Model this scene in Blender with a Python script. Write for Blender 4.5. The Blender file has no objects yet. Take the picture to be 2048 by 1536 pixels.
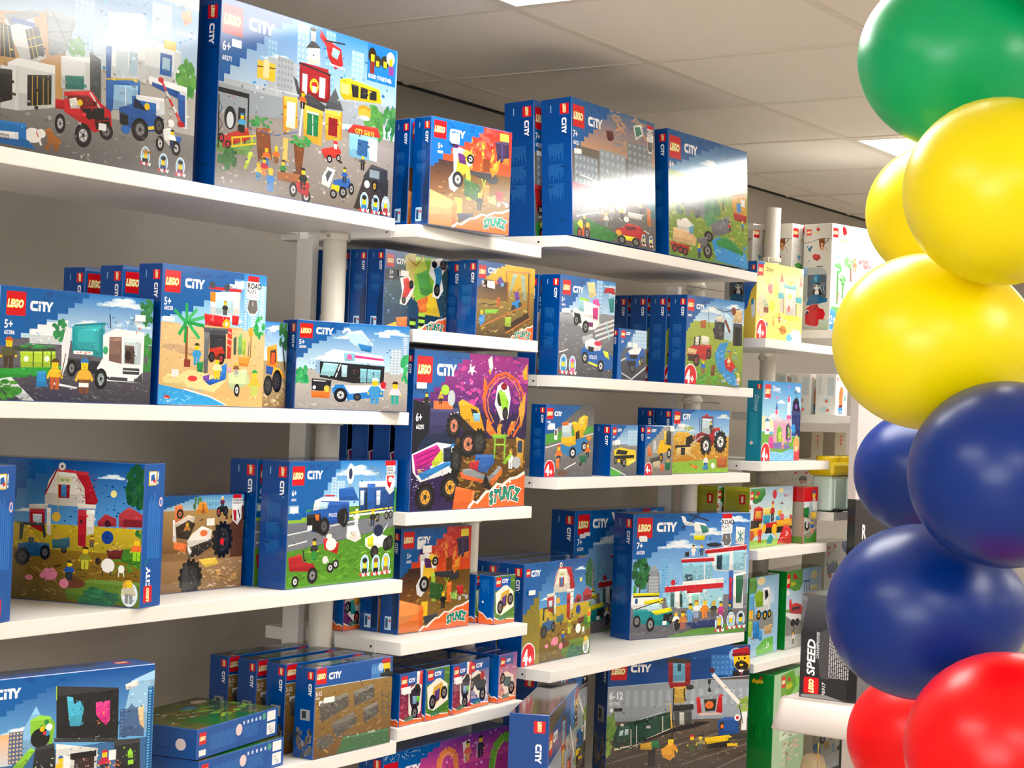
import bpy, bmesh, math, random
import numpy as np
from mathutils import Matrix, Vector
sc = bpy.context.scene
COL = sc.collection

# ---------------------------------------------------------------- camera
cam = bpy.data.cameras.new('camera'); camo = bpy.data.objects.new('camera', cam); COL.objects.link(camo)
cam.sensor_width = 36.0; cam.lens = 3440.28 / 2048 * 36.0; cam.clip_start = 0.05; cam.clip_end = 100
YAW, PITCH, ROLL = 0.57982429, 0.01219588, -0.03762627
fwd = Vector((math.cos(YAW)*math.cos(PITCH), math.sin(YAW)*math.cos(PITCH), math.sin(PITCH)))
rgt = Vector((math.sin(YAW), -math.cos(YAW), 0)); dwn = fwd.cross(rgt)
r2 = math.cos(ROLL)*rgt + math.sin(ROLL)*dwn; d2 = -math.sin(ROLL)*rgt + math.cos(ROLL)*dwn
camo.matrix_world = Matrix(((r2.x, -d2.x, -fwd.x, 0), (r2.y, -d2.y, -fwd.y, 0), (r2.z, -d2.z, -fwd.z, 0), (0, 0, 0, 1)))
sc.camera = camo
# ---------------------------------------------------------------- world, exposure
w = bpy.data.worlds.new('world'); sc.world = w; w.use_nodes = True
w.node_tree.nodes['Background'].inputs[0].default_value = (1.0, 0.97, 0.93, 1)
w.node_tree.nodes['Background'].inputs[1].default_value = 0.03
sc.view_settings.view_transform = 'Standard'; sc.view_settings.look = 'None'
sc.view_settings.exposure = 0.0; sc.view_settings.gamma = 1.0
PANEL_POWER = 14.0      # emission strength of the ceiling light diffusers
H_CEIL = 0.945; TILE = 0.69; TLY = 0.67
FLOOR = -1.62
# ---------------------------------------------------------------- materials
def lin(c): return c/12.92 if c <= 0.04045 else ((c+0.055)/1.055)**2.4
def hexc(s):
    if len(s) == 3: s = ''.join(ch*2 for ch in s)
    return tuple(lin(int(s[i:i+2], 16)/255) for i in (0, 2, 4))
def mat(name, col, rough=0.5, spec=0.5, metal=0.0, noise=0.0, scale=40, bump=0.0, bscale=200, coat=0.0, trans=0.0, emit=None, sss=0.0):
    m = bpy.data.materials.new(name); m.use_nodes = True
    nt = m.node_tree; b = nt.nodes['Principled BSDF']
    b.inputs['Base Color'].default_value = (*col, 1); b.inputs['Roughness'].default_value = rough
    b.inputs['Specular IOR Level'].default_value = spec; b.inputs['Metallic'].default_value = metal
    b.inputs['Coat Weight'].default_value = coat; b.inputs['Transmission Weight'].default_value = trans
    if sss:
        b.inputs['Subsurface Weight'].default_value = sss; b.inputs['Subsurface Radius'].default_value = (0.03, 0.02, 0.01); b.inputs['Subsurface Scale'].default_value = 0.5
    tc = nt.nodes.new('ShaderNodeTexCoord')
    if noise:
        n = nt.nodes.new('ShaderNodeTexNoise'); n.inputs['Scale'].default_value = scale; n.inputs['Detail'].default_value = 6
        nt.links.new(tc.outputs['Object'], n.inputs['Vector'])
        mx = nt.nodes.new('ShaderNodeMix'); mx.data_type = 'RGBA'
        mx.inputs[6].default_value = (*[c*(1-noise) for c in col], 1); mx.inputs[7].default_value = (*[min(1, c*(1+noise)) for c in col], 1)
        nt.links.new(n.outputs['Fac'], mx.inputs[0]); nt.links.new(mx.outputs[2], b.inputs['Base Color'])
    if bump:
        n2 = nt.nodes.new('ShaderNodeTexNoise'); n2.inputs['Scale'].default_value = bscale; n2.inputs['Detail'].default_value = 4
        nt.links.new(tc.outputs['Object'], n2.inputs['Vector'])
        bp = nt.nodes.new('ShaderNodeBump'); bp.inputs['Strength'].default_value = bump; bp.inputs['Distance'].default_value = 0.002
        nt.links.new(n2.outputs['Fac'], bp.inputs['Height']); nt.links.new(bp.outputs['Normal'], b.inputs['Normal'])
    if emit:
        b.inputs['Emission Color'].default_value = (*emit[:3], 1); b.inputs['Emission Strength'].default_value = emit[3]
    return m
def print_mat(name, rough, spec, bump=0.12):
    """glossy printed carton: the colour is the print itself, stored per face"""
    m = mat(name, (0.5, 0.5, 0.5), rough, spec, bump=bump, bscale=9)
    a = m.node_tree.nodes.new('ShaderNodeAttribute'); a.attribute_name = 'print'
    m.node_tree.links.new(a.outputs['Color'], m.node_tree.nodes['Principled BSDF'].inputs['Base Color'])
    return m
PRINT = print_mat('printed_carton', 0.12, 0.5, 0.02)
STICK = mat('sticker_paper', hexc('f4f2ee'), 0.6, noise=0.03)
SHELF = mat('white_laminate', hexc('efeae2'), 0.42, 0.45, noise=0.015, scale=6)
POLE = mat('white_powder_coat', hexc('e6dfd0'), 0.45, noise=0.02, bump=0.05, bscale=400)
WALL = mat('wall_paint', hexc('aba499'), 0.85, 0.2, noise=0.03, scale=5, bump=0.15, bscale=300)
STEEL = mat('zinc_steel', hexc('b9b6ae'), 0.35, metal=0.9, noise=0.1, scale=60)
DARKM = mat('dark_hole', hexc('26241f'), 0.6, noise=0.1)
CEIL = mat('ceiling_tile', hexc('f0e8de'), 0.9, 0.1, noise=0.03, scale=90, bump=0.25, bscale=500)
TEE = mat('ceiling_grid_metal', hexc('e2d9cb'), 0.5, 0.4, noise=0.02)
GAP = mat('shadow_gap_black', hexc('23211d'), 0.8, noise=0.1)
LIGHTM = mat('light_diffuser', (0.95, 0.95, 0.98), 0.6, noise=0.01, emit=(1.0, 0.975, 0.95, PANEL_POWER))
FLOORM = mat('vinyl_floor', hexc('a69c8d'), 0.5, 0.4, noise=0.15, scale=3)

# ---------------------------------------------------------------- mesh helpers
def link(name, me, m, parent=None, loc=None, rotz=0):
    for mm in (m if isinstance(m, (list, tuple)) else [m]): me.materials.append(mm)
    o = bpy.data.objects.new(name, me); COL.objects.link(o)
    if parent: o.parent = parent
    if loc is not None: o.location = loc; o.rotation_euler = (0, 0, rotz)
    return o
def tag(o, label=None, cat=None, group=None, kind=None):
    if label: o['label'] = label
    if cat: o['category'] = cat
    if group: o['group'] = group
    if kind: o['kind'] = kind
    return o
def bm_box(bm, x0, y0, z0, x1, y1, z1, bev=0.0):
    vs = [bm.verts.new(p) for p in ((x0,y0,z0),(x1,y0,z0),(x1,y1,z0),(x0,y1,z0),(x0,y0,z1),(x1,y0,z1),(x1,y1,z1),(x0,y1,z1))]
    fs = [bm.faces.new([vs[i] for i in q]) for q in ((3,2,1,0),(4,5,6,7),(0,1,5,4),(1,2,6,5),(2,3,7,6),(3,0,4,7))]
    if bev:
        es = {e for f in fs for e in f.edges}
        bmesh.ops.bevel(bm, geom=list(es), offset=bev, segments=2, profile=0.5, affect='EDGES')
def bm_cyl(bm, c, r, h, axis='z', seg=32, r2=None, bev=0.0):
    r2 = r if r2 is None else r2
    rings = []
    prof = [(r, 0), (r2, h)] if not bev else [(r-bev, 0), (r, bev), (r2, h-bev), (r2-bev, h)]
    for rr, t in prof:
        ring = []
        for i in range(seg):
            a = 2*math.pi*i/seg; u, v = rr*math.cos(a), rr*math.sin(a)
            p = {'z': (u, v, t), 'y': (u, t, v), 'x': (t, u, v)}[axis]
            ring.append(bm.verts.new((c[0]+p[0], c[1]+p[1], c[2]+p[2])))
        rings.append(ring)
    for a, b in zip(rings, rings[1:]):
        for i in range(seg): bm.faces.new((a[i], a[(i+1) % seg], b[(i+1) % seg], b[i]))
    bm.faces.new(rings[0][::-1]); bm.faces.new(rings[-1])
def fin(bm, name, smooth=False):
    bmesh.ops.recalc_face_normals(bm, faces=bm.faces)
    me = bpy.data.meshes.new(name); bm.to_mesh(me); bm.free()
    if smooth:
        for p in me.polygons: p.use_smooth = True
    return me
def boxobj(name, m, x0, y0, z0, x1, y1, z1, bev=0.0, parent=None):
    bm = bmesh.new(); bm_box(bm, x0, y0, z0, x1, y1, z1, bev)
    return link(name, fin(bm, name), m, parent)

# ---------------------------------------------------------------- room shell
WALLY = 3.114; CX0, CX1, CY0, CY1 = -3.0, 12.0, -5.0, WALLY
T1Y = 2.272                        # a main tee of the ceiling grid runs along x here
TX0 = 3.408                       # a cross tee crosses it here
tag(boxobj('wall_back', WALL, CX0, WALLY, FLOOR, CX1, WALLY+0.1, H_CEIL+0.15), kind='structure')
tag(boxobj('wall_left', WALL, CX0-0.1, CY0, FLOOR, CX0, CY1, H_CEIL+0.15), kind='structure')
tag(boxobj('wall_right', WALL, CX1, CY0, FLOOR, CX1+0.1, CY1, H_CEIL+0.15), kind='structure')
tag(boxobj('wall_front', WALL, CX0, CY0-0.1, FLOOR, CX1, CY0, H_CEIL+0.15), kind='structure')
tag(boxobj('floor', FLOORM, CX0, CY0, FLOOR-0.1, CX1, CY1, FLOOR), kind='structure')
# the ceiling: tiles resting in the grid, with openings for the light panels
PANEL_ROWS = (-2, -6, -10)          # each panel is two tiles long
def is_panel(i, j): return i % 4 == 3 and (j in PANEL_ROWS or j-1 in PANEL_ROWS)
xs = [TX0 + i*TILE for i in range(-9, 13)]; ys = [T1Y + j*TLY for j in range(-10, 2)]
bm = bmesh.new(); tw = 0.012
for i in range(-9, 12):
    for j in range(-10, 2):
        x0 = TX0+i*TILE; y0 = T1Y+j*TLY; x1 = x0+TILE; y1 = min(y0+TLY, WALLY-0.006)
        if y0 > WALLY: continue
        if is_panel(i, j): continue
        bm_box(bm, x0+tw*0.4, y0+tw*0.4, H_CEIL+0.003, x1-tw*0.4, y1-tw*0.4, H_CEIL+0.03)
ceil = tag(link('ceiling', fin(bm, 'ceiling'), CEIL), kind='structure')
bm = bmesh.new()
for y in ys:
    if y < WALLY: bm_box(bm, CX0, y-tw, H_CEIL, CX1, y+tw, H_CEIL+0.0029)
for x in xs: 
    bm_box(bm, x-tw*0.85, CY0, H_CEIL-0.0002, x+tw*0.85, WALLY-0.006, H_CEIL+0.0027)
tag(link('trim_1', fin(bm, 'grid'), TEE), kind='structure')
tag(boxobj('trim_2', GAP, CX0, WALLY-0.007, H_CEIL-0.004, CX1, WALLY-0.001, H_CEIL+0.02), kind='structure')
tag(boxobj('ceiling_slab', CEIL, CX0, CY0, H_CEIL+0.1, CX1, CY1+0.1, H_CEIL+0.15), kind='structure')
# unseen shop window added behind the camera, glowing panes for fill light and reflections
wn = bpy.data.objects.new('fill_window_1', None); COL.objects.link(wn); wn.location = (CX0, -.6, 0); tag(wn, kind='structure')
FILL = mat('fill_light_glass', (.9, .95, 1), .3, noise=.01, emit=(.93, .97, 1.0, 7.5))
for i in range(3): boxobj('pane', FILL, .004, -1.5+i*1.02, -.72, .014, -.54+i*1.02, .62, parent=wn)
for i in range(4): boxobj('mullion', SHELF, .0, -1.56+i*1.02, -.78, .05, -1.5+i*1.02, .68, parent=wn)
np_ = 0
for i in range(-9, 12):
    for j in PANEL_ROWS:
        if i % 4 != 3: continue
        x0 = TX0+i*TILE; y0 = T1Y+j*TLY
        if not (CX0+0.1 < x0 < CX1-TILE and CY0+0.1 < y0): continue
        e = bpy.data.objects.new('ceiling_light', None); COL.objects.link(e); e.location = (x0+TILE/2, y0+TLY, H_CEIL)
        h = TILE/2-0.013; g = TLY-0.013
        bm = bmesh.new()
        for s in ((-h, -g, h, -g+0.02), (-h, g-0.02, h, g), (-h, -g+0.02, -h+0.02, g-0.02), (h-0.02, -g+0.02, h, g-0.02)):
            bm_box(bm, s[0], s[1], -0.004, s[2], s[3], 0.02)
        link('frame', fin(bm, 'frame'), TEE, e)
        boxobj('diffuser', LIGHTM, -h+0.02, -g+0.02, 0.002, h-0.02, g-0.02, 0.008, parent=e)
        if (i, j) == (-1, -2): lab = 'long ceiling light panel cut by the top edge of the photo above the blue boxes'
        elif (i, j) == (3, -2): lab = 'long ceiling light panel behind the green and yellow balloons'
        else: lab = 'long ceiling light panel added unseen in the tiles, out of view'  # panels out of view are added, they supply fill light and reflections
        tag(e, lab, 'ceiling light', 'light panels in the ceiling grid'); np_ += 1

# ---------------------------------------------------------------- shelves
YF = 2.30; YB = 2.69; TH = 0.0285
SZ = dict(A1=.411, A2=-.0255, A3=-.400, A4=-.759, B1=.398, B2=.162, B3=-.251, B4=-.542, B5=-.734,
          C1=.439, C2=.080, C3=-.183, C4=-.676, C5=-1.11, D1=.240, D2=-.150, D3=-.430, D4=-.785, D5=-1.21,
          E1=.300, E2=.006, E3=-.328, E4=-.78, E5=-1.21)
BAY = dict(A=(1.35, 3.097), B=(3.100, 3.624), C=(3.742, 4.880), D=(4.957, 5.505), E=(5.556, 6.75))
SHL = dict(A1='top shelf of the left bay, under the two largest boxes', A2='second shelf of the left bay, under the recycling truck and van boxes',
 A3='third shelf of the left bay, under the barn and police truck boxes', A4='lowest visible shelf of the left bay, under the railway track boxes',
 B1='short shelf under the topmost orange stunt box beside the pole', B2='short shelf under the green and yellow stunt boxes',
 B3='short shelf under the large monster truck box', B4='short shelf with a seamed end, under the lower orange stunt box',
 B5='short shelf carrying the row of five tiny motorbike boxes', 
 C1='long shelf under the fire station and safari boxes near the ceiling', C2='long shelf under the ice cream van chase and wildlife rescue boxes',
 C3='long shelf under the cement mixer and tractor boxes', C4='long shelf under the small barn box and hospital box',
 C5='deep base shelf under the cargo train box at the bottom edge', D1='short shelf under the yellow castle box', D2='short shelf under the teal castle box',
 D3='short shelf under the toddler train box', D4='short shelf under the toddler lorry and plane boxes', D5='short shelf under the tall green box at the bottom edge',
 E1='far shelf under the white panda box', E2='far shelf under the small white figurine boxes', E3='far shelf under the yellow-lidded tub',
 E4='far shelf below the tub, mostly behind the balloons', E5='far low shelf under the toddler animal box')
for k, z in SZ.items():
    x0, x1 = BAY[k[0]]; yf = 2.36 if k == 'A1' else 2.05 if k == 'C5' else YF
    if k == 'C5': x0 = 3.10
    yb = YB+0.01 if k[0] != 'A' else YB
    bm = bmesh.new(); n0, n1 = 2.49, 2.642      # notches let the pole and the upright through
    out = [(x0, yf), (x1, yf)]
    if k[0] in 'AD': xn = {'A': 3.060, 'D': 5.441}[k[0]]; out += [(x1, n0), (xn, n0), (xn, n1), (x1, n1)]
    out += [(x1, yb), (x0, yb)]
    if k[0] == 'B': out += [(x0, n1), (3.130, n1), (3.130, n0), (x0, n0)]
    lo = [bm.verts.new((p[0], p[1], z-TH)) for p in out]; hi = [bm.verts.new((p[0], p[1], z)) for p in out]
    bm.faces.new(lo[::-1]); bm.faces.new(hi)
    for i in range(len(out)): j = (i+1) % len(out); bm.faces.new((lo[i], lo[j], hi[j], hi[i]))
    bmesh.ops.bevel(bm, geom=[e for e in bm.edges if all(v.co.y < yf+.001 for v in e.verts)], offset=0.0012, segments=2, affect='EDGES')
    s = link('shelf_board', fin(bm, 'board'), SHELF)
    tag(s, 'white laminate ' + SHL[k], 'shelf', 'white shelf boards')
    if k[0] in 'BCD':           # end bracket with its seam and bolt hole
        bm = bmesh.new(); bm_box(bm, x0-0.0015, yf+0.072, z-TH-0.002, x0-0.0002, yf+0.074, z-0.001)
        link('seam_strip', fin(bm, 'seam'), SHELF, s)
        bm = bmesh.new(); bm_cyl(bm, (x0-0.001, yf+0.085, z-TH*0.55), 0.0028, 0.002, 'x', 16)
        link('bolt_hole', fin(bm, 'bolt'), DARKM, s)
# poles with clamps
def pole(x, y, z0, z1, zs, label, r=0.0275):
    bm = bmesh.new(); bm_cyl(bm, (0, 0, z0), r, z1-z0, seg=40, bev=0.002)
    p = link('support_pole', fin(bm, 'pole', True), POLE, loc=(x, y, 0))
    tag(p, label, 'pole', 'white shelf poles')
    for z in zs:
        bm = bmesh.new()
        bm_cyl(bm, (0, 0, z-0.017), r+0.006, 0.016, seg=40, bev=0.002)
        for s in (-1, 1): bm_box(bm, s*(r+0.002)-0.012, -0.006, z-0.016, s*(r+0.002)+0.012, 0.006, z-0.002, bev=0.003)
        for s in (-1, 1):
            bm_cyl(bm, (s*(r+0.011), -0.009, z-0.010), 0.0085, 0.018, 'y', 24)
        cl = link('clamp_collar', fin(bm, 'clamp'), POLE, p)
        bm = bmesh.new()
        for s in (-1, 1): bm_cyl(bm, (s*(r+0.011), -0.012, z-0.010), 0.0045, 0.024, 'y', 12)
        link('clamp_bolt', fin(bm, 'bolt'), STEEL, cl)
    return p
PX = dict(A=3.095, B=3.683, C=4.918, D=5.4775); PY = 2.53
zall = {'A': ['A1', 'A2', 'A3', 'A4'], 'B': ['B2', 'B3', 'B5'], 'C': ['C1', 'C2', 'C3', 'C4'], 'D': ['D1', 'D2', 'D3', 'D4']}
pl = dict(A='white round pole holding the ends of the left shelves', B='white round pole between the stunt boxes and the hospital boxes',
          C='white round pole behind the wildlife rescue and tractor boxes', D='white round pole standing free in front of the white toddler boxes')
ztop = dict(A=.39, B=.14, C=.42, D=.7175)
zcl = {'A': [.382, -.044, -.425, -.785], 'B': [-.29, -.575], 'C': [.405, .045, -.215], 'D': [.545, .205, -.185, -.465]}
for k in 'ABCD':
    p = pole(PX[k], PY, -1.11 if k == 'B' else FLOOR, ztop[k], zcl[k], pl[k])
    if k == 'D': boxobj('wall_bracket', SHELF, -.006, .022, .642, .006, .30, .660, bev=.002, parent=p)
    if k in 'BD': continue
    up = boxobj('rear_upright', SHELF, PX[k]-0.012, 2.588, -1.11 if k == 'B' else FLOOR, PX[k]+0.012, 2.636, ztop[k]-0.02, bev=0.002)
    tag(up, {'A': 'white flat upright standing behind the leftmost pole', 'B': 'white flat upright behind the pole beside the hospital boxes',
             'C': 'white flat upright behind the pole of the wildlife and tractor boxes', 'D': 'white flat upright behind the free-standing pole'}[k], 'upright', 'flat uprights behind the poles')
    if k == 'C':
        for z in (.391, .030):
            bm = bmesh.new(); bm_box(bm, -0.14, -0.045, z-0.0005, 0.11, -0.042, z+0.0025); link('steel_strap', fin(bm, 'strap'), STEEL, p)

# ================================================================ printed cartons
def blockfont(text, off, shear):
    cu = bpy.data.curves.new('t', 'FONT'); cu.body = text; cu.size = 1; cu.offset = off; cu.shear = shear; cu.resolution_u = 2
    o = bpy.data.objects.new('t', cu); COL.objects.link(o)
    bpy.context.view_layer.update()
    me = bpy.data.meshes.new_from_object(o.evaluated_get(bpy.context.evaluated_depsgraph_get()))
    vs = [(v.co.x, v.co.y) for v in me.vertices]; fs = [tuple(p.vertices) for p in me.polygons]
    bpy.data.objects.remove(o); bpy.data.curves.remove(cu); bpy.data.meshes.remove(me)
    return vs, fs
_fc = {}
def glyphs(text, off=0.0, shear=0.0):
    """triangulated lettering, cap height 1, starting at x 0; returns verts, faces, width"""
    k = (text, off, shear)
    if k not in _fc:
        vs, fs = blockfont(text, off, shear); v0, _ = blockfont(text, 0.0, shear)
        h = 0.69
        x0 = min(v[0] for v in v0); x1 = max(v[0] for v in v0)
        _fc[k] = ([((x-x0)/h, y/h) for x, y in vs], fs, (x1-x0)/h)
    return _fc[k]
CITY = [[(.95,.72),(.95,1),(.3,1),(.05,.85),(0,.6),(0,.35),(.05,.15),(.3,0),(.95,0),(.95,.27),(.42,.27),(.3,.38),(.3,.62),(.42,.72)],
        [(1.05,0),(1.33,0),(1.33,.66),(1.05,.66)], [(1.05,.76),(1.33,.76),(1.33,1.0),(1.05,1.0)],
        [(1.4,1),(1.4,.73),(1.62,.73),(1.62,0),(1.9,0),(1.9,.73),(2.08,.73),(2.25,.4),(2.25,0),(2.53,0),(2.53,.4),(2.95,1),(2.62,1),(2.42,.62),(2.22,1)]]
class Art:
    """flat printing ink: coloured polygons in face coordinates 0..100, y downwards"""
    def __init__(s, W, H, seed=1):
        s.W, s.H, s.asp = W, H, H/W; s.polys = []; s.rnd = random.Random(seed); s.n = 0
    def clip(s, pts):
        for ax, lim, sg in ((0, 0, 1), (0, 100, -1), (1, 0, 1), (1, 100, -1)):
            out = []
            for i in range(len(pts)):
                a, b = pts[i-1], pts[i]
                ia, ib = (a[ax]-lim)*sg >= 0, (b[ax]-lim)*sg >= 0
                if ia != ib:
                    t = (lim-a[ax])/(b[ax]-a[ax]); out.append(tuple(a[k]+(b[k]-a[k])*t for k in range(len(a))))
                if ib: out.append(b)
            pts = out
            if len(pts) < 3: return []
        return pts
    def poly(s, pts, c):
        if isinstance(c, str): c = hexc(c)
        p = s.clip([(float(x), float(y), *c) for x, y in pts])
        if p: s.polys.append((s.n, p)); s.n += 1
    def grad(s, c1, c2, x0, y0, x1, y1):
        a, b = hexc(c1), hexc(c2)
        p = s.clip([(x0, y0, *a), (x1, y0, *a), (x1, y1, *b), (x0, y1, *b)])
        if p: s.polys.append((s.n, p)); s.n += 1
    def solid(s, pts, c):
        """a drawn piece with the printed light and shade of the picture on it"""
        s.poly(pts, c); n0 = s.n
        ys = [p[1] for p in pts]; xs = [p[0] for p in pts]; h = max(ys)-min(ys); w = max(xs)-min(xs)
        if not (2.2 < h < 45 and 1.2 < w < 45): return
        b = hexc(c); q = [(float(x), float(y), 0., 0., 0.) for x, y in pts]
        for ax, lo, k in ((1, min(ys)+h*.66, .74), (0, min(xs)+w*.8, .84), (1, None, 1.22)):
            t = []
            for i in range(len(q)):
                a, d = q[i-1], q[i]
                if lo is None: ia, ib, lm = a[1] <= min(ys)+h*.16, d[1] <= min(ys)+h*.16, min(ys)+h*.16
                else: ia, ib, lm = a[ax] >= lo, d[ax] >= lo, lo
                if ia != ib: f = (lm-a[ax])/(d[ax]-a[ax]); t.append(tuple(a[m]+(d[m]-a[m])*f for m in range(5)))
                if ib: t.append(d)
            if len(t) > 2: s.poly([(p[0], p[1]) for p in t], tuple(min(1, v*k+(.02 if k > 1 else 0)) for v in b))
    def bricks(s, n):
        """small building bricks and grain all over the printed picture"""
        P = [(p, min(q[0] for q in p), min(q[1] for q in p), max(q[0] for q in p), max(q[1] for q in p)) for m, p in s.polys if len(p) > 3]
        for _ in range(n):
            x, y = s.rnd.uniform(2, 98), s.rnd.uniform(8, 97); c = None
            if y < 40 and x < 55: continue
            for p, x0, y0, x1, y1 in reversed(P):
                if not (x0 < x < x1 and y0 < y < y1): continue
                ins = False
                for i in range(len(p)):
                    a, b = p[i-1], p[i]
                    if (a[1] > y) != (b[1] > y) and x < a[0]+(y-a[1])/(b[1]-a[1])*(b[0]-a[0]): ins = not ins
                if ins: c = p[0][2:]; break
            if not c or min(c) > .75: continue
            k = s.rnd.choice((.45, .6, .75, 1.3, 1.6)); w = s.rnd.uniform(.5, 1.7); h = s.rnd.uniform(.4, 1.1)/s.asp
            s.rect(tuple(min(1, v*k+(.02 if k > 1 else 0)) for v in c), x, y, x+w, y+h)
    def rect(s, c, x0, y0, x1, y1): s.poly([(x0, y0), (x1, y0), (x1, y1), (x0, y1)], c)
    def ell(s, c, x, y, rx, ry=None, n=20, rot=0.0):
        ry = rx/s.asp if ry is None else ry
        pts = []
        for i in range(n):
            a = 2*math.pi*i/n; u, v = rx*math.cos(a), ry*s.asp*math.sin(a)
            pts.append((x+u*math.cos(rot)-v*math.sin(rot), y+(u*math.sin(rot)+v*math.cos(rot))/s.asp))
        s.poly(pts, c)
    def line(s, c, w, pts):
        for (x0, y0), (x1, y1) in zip(pts, pts[1:]):
            dx, dy = x1-x0, (y1-y0)*s.asp; L = math.hypot(dx, dy) or 1
            nx, ny = -dy/L*w/2, dx/L*w/2/s.asp
            s.poly([(x0+nx, y0+ny), (x1+nx, y1+ny), (x1-nx, y1-ny), (x0-nx, y0-ny)], c)
    def text(s, c, x, y, h, t, bold=0.02, shear=0.0, rot=0, sx=.86, keep=True):
        """cap height h in y units; x,y = top left of the lettering; rot in degrees clockwise"""
        vs, fs, wd = glyphs(t, bold, shear); c = hexc(c); k = h*s.asp; a = math.radians(rot)
        for f in fs:
            p = []
            for i in f:
                u, v = vs[i][0]*sx*k, (1-vs[i][1])*k
                p.append((x+u*math.cos(a)-v*math.sin(a), y+(u*math.sin(a)+v*math.cos(a))/s.asp, *c))
            p = s.clip(p)
            if p: s.polys.append((s.n, p))
        s.n += 1
        return wd*k*sx
    def xf(s, shape, x, y, k, rot, c):
        a = math.radians(rot)
        s.poly([(x+(u*math.cos(a)-v*math.sin(a))*k, y+(u*math.sin(a)+v*math.cos(a))*k/s.asp) for u, v in shape], c)
    def lego(s, x, y, w, rot=0):
        """square red logo, w wide in x units"""
        a = math.radians(rot)
        s.xf([(0, 0), (1, 0), (1, 1), (0, 1)], x, y, w, rot, 'd8121e')
        for off, c, d in ((0.075, 'f4d21c', 0), (0.0, 'fffdf4', 0)):
            vs, fs, wd = glyphs('LEGO', off+0.02, 0.22); k = w*0.8/wd; col = hexc(c)
            for f in fs:
                p = []
                for i in f:
                    u, v = w*0.07+vs[i][0]*k, w*0.5+(0.5-vs[i][1])*k*1.35
                    p.append((x+u*math.cos(a)-v*math.sin(a), y+(u*math.sin(a)+v*math.cos(a))/s.asp, *col))
                p = s.clip(p)
                if p: s.polys.append((s.n, p))
            s.n += 1
    def city(s, x, y, w, rot=0, c='ffffff'):
        k = w/2.95
        for sh in CITY: s.xf([(u, 1-v) for u, v in sh], x, y, k, rot, c)
    def scatter(s, c1, c2, x0, y0, x1, y1, n, sx, sy=None, quad=False):
        a, b = hexc(c1), hexc(c2); sy = sy or sx/s.asp
        for _ in range(int(n)):
            t = s.rnd.random(); c = tuple(a[k]+(b[k]-a[k])*t for k in range(3))
            x, y = s.rnd.uniform(x0, x1), s.rnd.uniform(y0, y1); g = s.rnd.uniform(.5, 1.3)
            if quad: s.rect(c, x, y, x+sx*g, y+sy*g)
            else: s.ell(c, x, y, sx*g, sy*g*s.rnd.uniform(.7, 1.2), 8, s.rnd.uniform(-.5, .5))
    def blob(s, c1, c2, x, y, rx, ry, n, k=0.3):
        a, b = hexc(c1), hexc(c2)
        for _ in range(int(n)):
            an, r = s.rnd.uniform(0, 6.28), math.sqrt(s.rnd.random()); t = s.rnd.random()
            s.ell(tuple(a[i]+(b[i]-a[i])*t for i in range(3)), x+rx*r*math.cos(an), y+ry*r*math.sin(an), rx*k*s.rnd.uniform(.6, 1.2), ry*k*s.rnd.uniform(.6, 1.2), 7)
    def cloud(s, x, y, w, c='d9e9f5'):
        for k, cc in ((1.25, 'a9cfea'), (1.0, c), (.6, 'eff6fb')):
            for dx, dy, r in ((0, 0, .26), (-.35, .04, .17), (.35, .05, .18), (.12, -.06, .19), (-.15, -.05, .17), (.6, .08, .1), (-.6, .07, .1)):
                s.ell(cc, x+dx*w*k, y+dy*w/s.asp, r*w*k, r*w*.34*k/s.asp, 14)
    def tower(s, c, cw, x0, y0, x1, y1, nx, ny):
        s.rect(c, x0, y0, x1, y1); dx, dy = (x1-x0)/nx, (y1-y0)/ny
        for i in range(nx):
            for j in range(ny): s.rect(cw, x0+(i+.25)*dx, y0+(j+.25)*dy, x0+(i+.75)*dx, y0+(j+.7)*dy)
    def stud(s, c, x, y, w, n):
        for i in range(n): s.rect(c, x+i*w*1.7, y-w*.55/s.asp, x+i*w*1.7+w, y)
    def wheel(s, x, y, r, hub='ddd', q=1.0, tread=False):
        """tyre; q squashes it sideways"""
        if tread:
            for i in range(14):
                a = i*math.pi/7; s.ell('1a1a1c', x+r*q*math.cos(a), y+r*math.sin(a)/s.asp, r*.16, r*.16/s.asp, 6)
        s.ell('141416', x, y, r*q, r/s.asp, 22); s.ell('2e2e32', x, y, r*q*.72, r*.72/s.asp, 18)
        s.ell(hub, x, y, r*q*.52, r*.52/s.asp, 18); s.ell('333', x, y, r*q*.2, r*.2/s.asp, 10)
        for i in range(5):
            a = i*1.2566; s.ell('555', x+r*q*.34*math.cos(a), y+r*.34*math.sin(a)/s.asp, r*.09*q, r*.09/s.asp, 6)
    def fig(s, x, y, h, torso='c33', legs='236', hair='432', arms=None, flip=1):
        """toy figure standing at x (middle) y (feet), h tall in y units"""
        k = h*s.asp
        def P(pts, c): s.poly([(x+u*k*flip, y-v*h) for u, v in pts], c)
        P([(-.17, 0), (-.02, 0), (-.02, .36), (-.19, .36)], legs); P([(.02, 0), (.18, 0), (.19, .36), (.02, .36)], legs)
        P([(-.2, .34), (.2, .34), (.2, .4), (-.2, .4)], legs)
        P([(-.22, .4), (.22, .4), (.15, .68), (-.15, .68)], torso)
        P([(-.15, .67), (-.23, .62), (-.33, .42), (-.25, .38), (-.18, .5)], arms or torso); P([(.15, .67), (.23, .62), (.33, .44), (.25, .4), (.18, .5)], arms or torso)
        s.ell('f6c91b', x-.29*k*flip, y-.38*h, .045*k, None, 8); s.ell('f6c91b', x+.29*k*flip, y-.40*h, .045*k, None, 8)
        P([(-.12, .69), (.12, .69), (.13, .9), (-.13, .9)], 'f9cf1e')
        for u in (-.05, .05): s.ell('222', x+u*k, y-.82*h, .016*k, None, 6)
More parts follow.
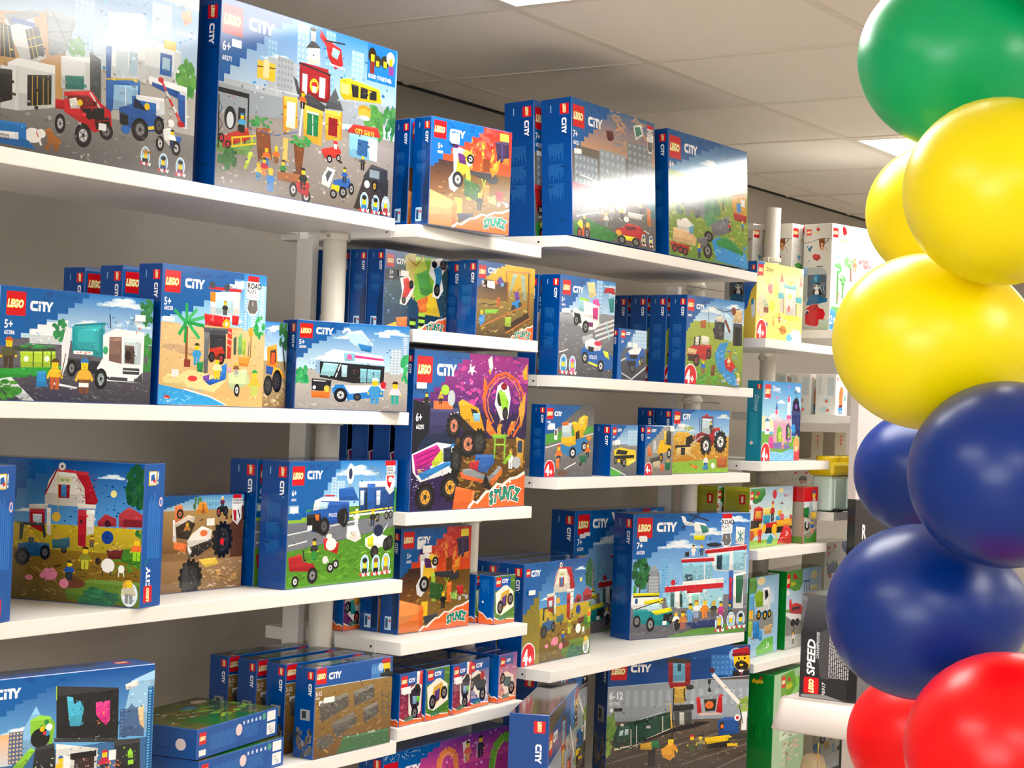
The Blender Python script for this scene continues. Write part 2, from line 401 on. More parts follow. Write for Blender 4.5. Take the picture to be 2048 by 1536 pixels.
        P([(-.04, .75), (.04, .75), (.04, .765), (-.04, .765)], '6a3208')
        P([(-.155, .84), (-.15, .93), (-.08, 1), (.08, 1), (.15, .93), (.155, .84), (.12, .88), (-.12, .88)], hair)
    def bust(s, x, y, h, torso, hair, tagged=True):
        """round portrait sticker of a toy figure with a scribbled name under it"""
        s.ell('ffffff', x, y-h*.55, h*s.asp*.36, h*.52, 16); s.ell('8fc0e6', x, y-h*.55, h*s.asp*.31, h*.47, 16)
        k = h*s.asp
        s.poly([(x-.28*k, y-.1*h), (x+.28*k, y-.1*h), (x+.18*k, y-.42*h), (x-.18*k, y-.42*h)], torso)
        s.rect('f9cf1e', x-.15*k, y-.74*h, x+.15*k, y-.40*h); s.ell(hair, x, y-.78*h, .2*k, .13*h, 10)
        for u in (-.06, .06): s.ell('222', x+u*k, y-.6*h, .022*k, None, 6)
        if tagged:
            for i in range(4):
                s.line('fff' if i % 2 else 'd23a44', .09*k, [(x+(-.4+.2*i)*k, y-.16*h), (x+(-.25+.2*i)*k, y-.02*h), (x+(-.2+.2*i)*k, y-.2*h)])
    def four(s, x=8, y=91, r=9):
        s.ell('ffffff', x, y, r*1.1); s.ell('d8141f', x, y, r); s.rect('d8141f', x-r, y, x+r, y+r/s.asp+2)
        h = r*1.1/s.asp; s.text('ffffff', x-r*.72, y-h*.45, h, '4', .06); s.text('ffffff', x+r*.16, y-h*.02, h*.55, '+', .08)
    def stuntz(s, x0, y0):
        """torn orange corner with the green lettering; x0 = where the tear meets the bottom edge"""
        k = (100-x0)/100; e = [(0, 100), (.08, 96), (.14, 97), (.3, 89.5), (.38, 89), (.5, 84), (.6, 84.5), (.74, 80), (.86, 79), (1.02, 75)]
        e = [(x0+a*(100-x0), b+(y0-75)*(a)) for a, b in e]
        s.poly([(a-1.4, b-1.6) for a, b in e]+[(101, 101), (x0-2, 101)], 'f5ebe0'); s.poly(e+[(101, 101), (x0, 101)], 'f0672c')
        y = y0+7
        for off, c in ((.11, 'ffffff'), (.055, '0c3d38'), (0.0, '18a080')):
            for i, ch in enumerate('STUNTZ'):
                s.text(c, 99-32+i*4.7, y+3.6-i*.55+(i-2.5)**2*.3, 7.6, ch, off+.02, .15, rot=(-12, 4, -4, 5, -3, 12)[i], sx=.82)
        return
    def jag(s, x1, y1, st=9, c='0052a2'):
        """stepped blue corner of the carton"""
        pts = [(0, 0), (x1, 0)]; x, y = x1, 0.0; r = random.Random(int(x1*7+y1))
        while y < y1-.1:
            y = min(y1, y+y1/st*r.uniform(.7, 1.3)); pts.append((x, y)); x = max(x1*.02, x-(x1/st)*r.uniform(.6, 1.4)*(1 if y < y1 else 9)); pts.append((x, y))
        pts.append((0, y1)); s.poly(pts, c)
        for _ in range(5):
            a, b = r.uniform(.3, .8)*x1, r.uniform(.0, .15)*y1; s.rect('0a4f94', a, b, a+x1*.08, b+y1*.05)
    def head(s, age, num, lw=11, x=4, y=4.5, jx=62, jy=48, ny=None, blue='0052a2'):
        s.jag(jx, jy, c=blue); s.lego(x, y, lw); s.city(x+lw*1.32, y+lw*.2/s.asp, lw*1.35)
        if age:
            yy = ny or y+lw*1.45/s.asp; h = lw*.42/s.asp
            s.text('ffffff', x-.5, yy, h, age, .02); s.rect('9fc3e2', x-.5, yy+h*1.3, x+lw*1.25, yy+h*1.36)
            if num: s.text('ffffff', x-.5, yy+h*1.6, h*.55, num, .01)
    def roadplate(s, x, y, w, plural=False):
        h = w/s.asp
        s.rect('d8121e', x, y, x+w*.82, y+h*.28); s.rect('ffffff', x-w*.05, y+h*.28, x+w*.87, y+h*1.15); s.text('222', x, y+h*.36, h*.27, 'ROAD', .03, sx=.95)
        s.text('222', x, y+h*.69, h*.19, 'PLATES' if plural else 'PLATE', .01, sx=.85); s.text('222', x+w*.05, y+h*.95, h*.12, 'INCLUDED', .0, sx=.8)
        s.poly([(x-w*.02, y+h*1.7), (x+w*.08, y+h*1.18), (x+w*.74, y+h*1.18), (x+w*.84, y+h*1.7), (x+w*.6, y+h*2), (x+w*.2, y+h*2)], 'ffffff')
        s.poly([(x+w*.02, y+h*1.66), (x+w*.12, y+h*1.2), (x+w*.7, y+h*1.2), (x+w*.8, y+h*1.66), (x+w*.6, y+h*1.9), (x+w*.2, y+h*1.9)], '6d6a69')
        s.rect('ffffff', x+w*.38, y+h*1.3, x+w*.42, y+h*1.5)
    def spine(s, blue='00428c', logo='city', light='2468aa', dark='083a72', code=1):
        s.rect(blue, 0, 0, 100, 100)
        w = 30; s.lego(93, 3.5, w, 90) if 0 else None
        # logo and series name printed sideways, reading downwards
        lw = min(34, 34*s.H/s.W*.18); lw = 30
        s.lego(92, 4, lw, 90)
        if logo == 'city': s.city(84, 4+lw*1.35/s.asp, lw*1.55, 90)
        elif logo: s.text('cfe6ea', 86, 4+lw*1.3/s.asp, lw*.75/s.asp, logo, .01, .2, rot=90)
        s.rect('9cc4e8', 30, 4.5, 33, 4.5+lw*.7/s.asp)
        if code:
            for y, n in ((33, 15), (48, 17), (62, 14)) if code == 1 else ((31, 15), (43, 17)):
                for i in range(n): s.rect(light, 22+i*(52/n), y, 22+(i+.55)*(52/n), y+(6+2.4*((i*7) % 3)+(2 if i % 4 else 0))*(1 if code == 1 else .8))
        for x, y in ((64, 49), (20, 63), (58, 88), (75, 26)): s.rect(dark, x, y, x+18, y+1.5)

def layers(art):
    """ink overlaps ink: every shape lies just above what it covers"""
    bb = {}
    for n, p in art.polys:
        xs = [q[0] for q in p]; ys = [q[1] for q in p]; b = bb.get(n)
        c = (min(xs), min(ys), max(xs), max(ys)); bb[n] = c if not b else (min(b[0], c[0]), min(b[1], c[1]), max(b[2], c[2]), max(b[3], c[3]))
    ks = sorted(bb); A = np.array([bb[k] for k in ks]); L = np.zeros(len(ks), int)
    for i in range(1, len(ks)):
        a = A[i]; m = (A[:i, 0] < a[2]) & (A[:i, 2] > a[0]) & (A[:i, 1] < a[3]) & (A[:i, 3] > a[1])
        if m.any(): L[i] = L[:i][m].max()+1
    return dict(zip(ks, L.tolist()))

def carton(name, W, H, D, front, left=None, right=None, top=None, base='00428c', bev=0.0012, m=None, back=None):
    """a folded carton; printing lies on its faces.  Local x = width, y = depth (0 = front), z up"""
    V, F, Cc = [], [], []
    def quad(pts, c):
        i = len(V); V.extend(pts); F.append(tuple(range(i, i+len(pts)))); Cc.append([c]*len(pts))
    b = bev; c0 = hexc(base); edge = tuple(min(1, x*1.3+.05) for x in c0)
    X, Y, Zs = (0, W), (0, D), (0, H)
    quad([(b, 0, b), (W-b, 0, b), (W-b, 0, H-b), (b, 0, H-b)], c0)
    quad([(W-b, D, b), (b, D, b), (b, D, H-b), (W-b, D, H-b)], c0)
    quad([(0, D-b, b), (0, b, b), (0, b, H-b), (0, D-b, H-b)], c0)
    quad([(W, b, b), (W, D-b, b), (W, D-b, H-b), (W, b, H-b)], c0)
    quad([(b, b, H), (W-b, b, H), (W-b, D-b, H), (b, D-b, H)], c0)
    quad([(b, D-b, 0), (W-b, D-b, 0), (W-b, b, 0), (b, b, 0)], c0)
    for x, xi in ((0, b), (W, W-b)):
        for y, yi in ((0, b), (D, D-b)):
            q = [(xi, y, b), (x, yi, b), (x, yi, H-b), (xi, y, H-b)]
            if (x == 0) == (y == 0): q = q[::-1]
            quad(q, edge)
            for z, zi in ((0, b), (H, H-b)):
                q = [(xi, y, zi), (x, yi, zi), (xi, yi, z)]
                if ((x == 0) == (y == 0)) != (z == 0): q = q[::-1]
                quad(q, edge)
        for z, zi in ((0, b), (H, H-b)):
            q = [(x, b, zi), (x, D-b, zi), (xi, D-b, z), (xi, b, z)]
            if (x == 0) == (z == H): q = q[::-1]
            quad(q, edge)
    for y, yi in ((0, b), (D, D-b)):
        for z, zi in ((0, b), (H, H-b)):
            q = [(b, y, zi), (W-b, y, zi), (W-b, yi, z), (b, yi, z)]
            if (y == 0) == (z == 0): q = q[::-1]
            quad(q, edge)
    # tuck flap seam on the top and the slit on the sides
    E = 1.2e-5
    for art, fn in ((front, lambda u, v, k: (b+(W-2*b)*u, -k, H-b-(H-2*b)*v)), (left, lambda u, v, k: (-k, D-b-(D-2*b)*u, H-b-(H-2*b)*v)),
                    (right, lambda u, v, k: (W+k, b+(D-2*b)*u, H-b-(H-2*b)*v)), (top, lambda u, v, k: (b+(W-2*b)*u, D-b-(D-2*b)*v, H+k))):
        if not art: continue
        lay = layers(art)
        for n, p in art.polys:
            i = len(V); k = 4e-5+lay[n]*E
            V.extend(fn(q[0]/100, q[1]/100, k) for q in p); F.append(tuple(range(i, i+len(p)))[::-1]); Cc.append([q[2:] for q in p][::-1])
    me = bpy.data.meshes.new(name); me.from_pydata(V, [], F)
    at = me.color_attributes.new('print', 'FLOAT_COLOR', 'CORNER')
    flat = [x for f in Cc for c in f for x in (c[0], c[1], c[2], 1.0)]
    at.data.foreach_set('color', flat); me.update()
    me.materials.append(m or PRINT)
    return me

# the pictures printed on the cartons, as shapes in percent of each face
ART_TEXT = """
@police
bg b9b4ad
g 3f8fd0 d8e6ee 0 10.9 100 53.2
b 9cc2e0 c4dcec 45.5 18.5 53.7 46.1 4 9
b a8cbe4 cfe2ef 78.5 13.1 87.5 31.2 4 7
p c89a5a -9.7,45.5 35.9,32.4 42.8,48.3 41.6,81.9 -8.2,90.6
s d8b47a b07a3c -9.1 40 37.3 72.4 60 .9 .8
g 8d8a86 605d5c 0 76.3 100 100
s 9a9794 6c6a69 -2.2 81.4 99.2 109.8 90 1 .4
p e9ecec 18.6,41.2 28.2,34 35.1,54.3 26.8,61.4
p 8f979c 18.5,39 28.9,33.5 32.1,35 20.9,43.7
r 2a66b4 21.2 39.4 30.3 41.7
p 2c2a26 26.6,43.8 31.5,40.4 34.6,52.6 29.3,56.9
l e2c64a .3 27.7,43.4 30.5,55.9
l e2c64a .3 29.2,42.5 32,54.8
l e2c64a .3 27.3,48.2 33,44.6
l e2c64a .3 28,51.7 33.7,48.3
p 9aa2a8 34.3,30.6 46.7,32.7 42.5,50.7 36.2,52.6
l 6a7075 .3 36.7,31.7 44.4,48.7
l 6a7075 .3 35.4,42 45.3,38.9
p eef0ef 17.8,63 24.4,57.4 25.2,81.8 18.5,82.1
p e4e6e4 24.4,57.4 38.7,57.1 39.4,76.8 25.2,81.8
p 23211f 28.1,64.3 37.5,61.9 37.8,75.8 28.5,78.8
l c9a13a .3 30,64.2 30.4,78.1
l c9a13a .3 31.9,63.7 32.4,77.6
l c9a13a .3 34.2,63.1 34.7,77
l c9a13a .3 36.1,62.5 36.6,76.5
p 1d1b1a 17.2,43.1 20.9,43.7 23.3,57.8 17.7,58.5
l d8b83a .3 18.3,43.6 19.2,58.5
l d8b83a .3 19.8,44.1 21.4,57.9
p 1f1d1c 16.4,64.3 22.3,63.6 22.8,77.3 16.9,80.6
p 8a6d48 -8.9,68 16.4,63.4 17.1,84.3 -8.2,90.6
b 7f868c e6c84a -7.3 44 8.7 65.1 3 3
p eceeee 40.9,51.7 52.6,49.2 53.2,64.6 41.5,66.8
p 2e7f74 42.8,60.5 50.5,58.7 50.7,65.2 43.1,66.9
p 4f5558 52.5,46.4 57.2,48.9 58,70.1 53.4,71.3
s 2e3234 8a9094 53.2 46.6 57.4 70.2 24 .9 .4
p f4f6f7 59.8,24.6 74.8,20.7 76.9,53.2 59.6,57
p 2c66b0 59.1,41.5 61.6,40.9 62.7,72.8 60.2,73.5
p f8fafb 61.6,41.7 72.8,38.9 73.4,53.7 61.7,56.4
r cfe0ea 63.6 41.9 68.7 54.1
r b8d2e4 69.2 41 72.9 52.8
p 2a6cbc 59.7,58 74.3,54.4 74.8,69.3 60.2,72.5
p 9cc8e8 63.1,59.5 73.5,57.2 73.9,69.1 63.1,71.6
l eef4f8 .4 68.1,58.6 68.5,70.2
l d8b93c .5 59.6,57.5 76.5,53.6
p f2f4f5 72.2,22.6 75.8,22.4 77,55.2 73.4,54.2
p e8edf0 75.7,31.5 92.2,34.7 92.8,50.9 76.4,53.4
r 2c66b0 82.9 37.7 88.3 48.8
r a9cbe2 83.9 39.7 87.4 45.7
r f2c840 84.3 30.6 89.8 35.1
f 6fae52 3f8a3c 95.5 48.1 4.2 9.2 60
f 7fb862 549a4c 46.8 45.2 3.2 5.7 20
p f0f3f5 78.1,50.9 95.7,52.2 96.5,73.7 93.2,73.5 92.5,56.2 78.3,54.9
p 2158a8 79.6,53.5 92.5,55.3 92.6,59.2 79.7,55.5
p 2158a8 91.6,56.4 94.9,56.6 95.5,72.9 92.7,72.6
l e8e8e8 .9 83.6,51.4 93.6,71.3
l d83a3c .9 84.3,52.7 86,56.3
l d83a3c .9 87.8,59.9 89.6,63.6
l d83a3c .9 91,66.3 93.1,70.4
o d3262c 83.6 51.6 1.3 1.4
o c01f28 93.6 71.8 1.7 1.6
p c81a22 39.3,72.6 42.8,72.1 43,76.8 39.4,77.3
p d8222a 42.7,68.3 53.6,65 58,70.1 62.3,73 63,80.6 55.6,84.9 48,80.4 43,77.8
p 7a1014 44,69.9 52.5,67.5 56.8,71.9 45.4,75.8
p f0e6dc 44.8,71.1 47.6,69.9 49.4,74.7 45.5,75.7
l e8e0dc .6 53.2,66 57.7,72.7
p 1a1a1c 49.4,74.7 59.3,71.8 59.5,76.6 52.9,79.2
p 2a0c0e 55.3,77.6 62,76 62.2,80.8 56.3,83.2
l 8a1a1e .4 55.8,79.5 62.1,77.4
o f6c91b 49.3 71.9 1.1 1.5
w c8c8c8 41.6 83.8 2.1 4.7
w c8c8c8 51.1 87.3 3.4 5.9
w 777777 60.6 83.2 2.9 4.1
r f0eeea 57.3 79.7 60.5 83.1
p 2458a4 65.7,70.1 71.2,66.8 80.1,68.5 85.7,71.2 81.4,78.3 74.3,80 66.4,77.9
p 2d6fc0 71,62.8 81.7,61 85,64.2 80.2,70.5 71.2,67.7
p eef1f4 72.8,61.9 85.3,60.6 86,68.6 82,70.1 81.8,64 72.9,64.3
p 1b2c48 71.8,63.6 73.7,64.1 78.4,68.9 71.7,68.6
p 202226 66.2,72 69.7,73.1 69.9,79 66.4,77.9
o f6c91b 77.8 66.6 1.2 1.8
l f0d040 1.1 78.2,77.5 81.8,76.2
w 888888 75.1 78.8 3.7 5.8
w 555555 83.5 74.8 2.3 4.5
o 2d6fc0 68.9 80.2 1.9 2.2
p eeeeee 85.4,76.3 88.6,74.6 91.5,79 88.9,84.7 86,81.3
p 2a5fb0 88.7,78.6 94.3,78.4 92.6,83.9 88.9,84.7
o f4f4f4 88.9 72.4 1.6 2
m fff 335 333 89.7 84.5 9.1
w ddd 84.3 83.7 1.8 4
w ddd 91.7 84.6 2 3.7
o f4f1ea 31.3 91.9 3.2 3.5
o f4f1ea 34.4 90.3 1.7 2.1
l d23a44 .4 32.4,89.8 33.3,92.4
l f4f1ea .8 28.7,93.5 28.4,96.3
l f4f1ea .8 33.7,93.3 34.5,95.9
p a8672c 35.8,88.1 37.8,86.7 39.5,90 41.9,91.4 41.3,97.2 39.7,97.6 38.4,93.1 37.4,98.1 35.9,97.5 36.8,91.6
p 1272c0 17.2,87.9 28.4,87 28.7,94.4 32.7,98.2 17.5,98.3
p f5f5f5 18.1,92.7 25.6,91.9 25.7,95.1 18.2,95.9
t 222222 18.5 93.3 1.3 batteries
t 222222 18.5 94.9 1.3 included
p e88a2a 91.4,14.3 96.1,11.8 97.2,17.6 93.6,20.9
t ffffff 88.8 9.6 2 LIGHT & SOUND
t ffffff 89.9 24 2 CODE BRICK
B 222 b8863a 78 96.2 9
B 1c3a6a 222 86.2 98 9.1
B 8a2a5a 222 94.1 98.5 9.2
@square
bg 9a928c
g 2f86cc c9dbe6 0 0 100 54.4
b 86b4da a9cbe6 24.3 15.1 29.6 39.1 3 8
b 9cc2df c2dae9 40.2 .9 46.8 34.5 3 10
b 8fbce0 b4d3ea 71.7 7.3 79 33 3 8
b 7fb0dc a4c9e6 56.1 .6 61.9 34.9 3 10
c 31.7 24.6 12.8
r b2b7bb 24.7 24.5 40.7 43.1
b a8aeb4 8e979f 29.9 22.9 38.6 43.8 5 6
g a39a96 84796f 0 58.9 100 100
p 9aa3ab -1.4,43.8 41.2,42.1 100,34 100.5,46.1 41.8,55.4 -0.6,61.5
p b6bcc2 -1.5,42.7 41.2,41 41.3,44.3 -1.2,47.9
s a8a09a 8a827c 1 68.1 97.8 105.8 80 1.3 .4
p 7aa65a -1,75.2 21,71.3 15.2,81.1 .3,82.2
f 3a7a3a 5a9a4a 86.4 47 6.2 10.6 40
f 2e6f3a 4d9050 96.5 44.6 3.9 9.6 26
f 2c6636 4a8444 5.4 85.3 4.9 6.3 30
J 37 44.8
L .8 3.2 10.2
C 14.1 6.4 13.5
t fff 1.2 22.9 5 6+
t fff 1.3 30.5 2.5 60271
r ffffff 5.8 20.7 10.7 24.8
r 1d1d20 -0.6 47.8 15.2 50.4
l 222326 .6 .4,51.7 1,80
l 222326 .7 15.3,47.8 15.6,66
l 44474c .3 .5,54.8 2.2,58.6 .4,63.3 2.6,67 .8,71.6 3,75.3
s e6b33a d6453a 2 50.4 16.9 52.4 9 .4 .5
p c23a2c 1.9,73.5 15.6,66 16.9,72.2 3.2,79.5
l f0cf2a .6 7.3,73.3 19.9,69.4
l f0cf2a .6 7.5,78 20.1,73.6
l f0cf2a .6 7.8,73.2 8,77.9
l f0cf2a .6 12.3,72.2 12.5,76.9
l f0cf2a .6 17.8,70 18,74.6
o 2a2c30 6.4 62.9 3 6.3
o d8dce0 6.4 64 1.8 4.4
r 2a2c30 10.4 56.2 13.9 68.9
m 4ca8d8 222 2a7fc0 12.5 69.4 10.6
w e22 2.4 74.4 1.4 2.6
w e22 5.8 77.3 1.4 2.3
r f2c13a 19.3 28 28.7 37.8
l 333 .4 19.2,31.5 28.7,30.5
r e8d8a0 22.4 26.9 25.5 36.7
o f0c020 27.3 34.7 1.5 1.7
p 8e1a22 41.7,22.8 59.3,24.7 60,41.8 42.5,41.8
r a2222a 43 22.6 58.3 38.4
r f4f2ee 43.7 28.7 46.4 39.9
r f4f2ee 53.3 28.2 56.7 39.6
l 2a2a2e .6 41.5,23.4 59.7,25.5
l 2a2a2e .4 42.3,41.8 60.4,41.7
o f4c430 50.4 34 2.5 4.1
p f1ead6 46.1,13 52.9,11.5 53.4,21.7 46.5,22.6
o ffffff 49.4 16.9 2.3 2.5
o 444 49.4 16.9 .5 .5
p 4a4c50 45,13.9 48.8,8.2 53.5,11.9
r b8bcc0 47.5 2.4 50.4 9.2
o 3a3c40 48.7 2.5 1.8 1.1
l 3a3c40 .4 48.7,1.3 48.6,-2.1
p f2b53a 33.6,44.1 41.2,43.2 42,59.9 34.4,62.7
r f8ecd0 35.7 46.3 40.6 60.7
o f4f2ee 38.1 51.9 2 5.5
l d8862a .7 33.6,44.1 34.5,63.8
p 4a4c50 38.5,31.6 40.8,33.2 43.4,41.5 41.2,41
p f2b53a 44.7,45.7 56.1,45.1 55.8,66.9 45.6,65.8
r 1d7a48 47.2 50 53.6 62.3
l f4f2ee .4 50.2,50.5 50.7,62.3
r f4f2ee 46.6 48.9 53.7 50
p f2b53a 57.3,45.9 67.2,44.6 67.3,60.9 58,63
r 8e1a22 59.4 49.4 64.7 59.7
p 55585e 56.7,45 62.6,31.9 67.8,43.9
l d8862a .8 66.9,44.7 67.1,60.9
p 44464c 41.2,43.2 47.8,39.2 57.2,43.7 56.7,47.2 44.7,45.7
l eceff2 .9 44.6,43.5 43.3,64
l b8bcc0 .4 42.8,48.4 44.8,48.5
l b8bcc0 .4 42.7,55.2 44.7,55.4
m f2642c 222 a33a1c 44.3 48.6 10
m c22a2c eee a33 50.6 37.9 9
p c22a2c 53.1,1.1 56.7,5.7 65.2,9 66.7,17.9 62.1,21.5 57.8,15.8 56.3,9.3 52.7,5.8
l 2a2c30 .6 55.6,6.6 67.4,5.4
p 9fd0d8 60.4,9.2 64.6,10.3 63.1,15.5 59.5,14.2
l d8dce0 .6 58.5,19.1 68,19.9
p f0be1a 65.3,25.9 70.6,24.1 89.3,25.9 90.9,33.9 67.5,37 65.6,34.5
p 22242a 71.9,27 87.5,27.6 87.7,32.9 72.9,34.4
r f0be1a 76.4 26.3 77.6 33.9
r f0be1a 81.9 26.6 83.2 33.6
r f8e27a 66.1 28 70.9 33.8
l a8adb2 .6 64,38.5 91,34.5
l c4c8cc .4 92,27.6 97.4,34.7
l c4c8cc .3 74.7,35.7 74.9,39.2
p c6392e 70.9,54.2 74.1,50 89,48.8 91.1,54.3 70.9,55.4
p 88c4e2 71.9,55.7 89.2,54.7 88.5,69.2 72.2,69.1
r 2a5c94 77.1 58 83.2 67.4
p f4f2ee 83,56.2 89.3,55.9 89.2,69.1 84.7,68.8
o c98c1e 80.5 40.1 3.9 2.6
o e2a73a 80.6 42.3 3.9 3.1
o d8d8d0 80.7 44.8 3.4 1.4
t f2e04a 75.4 52 2.6 CITY GRILLE
p 8b5030 19.7,65.1 26.9,63.4 28.8,80.5 21.5,82
f 2f8a4a 55aa5a 19 61.5 3.6 2.7 14
f 2f8a4a 55aa5a 25.2 61 3.1 2.2 12
p 7d4526 40.1,67 46.7,65.5 45.2,83.8 48.7,86.4 38.8,88.3 41.9,83.3
f 2f8a4a 55aa5a 43.4 66.8 6.1 3.1 22
l 3a6ab0 .3 19.7,66.2 30.3,67 42.1,62.1
s e83a3a f2c92a 20.8 63.7 39.9 68.1 9 .5 .8
m e2732a 3a7ac0 a33 25.8 84.4 10.8
m 3a8a3a 222 5a3a1c 35 89.1 9.8
m e2732a 8a5a2a e9c63a 31 82.2 9.8
m f2c13a 3a8ac8 c9a13a 21.9 92.7 9.6
m 2a7fd0 2a7fd0 e9c63a 28.5 98 12.9
m c23 d84 333 24.9 89.9 9.7
r f2c26a 34.3 66.9 37 79
p c9e24a 14,88.3 16.7,78.7 18.7,78.8 15.6,88.6
p a8602c 32.2,86.3 47.5,85.5 46.7,91.3 32.4,90.7
s 6e4020 c98a4a 32.9 85.4 47.1 92 12 .8 .5
w ddd 41 94.6 2.2 4.2
w ddd 48.3 97.2 2.5 3.9
p c2262c 42.2,91 47.5,85.5 50,90.7 49.2,97.6 43.5,95.2
m 222 222 222 46.2 93.6 12.2
p d0382e 55.9,68.6 65.1,64.8 67.6,67.8 65.4,71.7 57.3,73.4
w ddd 60.8 73.2 1.6 2.3
w ddd 66 71.6 1.4 2.1
m c23 eee 876 64 66.8 6.9
p f4f4f2 57.1,83.7 59.8,78 64.5,78.8 61.4,89.7 56.7,88.3
p 55585c 58.8,82.8 60.4,79.6 62.8,80.3 60.1,86.5
p 2a62b0 63.6,84.7 73,81.7 74.4,87.3 63.8,90.4
r f0c81a 62.6 87.3 67.3 90.7
w aaa 63.9 92.7 2.1 2.7
w aaa 69.5 90.7 2.4 3.4
w aaa 74.4 87.9 1.7 3.5
m 2a5fb0 234 222 70.1 85.2 9.2
p 3b3638 82.6,76.4 97.2,78.3 96.8,100.5 76.1,98.6
p 37393e 81.4,78.9 86.1,70.9 96.3,72.4 96.8,84.3 81.7,84.8
r 8a9aa4 85.1 74.1 91.3 78.8
w d8a82a 88.5 83.5 1.8 3.5
o d8dcde 83.8 83.2 1.7 2.3
m 444 222 2a7fc0 80.7 75.6 9.3
B 2a7fc0 222 82.5 99.9 11.1
B 3a8ac8 222 89.5 99.9 10.6
B a33 eee 95.9 99.5 10.7
r 1272c0 81.3 -0.2 99 22
o 2a1c14 84.1 6.9 2.5 4.8
o 2a2a2a 87.4 9.6 2.5 3.6
o 2a2a2a 92.1 8.8 2.6 3.8
o d8d8d0 95.6 5.9 2.6 4.1
r f9cf1e 83.3 6.2 85.5 10.4
r f9cf1e 86.6 9.3 88.5 12.5
r f9cf1e 91.3 8.4 93.3 12
r f9cf1e 94.8 5.9 97 10.1
r 7a3a8a 94.6 10.1 97.9 15.5
r 7a2a2a 82.8 10.5 85.7 17.6
t ffffff 82.2 18 2.2 BUILD TOGETHER
@arena
bg 6e4e1e
g c22a2c d84a1e 0 0 100 43.1
s e8584a a81a22 46.3 -5.1 96 29.2 40 4.5 2.7
s f2a83a e2502a 47.7 14.3 79.3 48.6 40 1.8 2.7
g 6a4a1c 8a6a30 0 43.6 100 100
g 3a2a2a 7a4a1a 0 38.2 28.6 70.5
s b98a3c 4a3418 4 58 100.7 101 80 2.7 .9
s fff ffd0d0 41.5 -2.6 91.2 19 12 .6 .5
p 3a2a4a 78,11.9 96.1,9.2 97.5,29.1 82.9,31.3
r f0d84a 84.5 2.8 95.8 10
p e8732c 90.5,26.5 97.3,25.4 97.8,32.7 88.6,32.2
l 3a3a3a 1 81.5,13.2 81.9,33.2
l 5a4a8a 1.1 87.2,12.4 88.4,28.6
J 63.4 45.6
r ffffff 21.8 11.5 32.1 20
L 2.5 2.4 14.9
C 21.8 8 18.7
t fff 8.2 23.4 4.8 5+
t fff 7.6 30.2 2.4 60293
p ffffff 26.4,23.4 35.5,23.8 51.9,28.6 50.3,38 39.4,45.1 36,60.2 29.7,66.6 23.8,63.8 22,55 28.2,46.8 27.3,36
p f2c230 31.9,35.3 42.4,24.6 51.9,28.6 43.4,37.2 48.4,43.7 39.7,48.7 33.8,60.5 29.3,61.2
p 5a2a6a 31.3,28.1 40.6,30.3 43.5,39 34.4,38.6
p f2eee8 26.5,25.2 35.7,25.6 31.6,31.7 25.8,30.8
o 5a2a6a 29.1 23.3 4.1 2.2
w c8c8c8 33.3 54.2 6.7 7.6
w c8c8c8 48.1 32.9 4.5 4.7
l 333 1 39.6,32.3 49.9,32.6
p a8c83a 42.8,44.6 48.4,43.7 50.6,72.5 44.8,71.6
p 2f5a2a 41.1,52.1 60.8,56.4 62,72.6 42.3,68.3
s b8d83a 2a3a1a 42.9 46.8 63.2 72 18 1.1 .7
l 9ab83a 1 59.8,43.8 73.1,69.1
l 9ab83a 1 71.1,42.1 61.6,67.2
r 7a3a18 63.9 29.9 72.9 42.5
p 3a3a3e 47.3,43.9 80.3,42.6 83.1,49.5 67.1,50 48.7,47.3
o 3a3a3e 76.2 48.7 8.1 4.3
p e8732c 66.3,54.7 73.2,54.6 72.4,74.7 66.6,73.7
p f28a2a 73.2,40 86,27.1 83.5,40.3 76,46.9
p f2b03a 75.4,37.9 81.6,29.6 81.1,38.8
p c22a34 80.3,59 90.6,59.3 91.3,68.2 83.3,67.6
l cfd4d8 1 89,68.6 98.3,70.8
o b8bcc0 85.8 71.8 2.3 2.2
o b8bcc0 96.1 71.2 2.3 2.2
r f0c020 30.6 71.3 39.6 85.6
p f2823a .2,67.3 32.6,75.2 29.9,99.2 .4,99
p f79a52 .3,68.2 31.5,75.9 30.2,79.2 11,89.3 .9,90.8
p e86a24 28.1,75.9 33.9,76.8 33.1,96.9 27.4,96.8
p 3a3f4a 34.5,85.8 53.7,83.8 53.9,86.5 36.4,94.6
s 5a6a8a 2a2f3a 36 85.8 52.8 91.2 14 .8 .4
m 222 222 c9a13a 61.4 80 17.1
f b8e07a 6aa83a 77.6 68.5 5.6 5.4 14
S 30 76
@fire
bg 6e6860
g 3f6f9e c89a78 0 0 100 34
s d8a070 8a8a92 40.5 -0.9 96.8 27.9 30 5.9 1.4
b 8d98a4 b4bcc4 2.6 40.4 29.5 73.1 6 6
b 9aa4ac b8c0c6 31.2 32 62.8 57.2 5 4
b 7e868e a4acb4 65 20.2 95.9 51.9 5 6
g 77736f 57524f 0 68.6 100 100
s 8a8682 5a5654 1.9 69.9 98.7 101.8 60 2.7 .5
p 2f7a34 .7,90.5 18.6,85.9 54.8,94.1 43.9,99.7 1.5,99.8
s 4f9a44 2a6a2c 3.3 88.3 50 99.2 50 1.7 .4
l d8d8d0 .7 3.6,86 33.5,79
l d8d8d0 .6 53.9,80.2 57.5,82.3
l d8d8d0 .7 84.7,85.9 92,87.8
J 43.8 37.7
L 1.2 4.6 12.9
C 18.5 10.3 16.6
t fff 1.4 23.7 4.9 7+
t fff 1.7 31 2.8 60321
r ffffff 2.5 36.8 8.1 40.4
p b01e22 -0.4,62.2 21.2,61.5 24.3,74.8 2.2,82.2
r 3a3c44 5.5 65.1 8.7 73.2
r c8d4da 8.7 65.7 15.1 71.2
p b01e22 20.3,64.4 43.3,59.3 44,69.1 22.3,76.5
